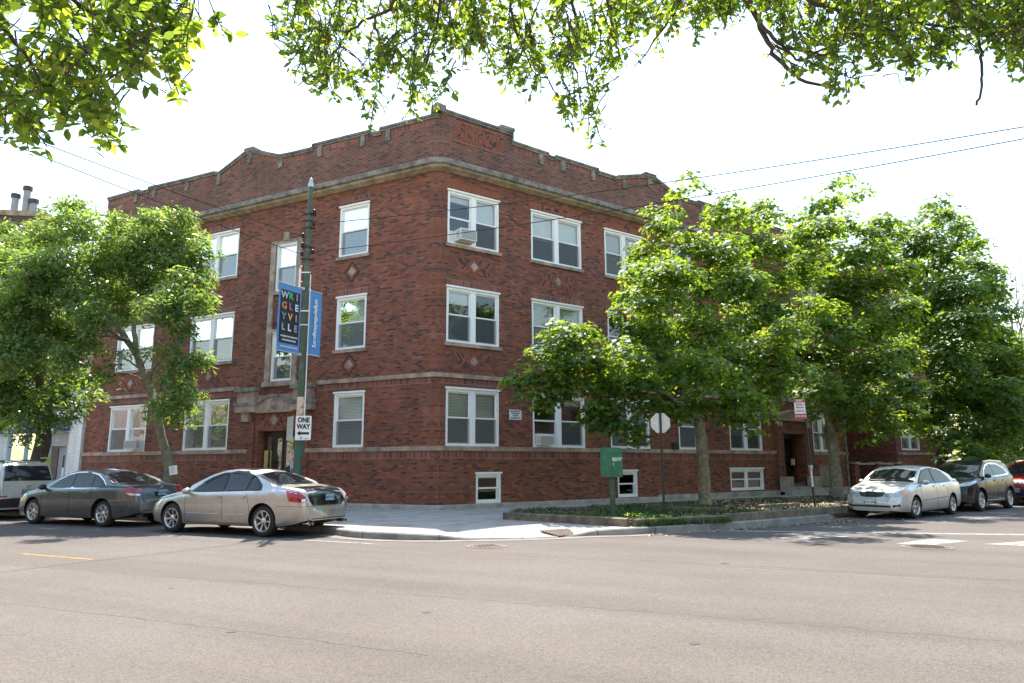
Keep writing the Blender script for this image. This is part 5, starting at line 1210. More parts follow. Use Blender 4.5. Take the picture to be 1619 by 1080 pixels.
def silver_parts(e, patch, seam, bvh):
    M['visor'] = basic('window_visor', (.02, .02, .02), .15)
    tr = side([(.93, .95), (.62, 1.15), (.35, 1.28), (.05, 1.37), (-.3, 1.405), (-.65, 1.39), (-.98, 1.29), (-1.22, 1.12), (-1.27, 1.0), (-1.2, .985), (-.2, .955), (.5, .935)])
    patch('window_trim', tr, 90, M['trim'], .002, True)
    patch('side_window', side([(.84, .965), (.6, 1.13), (.34, 1.25), (.06, 1.335), (-.1, 1.355), (-.13, .975), (.3, .965)]), 90, M['carglass_dk'], .012, True)
    patch('side_window', side([(-.21, .98), (-.19, 1.36), (-.4, 1.365), (-.66, 1.34), (-.84, 1.27), (-.8, 1.0)]), 90, M['carglass_tint'], .012, True)
    patch('side_window', side([(-.88, 1.0), (-.9, 1.25), (-1.0, 1.22), (-1.17, 1.09), (-1.2, 1.01)]), 90, M['trim'], .012, True)
    patch('window_visor', side([(.62, 1.15), (.35, 1.28), (.05, 1.37), (-.05, 1.375), (-.05, 1.335), (.06, 1.33), (.34, 1.24), (.55, 1.13)]), 90, M['visor'], .03, True)
    patch('window_visor', side([(-.2, 1.38), (-.3, 1.405), (-.65, 1.39), (-.9, 1.3), (-.84, 1.25), (-.66, 1.33), (-.4, 1.36), (-.2, 1.355)]), 90, M['visor'], .03, True)
    patch('windscreen', [(.45, -.55), (1.12, -.66), (1.17, -.3), (1.18, 0), (1.17, .3), (1.12, .66), (.45, .55), (.42, 0)], 999, M['carglass_dk'], .006)
    patch('rear_window', [(-.92, -.5), (-1.56, -.6), (-1.66, -.3), (-1.69, 0), (-1.66, .3), (-1.56, .6), (-.92, .5), (-.88, 0)], 999, M['carglass_dk'], .006)
    patch('roof_panel', [(.3, -.42), (.3, .42), (-.62, .42), (-.62, -.42)], 999, M['visor'], .004)
    patch('boot_lid', [(-.6, .76), (-.55, 1.0), (0, 1.03), (.55, 1.0), (.6, .76), (.45, .67), (-.45, .67)], 180, M['boot_black'], .006)
    patch('boot_top', [(-1.98, -.6), (-1.98, .6), (-2.36, .56), (-2.38, 0), (-2.36, -.56)], 999, M['boot_black'], .006)
    tl = patch('tail_light', [(.8, .99), (.86, .77), (1.12, .74), (1.24, .78), (1.2, .86), (1.05, .96)], 135, M['red_lamp'], .014, True)
    patch('reversing_light', [(1.12, .76), (1.12, .81), (1.2, .82), (1.2, .775)], 135, M['clear_lamp'], .02, True)
    for z in (.5,): seam([(-2.4, .5), (-.0, .52)], 90, .002)
    seam(side([(.98, .92), (1.0, .7), (.98, .3)]), 90); seam(side([(-.15, .95), (-.17, .6), (-.2, .28)]), 90); seam(side([(-.86, .98), (-.95, .75), (-1.0, .62), (-.98, .5)]), 90); seam(side([(.98, .27), (-.95, .27)]), 90)
    seam(side([(-1.74, .66), (-2.4, .66)]), 90); seam(side([(1.86, .6), (2.3, .58)]), 90); seam([(-.78, .66), (.78, .66)], 180, mirror=False)
    for (a, b_) in ((.94, -.1), (-.24, -.88)): seam(side([(a, .455), (b_, .465)]), 90, .028, True, e_paint(silver['paint']), 'side_moulding', .012)
    for x in (-.02, -.75): patch('door_handle', side([(x-.1, .845), (x-.09, .875), (x+.08, .875), (x+.1, .845), (x+.07, .825), (x-.08, .825)]), 90, silver['paint'], .03, True, .03)
    patch('fuel_flap', side([(-1.52, .8), (-1.52, .96), (-1.68, .96), (-1.7, .8)]), 90, silver['paint'], .005, False)
    lplate(e, -2.475, 0, .84, 180, 'AB 9622', M['plate_blue'])
    for y in (.5, .62, -.5, -.62):
        mb = MB(); mb.lathe([(.03, -2.3), (.033, -2.46), (.027, -2.46), (.025, -2.3)], 14, (0, y, .3), 'X'); mb.build('exhaust', M['chrome'], e, 60)
    patch('bumper_insert', [(-.7, .34), (-.6, .4), (.6, .4), (.7, .34), (.6, .3), (-.6, .3)], 180, M['black'], .004)
    patch('headlight', [(-1.28, .68), (-.9, .78), (-.65, .76), (-.75, .66)], 45, M['head_lamp'], .01, True)
def e_paint(m): return m
M['carglass_dk'] = cglass('dark_car_glass', (.018, .022, .022), .35)
M['boot_black'] = basic('black_boot', (.012, .012, .013), .15, coat=1)
def place(P, Q_az, wheel_local):
    """world location so the near rear/front wheel contact sits at P, heading az"""
    a = R(Q_az); f = V((math.sin(a), math.cos(a), 0)); l = V((-f.y, f.x, 0)); yaw = math.atan2(f.y, f.x)
    return V((*P, 0))-f*wheel_local[0]-l*wheel_local[1], yaw
loc, yaw = place((-5.42, 15.91), -64.8, (-1.36, .78))
car('silver_sedan', 'dusty silver sedan with a black boot lid parked nearest the corner', loc, yaw, silver, silver_parts)
# ---------- grey sedan
grey = dict(silver); grey.update(L=4.93, axles=(1.42, -1.38), spokes=7, spoke_w=.055,
    T=curve([(-2.46, .6), (-2.44, .8), (-2.38, .96), (-2.3, 1.05), (-1.9, 1.08), (-1.7, 1.1), (-1.2, 1.3), (-.8, 1.42), (-.3, 1.475), (.15, 1.45), (.5, 1.36), (.9, 1.17), (1.28, 1.0), (1.5, .96), (2.0, .87), (2.32, .74), (2.43, .6), (2.46, .45)], .08),
    B=curve([(-2.46, .85), (-2.2, .98), (-1.6, 1.0), (-.5, .965), (.8, .93), (1.3, .88), (1.9, .79), (2.3, .66), (2.46, .42)], .12), w=Wc(.92, 2.46), shift=.2,
    paint=car_paint('grey_paint_metallic', (.1, .105, .11), .7), mirror=(.95, .96), mirmat=M['trim'])
def grey_parts(e, patch, seam, bvh):
    patch('window_trim', side([(.98, .965), (.62, 1.2), (.3, 1.33), (-.05, 1.39), (-.5, 1.395), (-.9, 1.33), (-1.2, 1.19), (-1.42, 1.03), (-1.38, .985), (-.3, .955)]), 90, M['chrome'], .001, True)
    patch('window_surround', side([(.95, .972), (.61, 1.18), (.29, 1.31), (-.05, 1.37), (-.49, 1.375), (-.88, 1.31), (-1.18, 1.175), (-1.39, 1.03), (-1.36, .998), (-.3, .968)]), 90, M['trim'], .006, True)
    patch('side_window', side([(.86, .985), (.6, 1.15), (.3, 1.275), (0, 1.335), (-.06, .975)]), 90, M['carglass_lt'], .014, True)
    patch('side_window', side([(-.14, .975), (-.1, 1.34), (-.48, 1.345), (-.8, 1.29), (-.84, 1.0)]), 90, M['carglass_lt'], .014, True)
    patch('side_window', side([(-.9, 1.005), (-.88, 1.26), (-1.13, 1.15), (-1.32, 1.025)]), 90, M['carglass_lt'], .014, True)
    patch('windscreen', [(.5, -.55), (1.18, -.66), (1.24, -.3), (1.25, 0), (1.24, .3), (1.18, .66), (.5, .55), (.47, 0)], 999, M['carglass_dk'], .006)
    patch('rear_window', [(-.98, -.54), (-1.7, -.62), (-1.78, -.3), (-1.8, 0), (-1.78, .3), (-1.7, .62), (-.98, .54), (-.94, 0)], 999, M['carglass_dk'], .006)
    patch('tail_light', [(.82, .975), (.98, .87), (1.2, .85), (1.32, .9), (1.28, .97), (1.0, .985)], 135, M['red_lamp'], .014, True)
    patch('reversing_light', [(.95, .865), (1.03, .81), (1.27, .79), (1.27, .84)], 135, M['clear_lamp'], .016, True)
    seam(side([(1.02, .93), (1.04, .7), (1.0, .3)]), 90); seam(side([(-.1, .95), (-.12, .6), (-.16, .28)]), 90); seam(side([(-.92, .98), (-.98, .75), (-1.02, .6)]), 90); seam(side([(1.0, .27), (-.95, .27)]), 90)
    seam(side([(-1.78, .62), (-2.4, .68)]), 90); seam([(-.6, 1.0), (-.66, .72), (.66, .72), (.6, 1.0)], 180, mirror=False)
    seam(side([(.9, .82), (-.95, .87), (-1.6, .89)]), 90, .006, True, grey['paint'], 'crease', .004)
    for x in (.05, -.72): patch('door_handle', side([(x-.1, .855), (x-.09, .88), (x+.08, .88), (x+.1, .855), (x+.07, .84), (x-.08, .84)]), 90, M['chrome'], .03, True, .03)
    lplate(e, -2.475, 0, .86, 180, 'K24 318', M['plate_blue'])
    mb = MB(); mb.lathe([(.001, -2.46), (.03, -2.46), (.035, -2.45)], 12, (0, 0, .99), 'X'); mb.build('badge', M['chrome'], e)
    for y in (.55, -.55):
        mb = MB(); mb.lathe([(.035, -2.28), (.04, -2.44), (.034, -2.44), (.03, -2.3)], 14, (0, y, .3), 'X'); mb.build('exhaust', M['chrome'], e, 60)
    patch('bumper_insert', [(-.6, .38), (-.5, .44), (.5, .44), (.6, .38), (.5, .33), (-.5, .33)], 180, M['black'], .004)
    patch('headlight', [(-1.3, .7), (-.9, .8), (-.6, .8), (-.75, .7)], 45, M['head_lamp'], .01, True)
M['carglass_lt'] = cglass('lighter_car_glass', (.05, .065, .06), .25)  # opaque; lighter base tone stands in for light seen through the glass
loc, yaw = place((-10.48, 18.64), -65.6, (-1.38, .79))
car('grey_sedan', 'dark grey sedan with chrome window trim parked between silver sedan and pale van', loc, yaw, grey, grey_parts)
# ---------- pale van at the left edge
van = dict(silver); van.update(L=4.6, R=.34, axles=(1.35, -1.3),
    T=curve([(-2.3, .6), (-2.29, 1.05), (-2.24, 1.35), (-2.12, 1.62), (-1.95, 1.7), (-1.2, 1.74), (.1, 1.73), (.45, 1.66), (.8, 1.48), (1.3, 1.15), (1.5, 1.08), (1.95, .97), (2.2, .85), (2.28, .65), (2.3, .5)], .06),
    B=curve([(-2.3, .95), (-2.1, 1.04), (.8, 1.0), (1.4, .97), (2.0, .82), (2.3, .5)], .12), w=curve([(-2.6, .7), (-2.3, .74), (-2.26, .84), (-2.1, .885), (-1.6, .91), (1.2, .91), (1.9, .82), (2.2, .66), (2.3, .5)], .05), tumble=.26, shift=.1,
    paint=car_paint('pale_silver_paint', (.62, .61, .59), .3), mirror=(1.0, 1.05), spokes=5, spoke_w=.05)
def van_parts(e, patch, seam, bvh):
    patch('side_window', side([(.95, 1.06), (.5, 1.42), (-.1, 1.58), (-1.2, 1.6), (-1.95, 1.55), (-2.05, 1.1)]), 90, M['carglass_tint'], .01, True)
    patch('rear_window', [(-.68, 1.12), (-.6, 1.56), (.6, 1.56), (.68, 1.12)], 180, M['carglass_tint'], .012)
    patch('windscreen', [(.6, -.6), (1.22, -.68), (1.28, 0), (1.22, .68), (.6, .6)], 999, M['carglass_dk'], .006)
    patch('tail_light', [(.74, .9), (.8, 1.36), (.92, 1.38), (1.0, 1.2), (1.02, .92)], 135, M['red_lamp'], .014, True)
    patch('reversing_light', [(.8, 1.05), (.8, 1.16), (.96, 1.14), (.96, 1.05)], 135, M['clear_lamp'], .02, True)
    patch('bumper', [(-.85, .36), (-.85, .6), (-.5, .62), (.5, .62), (.85, .6), (.85, .36)], 180, M['trim'], .02)
    patch('reflector', [(.55, .66), (.55, .7), (.78, .7), (.78, .66)], 180, M['red_lamp'], .012); patch('reflector', [(-.78, .66), (-.78, .7), (-.55, .7), (-.55, .66)], 180, M['red_lamp'], .012)
    seam([(-.74, .66), (-.76, 1.1), (-.68, 1.6)], 180); seam([(-.74, .64), (.74, .64)], 180, mirror=False)
    patch('badge', [(-.07, .93), (-.07, .99), (.07, .99), (.07, .93)], 180, M['chrome'], .02)
    patch('roof_rack', [(-1.9, .52), (-1.9, .56), (.1, .56), (.1, .52)], 999, M['trim'], .05, True, .05)
    mb = MB(); mb.tube([(-2.31, 0, 1.16), (-2.31, .3, 1.2)], .01, 6); mb.build('wiper', M['black'], e)
    lplate(e, -2.325, 0, .8, 180, 'H7 2290', M['plate_blue'])
lc = FL.p(10.2+2.3, 6.5, 0)
car('pale_van', 'pale silver van seen from behind, cut off by the left edge', (lc.x, lc.y, 0), math.atan2(FL.d.y, FL.d.x), van, van_parts)
# ---------- silver compact facing the camera
comp = dict(silver); comp.update(L=4.53, R=.305, rim=.195, axles=(1.33, -1.27), track=1.63, spokes=5, spoke_w=.06, steer=-6,
    T=curve([(-2.26, .62), (-2.24, .85), (-2.18, 1.03), (-2.05, 1.1), (-1.7, 1.12), (-1.2, 1.32), (-.8, 1.44), (-.3, 1.485), (.2, 1.47), (.45, 1.42), (.65, 1.31), (1.05, 1.08), (1.25, 1.01), (1.45, .98), (1.9, .87), (2.1, .8), (2.17, .74), (2.22, .64), (2.25, .58), (2.265, .45)], .05),
    B=curve([(-2.26, .85), (-2.0, .98), (-1.4, 1.0), (-.5, .965), (.8, .92), (1.2, .89), (1.7, .8), (2.05, .68), (2.265, .4)], .12),
    b=curve([(-2.26, .34), (-2.0, .24), (-1.5, .2), (1.6, .18), (2.0, .19), (2.265, .22)], .1), w=curve([(-2.6, .6), (-2.26, .66), (-2.2, .74), (-2.0, .8), (-1.4, .85), (.8, .85), (1.6, .85), (1.9, .83), (2.08, .77), (2.2, .66), (2.265, .54)], .04), shift=.2, tumble=.3,
    paint=car_paint('light_silver_paint', (.68, .67, .65), .4), mirror=(.78, .97))
def comp_parts(e, patch, seam, bvh):
    patch('window_trim', side([(.98, .97), (.66, 1.2), (.4, 1.35), (-.1, 1.405), (-.55, 1.4), (-.95, 1.3), (-1.32, 1.08), (-1.3, .99), (-.3, .955)]), 90, M['trim'], .001, True)
    patch('side_window', side([(.9, .985), (.63, 1.18), (.38, 1.31), (.0, 1.355), (-.1, 1.36), (-.1, .975)]), 90, M['carglass_lt'], .012, True)
    patch('side_window', side([(-.17, .975), (-.17, 1.355), (-.54, 1.355), (-.92, 1.26), (-1.22, 1.08), (-1.22, 1.01)]), 90, M['carglass_lt'], .012, True)
    patch('windscreen', [(.55, -.6), (1.1, -.7), (1.18, -.3), (1.19, 0), (1.18, .3), (1.1, .7), (.55, .6), (.52, 0)], 999, M['carglass_dk'], .006)
    patch('rear_window', [(-.98, -.5), (-1.6, -.58), (-1.68, 0), (-1.6, .58), (-.98, .5), (-.94, 0)], 999, M['carglass_dk'], .006)
    patch('grille', [(-.3, .62), (-.36, .73), (0, .745), (.36, .73), (.3, .62), (.15, .6), (-.15, .6)], 0, M['trim'], .006)
    patch('bonnet_badge', [(-.05, .65), (-.06, .68), (0, .705), (.06, .68), (.05, .65), (0, .64)], 0, M['chrome'], .014)
    patch('headlight', [(-.8, .62), (-.82, .67), (-.66, .73), (-.44, .78), (-.2, .815), (-.13, .79), (-.18, .7), (-.45, .63)], 30, M['head_lamp'], .012, True)
    patch('indicator', [(-.34, .69), (-.4, .76), (-.2, .8), (-.13, .785), (-.18, .71)], 30, M['amber_lamp'], .016, True)
    patch('air_intake', [(-.62, .33), (-.62, .38), (.62, .38), (.62, .33)], 0, M['black'], .004)
    patch('fog_light_recess', [(.1, .33), (.1, .38), (.34, .42), (.36, .36)], 10, M['black'], .006, True)
    seam([(-.62, .5), (.62, .5)], 0, .004, False); seam([(-.4, .58), (-.42, .76), (-.45, .8)], 0, .008)
    seam([(-.1, .44), (.1, .44)], 0, .003, False)
    seam(side([(.96, .9), (.97, .7), (.9, .26)]), 90); seam(side([(-.1, .95), (-.12, .6), (-.14, .25)]), 90); seam(side([(-.86, .98), (-.9, .75), (-.95, .6)]), 90); seam(side([(.9, .25), (-.9, .25)]), 90)
    seam(side([(.92, .5), (-.12, .53), (-.92, .55)]), 90, .022, True, M['trim'], 'side_moulding', .01)
    for x in (.0, -.75): patch('door_handle', side([(x-.09, .87), (x-.08, .895), (x+.08, .895), (x+.09, .87), (x+.07, .855), (x-.07, .855)]), 90, comp['paint'], .028, True, .03)
    lplate(e, 2.29, -.02, .47, 0, 'S12 7194', M['signwhite'])
    patch('tail_light', [(1.1, .8), (1.08, .98), (1.3, 1.0), (1.4, .88)], 135, M['red_lamp'], .012, True)
    mb = MB(); mb.tube([(1.12, .5, 1.06), (1.14, 0, 1.075)], .009, 5); mb.tube([(1.12, -.05, 1.07), (1.13, -.5, 1.06)], .009, 5); mb.build('wiper', M['black'], e)
loc, yaw = place((11.32, 20.52), 51.3+180, (1.33, .72))
car('compact_sedan', 'light silver compact sedan facing the crosswalk in front of the dark SUV', loc, yaw, comp, comp_parts)
# ---------- dark SUV
suv = dict(comp); suv.update(L=4.28, R=.35, rim=.235, axles=(1.28, -1.27), track=1.7, spokes=10, spoke_w=.03, steer=0, gap=.06,
    T=curve([(-2.14, .7), (-2.13, 1.0), (-2.05, 1.3), (-1.85, 1.55), (-1.5, 1.63), (-.5, 1.67), (.0, 1.63), (.4, 1.5), (.8, 1.27), (1.1, 1.13), (1.4, 1.08), (1.85, .98), (2.05, .85), (2.12, .7), (2.14, .5)], .06),
    B=curve([(-2.14, 1.0), (-1.9, 1.14), (-.9, 1.1), (.6, 1.04), (1.2, 1.0), (1.7, .92), (2.0, .8), (2.14, .5)], .12),
    b=curve([(-2.14, .4), (-1.9, .3), (-1.4, .26), (1.5, .25), (1.9, .26), (2.14, .32)], .1), w=curve([(-2.5, .62), (-2.14, .7), (-2.08, .78), (-1.8, .86), (-1.3, .885), (.8, .885), (1.5, .87), (1.85, .82), (2.02, .74), (2.1, .62), (2.14, .5)], .05), tumble=.36,
    paint=car_paint('black_paint', (.012, .013, .016), .3, .15), mirror=(.72, 1.1))
suv['mirmat'] = suv['paint']
def suv_parts(name):
    def f(e, patch, seam, bvh):
        jp = name == 'red'
        patch('window_trim', side([(.72, 1.09), (.4, 1.35), (.1, 1.5), (-.3, 1.56), (-.9, 1.54), (-1.35, 1.4), (-1.6, 1.2), (-1.5, 1.15), (-.5, 1.1)]), 90, M['chrome'] if not jp else M['trim'], .001, True)
        patch('side_window', side([(.62, 1.11), (.38, 1.31), (.1, 1.44), (-.12, 1.5), (-.14, 1.12)]), 90, M['carglass_lt'], .012, True)
        patch('side_window', side([(-.22, 1.13), (-.2, 1.51), (-.85, 1.5), (-1.28, 1.37), (-1.48, 1.21), (-1.0, 1.16)]), 90, M['carglass_dk'], .012, True)
        patch('windscreen', [(.35, -.55), (.98, -.66), (1.04, -.3), (1.05, 0), (1.04, .3), (.98, .66), (.35, .55), (.32, 0)], 999, M['carglass_dk'], .006)
        if jp:
            patch('grille', [(-.5, .78), (-.52, .92), (.52, .92), (.5, .78)], 0, M['trim'], .004)
            for k in range(7): u = -.42+.14*k; patch('grille_slot', [(u-.05, .79), (u-.05, .91), (u+.05, .91), (u+.05, .79)], 0, M['chrome'], .012)
            for k in range(7): u = -.42+.14*k; patch('grille_slot', [(u-.032, .805), (u-.032, .895), (u+.032, .895), (u+.032, .805)], 0, M['black'], .016)
            patch('headlight', [(-.7, .86), (-.68, .92), (-.3, .96), (-.05, .97), (-.1, .9), (-.4, .86)], 30, M['head_lamp'], .012, True)
            patch('bumper', [(-.78, .34), (-.76, .6), (.76, .6), (.78, .34)], 0, M['trim'], .012)
            lplate(e, 2.17, 0, .56, 0, 'Q88 401', M['plate_blue'])
        else:
            patch('grille', [(-.38, .7), (-.48, .86), (0, .88), (.48, .86), (.38, .7)], 0, M['trim'], .008); seam([(-.5, .86), (-.3, .79), (0, .775), (.3, .79), (.5, .86)], 0, .03, False, M['chrome'], 'grille_bar', .012)
            patch('bonnet_badge', [(-.06, .76), (0, .72), (.06, .76), (.06, .8), (0, .82), (-.06, .8)], 0, M['chrome'], .022)
            patch('headlight', [(-.68, .78), (-.64, .86), (-.3, .93), (-.02, .98), (-.04, .92), (-.3, .82)], 30, M['head_lamp'], .012, True)
            patch('air_intake', [(-.6, .4), (-.7, .56), (.7, .56), (.6, .4)], 0, M['black'], .008)
        for xa, xb in ((1.28, 0), (-1.27, 0)):
            seam([(-xa+.43*math.cos(t), .36+.43*math.sin(t)) for t in np.linspace(-.15, math.pi+.15, 18)], 90, .05, True, M['trim'], 'arch_lip', .0)
        seam(side([(.86, 1.0), (.87, .8), (.8, .36)]), 90); seam(side([(-.14, 1.1), (-.16, .7), (-.18, .34)]), 90); seam(side([(-.85, 1.1), (-.9, .9), (-.95, .7)]), 90)
        seam(side([(.85, .34), (-.85, .34)]), 90, .03, True, M['chrome'] if not jp else M['trim'], 'sill_trim', .0)
        for x in (-.02, -.75): patch('door_handle', side([(x-.09, .97), (x-.08, .995), (x+.08, .995), (x+.09, .97), (x+.07, .955), (x-.07, .955)]), 90, suv['paint'] if not jp else redsuv['paint'], .028, True, .03)
        patch('roof_rack', [(-1.6, .56), (-1.6, .6), (.0, .6), (.0, .56)], 999, M['chrome'], .045, True, .04)
    return f
loc, yaw = place((15.15, 23.56), 52+180, (1.28, .75))
car('dark_suv', 'glossy black SUV parked behind the light silver compact sedan', loc, yaw, suv, suv_parts('dark'))
redsuv = dict(suv); redsuv['paint'] = car_paint('red_paint', (.33, .02, .015), .35, .2); redsuv['mirmat'] = redsuv['paint']
l3, yaw3 = place((15.15+5.3*math.sin(R(53.5))+.25, 23.56+5.3*math.cos(R(53.5))-.2), 53+180, (1.28, .75))
car('red_suv', 'red SUV with a slotted grille at the right edge behind the black SUV', l3, yaw3, redsuv, suv_parts('red'))
# ================================================================== TREES
M['x_'] = None; M['bark_mid'] = basic('grey_bark', (.17, .15, .105), .9, var=.4, vscale=7, bump=.9, bscale=22)
def leaf_mat(name, col, trans=.45, tcol=None, rough=.5):
    m, nt, b = new_mat(name); L = nt.links; out = nt.nodes['Material Output']
    b.inputs['Base Color'].default_value = (*col, 1); b.inputs['Roughness'].default_value = rough; b.inputs['Specular IOR Level'].default_value = .4
    t = N(nt, 'ShaderNodeBsdfTranslucent'); tc = tcol or (col[0]*2.2, col[1]*2.0, col[2]*.7); t.inputs['Color'].default_value = (*tc, 1)
    mx = N(nt, 'ShaderNodeMixShader'); mx.inputs['Fac'].default_value = trans
    L.new(b.outputs[0], mx.inputs[1]); L.new(t.outputs[0], mx.inputs[2]); L.new(mx.outputs[0], out.inputs['Surface']); return m
SERE = leaf_mat('yellowed_leaf', (.22, .17, .05), .4, (.5, .38, .06), .6)
MAPLE = [leaf_mat('maple_leaf', (.06, .125, .03), .45, (.36, .52, .03), .5), leaf_mat('maple_leaf_light', (.09, .165, .035), .5, (.56, .7, .045), .5), leaf_mat('maple_leaf_dark', (.036, .09, .04), .36, (.19, .33, .035), .45)]
ASH = [leaf_mat('ash_leaf', (.08, .145, .05), .42, (.32, .5, .05), .33), leaf_mat('ash_leaf_light', (.17, .23, .1), .45, (.5, .64, .09), .26), leaf_mat('ash_leaf_dark', (.045, .1, .048), .35, (.17, .3, .045), .33)]
ELM = [leaf_mat('overhead_leaf', (.075, .125, .03), .56, (.34, .48, .035)), leaf_mat('overhead_leaf_light', (.11, .17, .035), .6, (.54, .68, .05)), leaf_mat('overhead_leaf_dark', (.055, .095, .032), .5, (.22, .34, .03)), leaf_mat('overhead_leaf_yellow', (.2, .2, .04), .6, (.6, .56, .07))]
FARL = [leaf_mat('far_leaf', (.08, .16, .04), .42, (.28, .46, .05)), leaf_mat('far_leaf_light', (.12, .22, .05), .48, (.45, .62, .07))]
SH_MAPLE = np.array([(0, -.5), (.28, -.4), (.2, -.18), (.56, -.08), (.36, .12), (.3, .34), (.12, .26), (0, .6), (-.12, .26), (-.3, .34), (-.36, .12), (-.56, -.08), (-.2, -.18), (-.28, -.4)])
SH_ELM = np.array([(0, -.5), (.2, -.25), (.27, .0), (.2, .27), (0, .56), (-.2, .27), (-.27, .0), (-.2, -.25)])
SH_ASH = np.array([(0, -.5), (.13, -.1), (0, .6), (-.13, -.1)])
def norm(a): return a/np.maximum(np.linalg.norm(a, axis=1, keepdims=True), 1e-9)
def leaves(name, C, Nn, T, size, shape, mats, mi, parent, fold=.0, label=None):
    """one polygon per leaf: centres C, normals Nn, pointing direction T"""
    Nn = norm(Nn); T = norm(T-Nn*np.sum(T*Nn, 1, keepdims=True)); X = np.cross(T, Nn); n, k = len(C), len(shape)
    sz = size[:, None, None]; s = shape[None]
    zf = (np.abs(s[:, :, 0])*fold - .25*fold*(s[:, :, 1])**2)
    P = C[:, None, :]+sz*(s[:, :, 0:1]*X[:, None, :]+s[:, :, 1:2]*T[:, None, :]+zf[:, :, None]*Nn[:, None, :])
    me = bpy.data.meshes.new(name); me.vertices.add(n*k); me.vertices.foreach_set('co', P.reshape(-1).astype(np.float32))
    me.loops.add(n*k); me.loops.foreach_set('vertex_index', np.arange(n*k, dtype=np.int32)); me.polygons.add(n)
    me.polygons.foreach_set('loop_start', np.arange(0, n*k, k, dtype=np.int32)); me.polygons.foreach_set('loop_total', np.full(n, k, np.int32))
    for m in mats: me.materials.append(m)
    me.polygons.foreach_set('material_index', mi.astype(np.int32)); me.update(calc_edges=True)
    o = bpy.data.objects.new(name, me); COL.objects.link(o); o.parent = parent
    if parent: o.matrix_parent_inverse = Matrix.Translation(-parent.location)
    if label: o['label'] = label
    return o
def cloud(blobs, dens, rs, sub=.42, flat=.55, up=1.0, jit=.34):
    """leaf positions: every blob is filled with small umbrella-like sprays"""
    C, Nn, T = [], [], []
    for c, r, f in blobs:
        c = np.array(c); nsub = max(2, int((r/sub)**2*9*f*dens))
        d = norm(rs.normal(size=(nsub, 3))); rad_ = r*(rs.random((nsub, 1))**.45)
        sc = c+d*rad_*np.array([1, 1, .85]); out = d
        nl = 32
        ang = rs.random((nsub, nl))*6.283; rr = sub*np.sqrt(rs.random((nsub, nl)))
        dz = -(rr/sub)**2*sub*flat+rs.normal(size=(nsub, nl))*.13*jit
        off = np.stack([rr*np.cos(ang), rr*np.sin(ang), dz], -1)
        # tilt each spray outwards
        til = out[:, None, :]*.35*rr[:, :, None]*np.sum(out[:, None, :2]*np.stack([np.cos(ang), np.sin(ang)], -1), -1)[:, :, None]
        p = sc[:, None, :]+off - np.abs(til)*np.array([0, 0, .6])
        rad_dir = np.stack([np.cos(ang), np.sin(ang), np.full_like(ang, -.35)], -1)
        nn = np.stack([np.cos(ang)*.4, np.sin(ang)*.4, np.full_like(ang, up)], -1)+out[:, None, :]*.4+rs.normal(size=p.shape)*jit
        C.append(p.reshape(-1, 3)); Nn.append(nn.reshape(-1, 3)); T.append((rad_dir+rs.normal(size=p.shape)*.35).reshape(-1, 3))
    return np.concatenate(C), np.concatenate(Nn), np.concatenate(T)
def limb(mb, a, b, r0, r1, rs, sag=.1, n=8, wob=.05):
    a, b = V(a), V(b); L_ = (b-a).length; P = []; off = V(rs.normal(size=3))*wob*L_
    for k in range(n+1):
        t = k/n; p = a.lerp(b, t)+off*math.sin(math.pi*t)+V((0, 0, sag*L_*math.sin(math.pi*t)))+(V(rs.normal(size=3))*.012*L_ if 0 < k < n else V()); P.append(p)
    mb.tube(P, [r0+(r1-r0)*(k/n)**.8 for k in range(n+1)], 7 if r0 > .05 else 5); return P
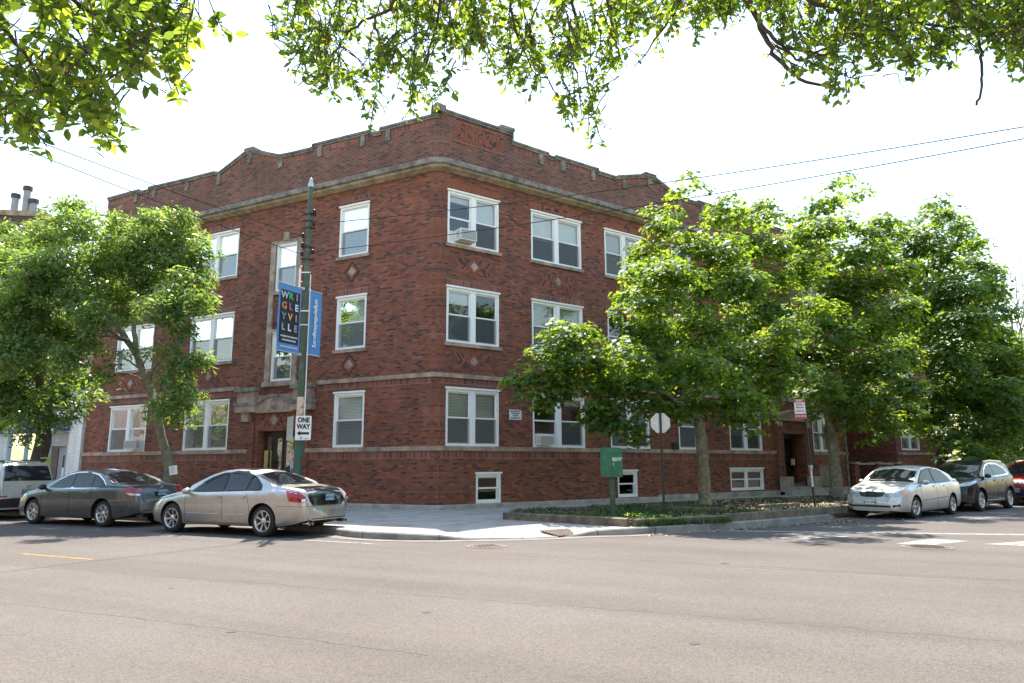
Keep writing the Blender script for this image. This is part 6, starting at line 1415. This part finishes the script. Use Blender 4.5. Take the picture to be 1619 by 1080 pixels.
def tree(name, label, cat, base, trunk, blobs, mats, leaf, shape, bark, seed, group=None, dens=1., sub=.42, flat=.55, limbs=None, twig=True, light=.3, fold=.3, jit=.34):
    """trunk: [(point, radius)]; blobs: [(centre, radius, fullness)]; limbs run from the trunk to every blob"""
    rs = np.random.default_rng(seed); e = empty(name, base, 0, label, cat, group)
    mb = MB(); tp = [V(p) for p, r in trunk]; tr_ = [r for p, r in trunk]
    # densify trunk with a slight irregular flare
    P, Rr = [], []
    for i in range(len(tp)-1):
        for k in range(4):
            t = k/4; P.append(tp[i].lerp(tp[i+1], t)+V((rs.normal()*.01, rs.normal()*.01, 0))); Rr.append((tr_[i]+(tr_[i+1]-tr_[i])*t)*(1+rs.normal()*.03))
    P.append(tp[-1]); Rr.append(tr_[-1]); mb.tube(P, Rr, 14)
    o = mb.build('trunk', bark, e, 60); o.matrix_parent_inverse = Matrix.Translation(-e.location)
    mb = MB(); nodes = [(p, r) for p, r in zip(P, Rr) if p.z > tp[0].z+(tp[-1].z-tp[0].z)*.45]
    order = sorted(blobs, key=lambda b: (V(b[0])-tp[-1]).length)
    for c, r, f in order:
        c = V(c)
        best = min(nodes, key=lambda q: (q[0]-c).length+max(0, (q[0].z-c.z+.3))*1.3+.15*(q[1] < .02))
        d = (best[0]-c).length
        if d < .25: continue
        r0 = min(best[1]*.75, .02+.022*d+.012*r); Q = limb(mb, best[0], c, r0, .012, rs, .06, 8, .05)
        for k in (3, 5, 7, 8): nodes.append((Q[k], r0*(1-k/9)))
        if twig:
            for k in range(int(5*r*f)+2):
                q = Q[int(rs.integers(4, 9))]; dd = V(rs.normal(size=3)); dd.z = abs(dd.z)*.6; limb(mb, q, q+dd.normalized()*r*rs.uniform(.5, .95), .012, .004, rs, .05, 4, .08)
    o = mb.build('branches', bark, e, 60); o.matrix_parent_inverse = Matrix.Translation(-e.location)
    C, Nn, T = cloud(blobs, dens, rs, sub, flat, 1., jit)
    n = len(C); mi = rs.choice(len(mats), n, p=([.5, light, .5-light] if len(mats) == 3 else [1-light, light])); mi[rs.random(n) < .012] = len(mats); mats = list(mats)+[SERE]
    # new growth is paler on whole sprays
    sz = leaf*(.45+.9*rs.random(n)**.7)
    leaves('crown', C, Nn, T, sz, shape, mats, mi, e, fold)
    return e, n
def B(px, py, r, Y, f=1.):
    p = at(px, py, Y); return (tuple(p), r*Y/FPX*1.1, f)
rs_ = np.random.default_rng(5)
def BL(L_, Y, jit=1.6):
    """pixel outline of a crown turned into blobs at real depths round the trunk, front and back"""
    out = []
    for q in L_:
        px, py, r = q[:3]; f = q[3] if len(q) > 3 else 1.; y = Y+(q[4] if len(q) > 4 else rs_.uniform(-jit, jit))
        out.append(B(px, py, r, y, f))
    return out
# maple by the corner
b1 = FR.p(7.19, 4.71, .2)
t1 = [((b1.x, b1.y, .1), .27), ((b1.x, b1.y, .45), .205), ((b1.x, b1.y, 1.4), .175), ((b1.x-.02, b1.y, 2.6), .17), ((b1.x-.05, b1.y+.05, 3.4), .18), ((b1.x+.1, b1.y+.1, 4.6), .17), ((b1.x-.1, b1.y+.3, 6.0), .12), ((b1.x-.3, b1.y+.2, 7.6), .07)]
m1 = BL([(838, 597, 30, 1.1, -1.8), (868, 570, 34, 1, -2), (895, 600, 34, 1, -1.5), (900, 545, 36, 1, -2), (925, 520, 22, .9, -1.8), (935, 570, 42, 1, -1.5), (870, 625, 22, .8, -1.5), (885, 520, 22, .8, -1.8), (960, 600, 40, 1, -1), (945, 640, 30, 1, -1.2), (975, 655, 34, 1, -1.2), (1000, 680, 26, .8, -1), (940, 670, 20, .7, -1.3),
    (1045, 352, 22), (1035, 330, 12, .8), (1060, 330, 14, .8), (1075, 300, 9, .35), (1090, 283, 13, .45), (1102, 292, 9, .35), (1100, 385, 34), (1150, 330, 26), (1160, 308, 15), (1175, 345, 26), (1200, 322, 22), (1218, 345, 22), (1150, 390, 36), (1200, 390, 32), (1235, 385, 22), (1025, 400, 30), (1010, 425, 30), (1000, 465, 26), (992, 490, 18, .9),
    (1060, 430, 45), (1120, 450, 46), (1180, 440, 40), (1225, 440, 32), (1025, 470, 38), (1010, 520, 34), (1060, 510, 46), (1120, 520, 48), (1180, 500, 42), (1230, 490, 34), (1000, 555, 34), (1045, 570, 44), (1100, 580, 46), (1160, 570, 46), (1215, 550, 40), (1250, 520, 28), (1010, 610, 38), (1060, 620, 36), (1120, 630, 34), (1165, 620, 38), (1210, 605, 38), (1245, 585, 30), (1030, 640, 24, .8, -1), (1075, 650, 22, .8), (1190, 640, 24, .8, -1.2), (1150, 655, 20, .7, -1), (1185, 668, 14, .6, -1)], b1.y-1.5, 2.7)
e, n1 = tree('maple_tree', 'leafy maple nearest the building corner with a low branch reaching left', 'tree', (b1.x, b1.y, .2), t1, m1, MAPLE, .135, SH_MAPLE, M['bark'], 3, 'street maples along the brick building', dens=.85)
# its low bare limb
mb = MB(); rs2 = np.random.default_rng(8); limb(mb, (b1.x-.08, b1.y-.1, 3.0), at(1010, 612, b1.y-1.2), .1, .04, rs2, .12, 10, .02); o = mb.build('low_branch', M['bark'], e, 60); o.matrix_parent_inverse = Matrix.Translation(-e.location)
# second maple
b2 = FR.p(16.6, 3.6, .2)
t2 = [((b2.x, b2.y, .1), .32), ((b2.x, b2.y, .5), .25), ((b2.x, b2.y, 2.2), .21), ((b2.x, b2.y, 3.4), .2), ((b2.x+.1, b2.y, 5.0), .2), ((b2.x-.2, b2.y+.2, 7.5), .13), ((b2.x+.1, b2.y, 10.5), .06)]
m2_ = BL([(1318, 288, 15, .9), (1340, 275, 12, .8), (1352, 302, 17, .8), (1322, 315, 18, .8), (1292, 318, 20), (1270, 345, 22), (1300, 350, 28), (1340, 350, 22, .8), (1262, 375, 24), (1300, 395, 34), (1345, 400, 34), (1390, 350, 22), (1370, 365, 22), (1400, 375, 26), (1380, 400, 30), (1270, 430, 34), (1320, 450, 42), (1375, 450, 42), (1420, 430, 28), (1275, 485, 36), (1325, 510, 44), (1380, 510, 44), (1425, 490, 34), (1270, 545, 38), (1320, 565, 42), (1380, 570, 44), (1430, 555, 36), (1290, 605, 34), (1340, 615, 38), (1395, 620, 38), (1435, 610, 28), (1265, 615, 22, .8), (1350, 655, 26, .8), (1400, 660, 26, .8), (1290, 640, 20, .6), (1372, 685, 18, .6), (1310, 668, 14, .5)], b2.y-1.6, 3.2)
e, n2 = tree('maple_tree', 'tall maple with a forked trunk beside the second doorway', 'tree', (b2.x, b2.y, .2), t2, m2_, MAPLE, .15, SH_MAPLE, M['bark'], 4, 'street maples along the brick building', dens=.9, sub=.48)
mb = MB(); limb(mb, (b2.x-.05, b2.y-.15, 2.6), at(1302, 632, b2.y-.5), .17, .09, rs2, .02, 8, .02); limb(mb, (b2.x+.02, b2.y-.1, 3.0), at(1334, 630, b2.y-.6), .15, .08, rs2, .02, 8, .02); o = mb.build('fork', M['bark'], e, 60); o.matrix_parent_inverse = Matrix.Translation(-e.location)
# third maple, darker trunk
b3 = FR.p(25.4, 4.0, .2)
t3 = [((b3.x, b3.y, .1), .48), ((b3.x, b3.y, .6), .37), ((b3.x-.05, b3.y, 3.2), .33), ((b3.x-.2, b3.y, 5.0), .25), ((b3.x-.3, b3.y, 8.0), .15), ((b3.x+.1, b3.y, 11), .06)]
m3_ = BL([(1487, 312, 13, .9), (1470, 325, 14, .9), (1455, 345, 16, .8), (1492, 338, 20), (1510, 352, 20), (1435, 365, 20), (1415, 350, 15, .8), (1470, 375, 28), (1520, 375, 20), (1545, 382, 16), (1440, 400, 30), (1490, 410, 34), (1535, 410, 22), (1562, 425, 24), (1570, 450, 24), (1455, 445, 38), (1510, 455, 36), (1555, 475, 30), (1580, 490, 20), (1465, 500, 40), (1520, 510, 40), (1570, 525, 30), (1450, 550, 40), (1505, 565, 44), (1560, 570, 38), (1600, 560, 24), (1480, 620, 42), (1540, 625, 42), (1590, 615, 36), (1455, 660, 34), (1505, 680, 36), (1555, 680, 36), (1600, 665, 30), (1520, 715, 24, .9), (1560, 715, 20, .8), (1430, 650, 26), (1590, 540, 26), (1610, 620, 30), (1595, 585, 28), (1580, 640, 30), (1550, 520, 30), (1530, 600, 34), (1490, 480, 34)], b3.y-1.2, 3.2)
e, n3 = tree('maple_tree', 'dark trunked maple standing behind the parked SUV', 'tree', (b3.x, b3.y, .2), t3, m3_, MAPLE, .16, SH_MAPLE, M['bark_dark'], 5, 'street maples along the brick building', dens=1.2, sub=.55, light=.22)
# further trees down the side street
far = [('broadleaf_tree', 'bright green tree beyond the maples at the right edge', FR.p(37, 4, .2), [(1560, 640, 34), (1600, 600, 36), (1640, 590, 40), (1600, 650, 40), (1650, 660, 45), (1580, 700, 30), (1625, 710, 34), (1560, 720, 20), (1660, 620, 40), (1690, 560, 50), (1540, 690, 28), (1610, 540, 22), (1590, 610, 34), (1570, 670, 30), (1620, 640, 36), (1640, 540, 30), (1600, 680, 34)], 31), 
       ('broadleaf_tree', 'green tree filling the gap behind the dark trunked maple', FR.p(33, -3, .2), [(1480, 560, 40), (1430, 600, 40), (1450, 520, 34), (1520, 620, 44), (1480, 680, 34), (1540, 560, 40), (1420, 660, 24, .6), (1500, 730, 24, .8)], 32),
       ('broadleaf_tree', 'distant dark tree low on the right horizon', FR.p(55, 2, .2), [(1590, 690, 24), (1620, 690, 30), (1560, 710, 20), (1600, 730, 18), (1650, 700, 30), (1540, 725, 16)], 33)]
for nm, lb, b_, bl, sd_ in far:
    Y = b_.y; tr_ = [((b_.x, b_.y, .1), .35), ((b_.x, b_.y, 2.5), .28), ((b_.x, b_.y, 5), .18), ((b_.x, b_.y, 7), .08)]
    tree(nm, lb, 'tree', (b_.x, b_.y, .2), tr_, BL(bl, Y, 2.5), FARL, .2, SH_MAPLE[::2], M['bark_dark'], sd_, 'trees further down the side street', dens=1.3, sub=.7, light=.4)
for k, (q, lb) in enumerate(((FL.p(26, 20.5, .15), 'unseen tree added for reflections on the near pavement, first beyond the left edge'), (FL.p(37, 20.5, .15), 'unseen tree added for reflections on the near pavement, second beyond the left edge'), (FR.p(16, 23.5, .15), 'unseen tree added for reflections across the side street, nearest beyond the right edge'), (FR.p(30, 23.5, .15), 'unseen tree added for reflections across the side street, farther beyond the right edge'))):
    rr = np.random.default_rng(90+k); bl = [((q.x+rr.normal()*1.7, q.y+rr.normal()*1.7, rr.uniform(3.8, 8.5)), rr.uniform(.9, 1.5), 1.) for _ in range(16)]
    tree('unseen_tree', lb, 'tree', (q.x, q.y, .15), [((q.x, q.y, .1), .25), ((q.x, q.y, 3), .2), ((q.x, q.y, 5.5), .12)], bl, FARL, .22, SH_MAPLE[::2], M['bark_dark'], 70+k, None, dens=.6, sub=.7, light=.4, twig=False)  # unseen trees, added so reflections meet foliage instead of the low horizon
# bare twigs beyond
tb = at(1608, 560, 44); e = empty('bare_tree', (tb.x, tb.y, .1), 0, 'bare grey leafless tree against the sky at the right edge', 'tree')
mb = MB(); mb.tube([V((tb.x, tb.y, z)) for z in (.1, 3, 6, 8)], [.3, .22, .16, .12], 8); rs3 = np.random.default_rng(77)
o = mb.build('trunk', M['bark'], e); o.matrix_parent_inverse = Matrix.Translation(-e.location); mb = MB()
def twigs(p, d, L_, r, lev):
    q = p+d*L_; limb(mb, p, q, r, r*.55, rs3, 0, 5, .04)
    if lev == 0: return
    for k in range(3 if lev > 1 else 4):
        dd = (d+V(rs3.normal(size=3))*.38+V((0, 0, .12))).normalized(); twigs(p.lerp(q, rs3.uniform(.4, 1)), dd, L_*rs3.uniform(.5, .8), r*.5, lev-1)
for px, py in ((1580, 430), (1605, 420), (1625, 440), (1560, 500), (1640, 470), (1595, 470)):
    tgt = at(px, py, 44); p = V((tb.x, tb.y, 7.6)); twigs(p, (tgt-p).normalized(), (tgt-p).length*.62, .07, 3)
o = mb.build('branches', M['bark'], e); o.matrix_parent_inverse = Matrix.Translation(-e.location)
# ash by the grey sedan
b4 = FL.p(6.1, 5.0, .15)
pt4 = lambda px, py, dy=0: tuple(at(px, py, b4.y+dy))
t4 = [((b4.x, b4.y, .1), .19), (pt4(268, 742), .14), (pt4(256, 690), .12), (pt4(247, 655), .115), (pt4(236, 610, .2), .105), (pt4(215, 560, .3), .09), (pt4(190, 520, .4), .1), (pt4(160, 480, .5), .07)]
m4_ = BL([(105, 325, 17), (125, 330, 18), (92, 345, 18), (130, 355, 30), (80, 375, 30), (178, 345, 16), (190, 365, 24), (235, 345, 20), (222, 365, 22), (262, 355, 24), (290, 345, 16), (295, 370, 26), (320, 395, 20), (240, 395, 36), (190, 405, 40), (140, 410, 40), (90, 425, 42), (285, 415, 36), (315, 430, 24), (50, 440, 40), (10, 420, 36), (240, 445, 40), (180, 460, 40), (120, 470, 42), (60, 490, 44), (290, 460, 36), (315, 475, 22), (260, 490, 34), (10, 490, 44), (200, 495, 24, .6), (150, 505, 34, .8), (90, 525, 40), (40, 545, 40), (0, 560, 40), (110, 560, 30, .8), (130, 535, 28, .8), (310, 480, 18, .7, -1), (285, 520, 20, .6, -1), (270, 560, 22, .7, -1.), (300, 575, 22, .9, -1.2), (318, 565, 14, .8, -1.2), (280, 600, 24, .9, -1), (300, 620, 20, .9, -1.2), (268, 640, 20, .8, -1), (285, 655, 20, .9, -1), (240, 650, 14, .5, -1), (235, 560, 16, .4), (170, 590, 20, .5), (185, 560, 18, .4)], b4.y, 1.7)
e, n4 = tree('ash_tree', 'ash with a slanting pale trunk standing behind the grey sedan', 'tree', (b4.x, b4.y, .15), t4, m4_, ASH, .15, SH_ASH*np.array([1.5, 1.1]), M['bark_mid'], 6, 'ash trees on the left pavement', dens=1.1, sub=.34, flat=.2, light=.42, jit=.75)
mb = MB(); limb(mb, pt4(215, 560, .3), pt4(215, 500, .2), .1, .05, rs2, .0, 6, .03); limb(mb, pt4(238, 615, .2), pt4(280, 575, -.8), .05, .02, rs2, .05, 6, .03); limb(mb, pt4(248, 655), pt4(285, 620, -.9), .04, .015, rs2, .05, 6, .03); o = mb.build('fork', M['bark'], e, 60); o.matrix_parent_inverse = Matrix.Translation(-e.location)
b5 = FL.p(12.9, 5.0, .15); pt5 = lambda px, py, dy=0: tuple(at(px, py, b5.y+dy))
t5 = [((b5.x, b5.y, .1), .26), (pt5(68, 700), .24), (pt5(71, 660), .22), (pt5(66, 620), .17), (pt5(60, 580), .12), (pt5(50, 520), .08)]
m5_ = BL([(60, 575, 34), (20, 590, 36), (100, 590, 30), (-20, 600, 40), (60, 620, 32), (20, 635, 32), (95, 630, 26), (-15, 650, 30), (50, 655, 24), (80, 665, 16, .7, -1), (20, 665, 18, .8), (125, 595, 22), (140, 620, 16, .8, -1.4), (112, 655, 14, .7, -1.4), (50, 690, 10, .5, -1), (30, 690, 10, .4), (40, 520, 36), (-20, 530, 40), (20, 460, 34), (-20, 450, 40), (30, 390, 26), (10, 370, 22), (-20, 390, 34), (50, 420, 26), (150, 600, 14, .6), (118, 640, 14, .7, -1.3)], b5.y, 1.6)
e, n5 = tree('ash_tree', 'ash with a dark trunk bearing a small yellow notice at far left', 'tree', (b5.x, b5.y, .15), t5, m5_, ASH, .155, SH_ASH*np.array([1.6, 1.15]), M['bark_dark'], 16, 'ash trees on the left pavement', dens=1.1, sub=.36, flat=.2, light=.35, jit=.75)
# notices on the two trunks
tnl = at(68, 731, b5.y-.27); tn = empty('tree_notice', tnl, R(0), 'yellow notice with a black letter T tied to the dark ash trunk', 'sign'); mb = MB(); mb.grid([[V((.19*math.sin(a)*1.25, .27-.27*math.cos(a), z)) for a in np.linspace(-.9, .9, 7)] for z in (-.17, .17)])
mb.build('card', basic('notice_yellow', (.5, .52, .16), .6), tn); bpy.context.view_layer.update()
text('lettering', 'T', tn, M['ink'], .32, on(tn, 0, -.012, -.03), .02)
pn_ = at(273, 743.5, b4.y-.26); tp_ = empty('paper_notice', pn_, R(0), 'white paper sheet pinned to the slanting ash trunk', 'paper'); tp_.rotation_euler = (0, R(-9), 0); mb = MB(); mb.grid([[V((.12*u, .03*u*u, .13*v)) for u in (-1, -.5, 0, .5, 1)] for v in (-1, 0, 1)]); mb.build('sheet', M['paper'], tp_)
mb = MB()
for k in range(5): mb.face([(-.08, -.004, .08-k*.035), (.07, -.004, .08-k*.035), (.07, -.004, .088-k*.035), (-.08, -.004, .088-k*.035)])
mb.build('lettering', basic('faint_print', (.35, .35, .4), .7), tp_)
# ------------------------------------------------------------------ trees overhead, rooted on the near pavement
def overhead(name, label, base, trunk, limbs_, low, x0, x1, nspray, seed, depth, dens_y, leafs=.075, group='trees arching over the near pavement', extra=()):
    rs = np.random.default_rng(seed); e = empty(name, base, 0, label, 'tree', group)
    mb = MB(); tp = [V(p) for p, r in trunk]; mb.tube(tp, [r for p, r in trunk], 14); o = mb.build('trunk', M['bark_dark'], e, 60); o.matrix_parent_inverse = Matrix.Translation(-e.location)
    mb = MB(); nodes = [V(trunk[-1][0]), V(trunk[-2][0])]; Cc, Nn, T, Z = [], [], [], []
    def tube_px(pts, r0, r1):
        P = [at(*q) for q in pts]; D = []
        for a, b_ in zip(P, P[1:]):
            for k in range(4): D.append(a.lerp(b_, k/4)+V(rs.normal(size=3))*.008)
        D.append(P[-1]); mb.tube(D, [r0+(r1-r0)*i/(len(D)-1) for i in range(len(D))], 6); nodes.extend(D[::2]); return D
    for pts, r0, r1, fromtrunk in limbs_:
        D = tube_px(pts, r0, r1)
        if fromtrunk: limb(mb, trunk[-1][0], D[0], r0*1.8, r0, rs, .1, 10, .03)
    lx = np.array([q[0] for q in low]); ly = np.array([q[1] for q in low])
    def leafset(p, d, k=1.):
        side_ = V(rs.normal(size=3)).normalized()
        t = (d*.5+side_*.9+V((0, 0, -.45))).normalized(); s_ = leafs*rs.uniform(.55, 1.3)*k
        Cc.append(p+t*s_*.6); T.append(t); Nn.append(V(rs.normal(size=3))*.55+V((0, 0, 1.0))); Z.append(s_)
    def spray(p, d, L_, lev):
        n = max(4, int(L_/.035)); P = []; q = V(p); dd = V(d)
        for k in range(n):
            dd = (dd+V(rs.normal(size=3))*.07+V((0, 0, -.05))).normalized(); q = q+dd*(L_/n); P.append(V(q))
            if k > 1:
                leafset(q, dd)
                if rs.random() < .6: leafset(q, dd)
        mb.tube([p]+P, [.004+.006*L_*(1-i/(n)) for i in range(n+1)], 4, cap=False)
        leafset(P[-1], dd)
        if lev > 0:
            for k in range(int(3+L_*5)):
                i = int(rs.integers(1, n)); d2 = (dd+V(rs.normal(size=3))*.75+V((0, 0, -.2))).normalized(); spray(P[i], d2, L_*rs.uniform(.25, .5), lev-1)
    cnt = 0; tries = 0
    while cnt < nspray and tries < nspray*20:
        tries += 1
        px = rs.uniform(x0, x1); lim = float(np.interp(px, lx, ly))
        if lim < 4 and rs.random() < .7: continue
        u = rs.random()**dens_y; py = -70+(lim+70)*u   # end of the spray
        Y = rs.uniform(*depth); end = at(px, py-8, Y); L_ = rs.uniform(.18, .42)
        d = V((rs.normal()*.7, rs.normal()*.5, -.75-rs.random()*.6)).normalized(); st = end-d*L_
        spray(st, d, L_, 1 if L_ > .25 else 0); cnt += 1
        nn_ = min(nodes, key=lambda a: (a-st).length)
        if (nn_-st).length < 1.6: limb(mb, nn_, st, .004, .0025, rs, .05, 5, .06)
        nodes.append(st) if rs.random() < .25 else None
    for pts, L_ in extra: spray(at(*pts[0]), (at(*pts[1])-at(*pts[0])).normalized(), (at(*pts[1])-at(*pts[0])).length, 1)
    # upper crown, out of the frame, over the near pavement: seen only in reflections and as shade
    ub = []
    for k in range(44):
        a = rs.random()*6.28; r_ = rs.random()**.5*4.4; ub.append(((base[0]*1.0+r_*math.cos(a), min(base[1]-.5+r_*math.sin(a), 2.6), rs.uniform(6.5, 11.5)), rs.uniform(.9, 1.4), .8))
    for c, r_, f in ub: limb(mb, trunk[-1][0], c, .05, .012, rs, .05, 7, .05)
    o = mb.build('branches', M['bark_dark'], e, 60); o.matrix_parent_inverse = Matrix.Translation(-e.location)
    C2, N2, T2 = cloud(ub, .45, rs, .6, .4); Ca = np.array([tuple(v) for v in Cc]); Na = np.array([tuple(v) for v in Nn]); Ta = np.array([tuple(v) for v in T]); Za = np.array(Z)
    C_ = np.concatenate([Ca, C2]); N_ = np.concatenate([Na, N2]); T_ = np.concatenate([Ta, T2]); Z_ = np.concatenate([Za, .15*rs.uniform(.6, 1.2, len(C2))])
    mi = rs.choice(4, len(C_), p=[.42, .24, .28, .06]); leaves('crown', C_, N_, T_, Z_, SH_ELM, ELM, mi, e, .25); return len(C_)
lowL = [(-60, 190), (0, 185), (20, 230), (60, 236), (78, 190), (100, 185), (130, 205), (165, 222), (176, 190), (150, 160), (185, 140), (212, 138), (235, 100), (262, 130), (285, 138), (292, 90), (268, 60), (240, 20), (250, -5), (300, -10), (330, 12), (352, 46), (366, 45), (372, 0), (400, -30)]
n6 = overhead('overhanging_elm', 'elm leaning over the near pavement whose leafy boughs fill the upper left corner', (-4.6, -1.2, .15), [((-4.6, -1.2, .1), .28), ((-4.6, -1.1, 2), .22), ((-4.4, -.6, 4.2), .17), ((-4.3, .4, 5.4), .1)],
    [([(-40, -20, 3.6), (0, 40, 4.0), (45, 95, 4.3), (75, 150, 4.5)], .02, .006, True), ([(60, -30, 3.8), (130, 10, 4.4), (220, 60, 4.8), (270, 110, 5.0)], .018, .005, True), ([(200, -30, 4.4), (238, 20, 4.8), (262, 70, 5)], .01, .004, True), ([(10, 100, 4.2), (60, 140, 4.4), (120, 180, 4.6), (168, 215, 4.7)], .008, .003, False)],
    lowL, -60, 300, 200, 41, (3.7, 5.4), .95, .08, extra=[(((325, -10, 4.6), (358, 44, 4.7)), 1), (((120, 178, 4.6), (170, 220, 4.7)), 1), (((20, 160, 4.2), (62, 235, 4.3)), 1)])
lowM = [(440, -20), (452, 134), (468, 140), (480, 122), (500, 125), (524, 160), (532, 140), (550, 128), (578, 172), (590, 150), (612, 128), (640, 135), (648, 182), (665, 184), (690, 150), (696, 110), (712, 100), (735, 95), (752, 84), (775, 100), (790, 126), (812, 120), (830, 140), (848, 170), (862, 165), (872, 100), (888, 185), (905, 195), (918, 212), (938, 190), (955, 178), (962, 110), (975, 95), (990, 100), (1000, 68), (1025, 80), (1045, 90), (1052, 70), (1075, 40), (1100, 52), (1120, 55), (1140, 30), (1165, 30), (1180, 10), (1200, -20)]
n7 = overhead('overhanging_elm', 'elm hanging a long curtain of leaves across the top centre', (1.6, -2.2, .15), [((1.6, -2.2, .1), .3), ((1.5, -2.0, 2.2), .24), ((1.2, -1.2, 4.6), .18), ((.8, .2, 6.2), .11)],
    [([(640, -30, 4.6), (616, 15, 5.0), (575, 32, 5.2), (550, 52, 5.3), (534, 76, 5.4), (510, 105, 5.4), (470, 136, 5.4)], .016, .004, True), ([(700, -30, 4.6), (690, 40, 5.2), (670, 110, 5.5), (660, 160, 5.6)], .014, .004, True), ([(900, -30, 4.6), (912, 40, 5.2), (908, 85, 5.5), (893, 108, 5.7), (878, 116, 5.7)], .014, .005, True), ([(905, 90, 5.5), (915, 140, 5.6), (920, 190, 5.6)], .007, .003, False), ([(800, -30, 4.8), (815, 50, 5.2), (848, 120, 5.5)], .012, .004, True), ([(1080, -30, 5), (1060, 30, 5.4), (1030, 75, 5.7), (1002, 106, 5.8)], .012, .004, True), ([(950, -30, 5), (975, 60, 5.4)], .01, .004, True)],
    lowM, 448, 1190, 460, 42, (4.8, 6.4), .85, .062)
lowR = [(1180, -20), (1200, 30), (1215, 58), (1236, 80), (1246, 124), (1262, 128), (1290, 100), (1300, 140), (1308, 168), (1335, 158), (1356, 178), (1366, 140), (1380, 100), (1384, 70), (1400, 88), (1415, 100), (1440, 112), (1455, 90), (1475, 105), (1490, 118), (1508, 88), (1540, 70), (1555, 70), (1572, 128), (1585, 100), (1605, 110), (1619, 130), (1680, 140)]
n8 = overhead('overhanging_elm', 'elm with a thick curved bough crossing the upper right corner', (6.8, -1.0, .15), [((6.8, -1.0, .1), .3), ((6.7, -.9, 2.2), .24), ((6.2, -.2, 4.6), .18), ((5.4, .8, 6.0), .12)],
    [([(1175, -30, 4.8), (1186, 10, 5.0), (1205, 45, 5.1), (1222, 85, 5.2), (1243, 108, 5.2), (1272, 130, 5.3), (1308, 139, 5.4)], .026, .01, True), ([(1200, 30, 5.0), (1222, 62, 5.1), (1250, 80, 5.2), (1290, 83, 5.3), (1335, 72, 5.4), (1376, 42, 5.4)], .017, .006, False), ([(1290, 83, 5.3), (1318, 92, 5.3), (1350, 100, 5.3)], .011, .005, False), ([(1225, 70, 5.1), (1260, 95, 5.2), (1310, 110, 5.3), (1345, 122, 5.3), (1385, 118, 5.3)], .011, .004, False),
     ([(1270, -10, 4.6), (1300, 10, 4.9), (1340, 18, 5.1), (1440, 35, 5.2), (1560, 50, 5.2), (1640, 60, 5.2)], .02, .008, True), ([(1540, 40, 5.0), (1550, 75, 5.0), (1555, 110, 5.0), (1552, 140, 5.0), (1544, 166, 5.0)], .013, .009, False), ([(1500, -30, 4.6), (1520, 30, 4.9), (1600, 90, 5.0)], .014, .004, True), ([(1395, 120, 5.3), (1420, 118, 5.3), (1430, 142, 5.3)], .005, .002, False)],
    lowR, 1190, 1680, 340, 43, (4.6, 6.0), .85, .064)
print('LEAVES', n1, n2, n3, n4, n5, n6, n7, n8)
# small weeds at the foundation and round the trunk
def weeds(px_list, seed):
    rs = np.random.default_rng(seed)
    C, Nn, T = [], [], []
    for (x, y, r_, h) in px_list:
        k = int(160*r_*r_/.09); a = rs.random(k)*6.28; q = np.sqrt(rs.random(k))*r_
        C.append(np.stack([x+q*np.cos(a), y+q*np.sin(a), .22+rs.random(k)*h], -1)); Nn.append(rs.normal(size=(k, 3))*.5+np.array([0, 0, 1])); T.append(rs.normal(size=(k, 3)))
    C, Nn, T = map(np.concatenate, (C, Nn, T)); o = leaves('weeds', C, Nn, T, .05*rs.uniform(.6, 1.3, len(C)), SH_ELM, MAPLE, rs.choice(3, len(C)), None, .1); tag(o, label='low leafy weeds in the planting bed and along the timbers', kind='stuff')
weeds([(2.85, 16.75, .3, .22), (3.1, 16.6, .25, .15), (4.3, 17.6, .25, .1), (b1.x-.6, b1.y-.4, .3, .1), (1.7, 18.4, .5, .07), (3.4, 19.8, .6, .06), (2.2, 17.6, .5, .07), (5.2, 19.6, .5, .05), (1.0, 19.4, .5, .06), (4.8, 21.2, .5, .06), (6.6, 20, .4, .08), (3.6, 18.2, .5, .07)], 9)
def finish():
    print('LEAVES', n1, n2, n3, n4, n5, n6, n7, n8)
    bad = [o.name for o in bpy.data.objects if o.parent is None and o.type == 'MESH' and not o.get('category') and not o.get('kind')]
    print('UNTAGGED', bad)
finish()
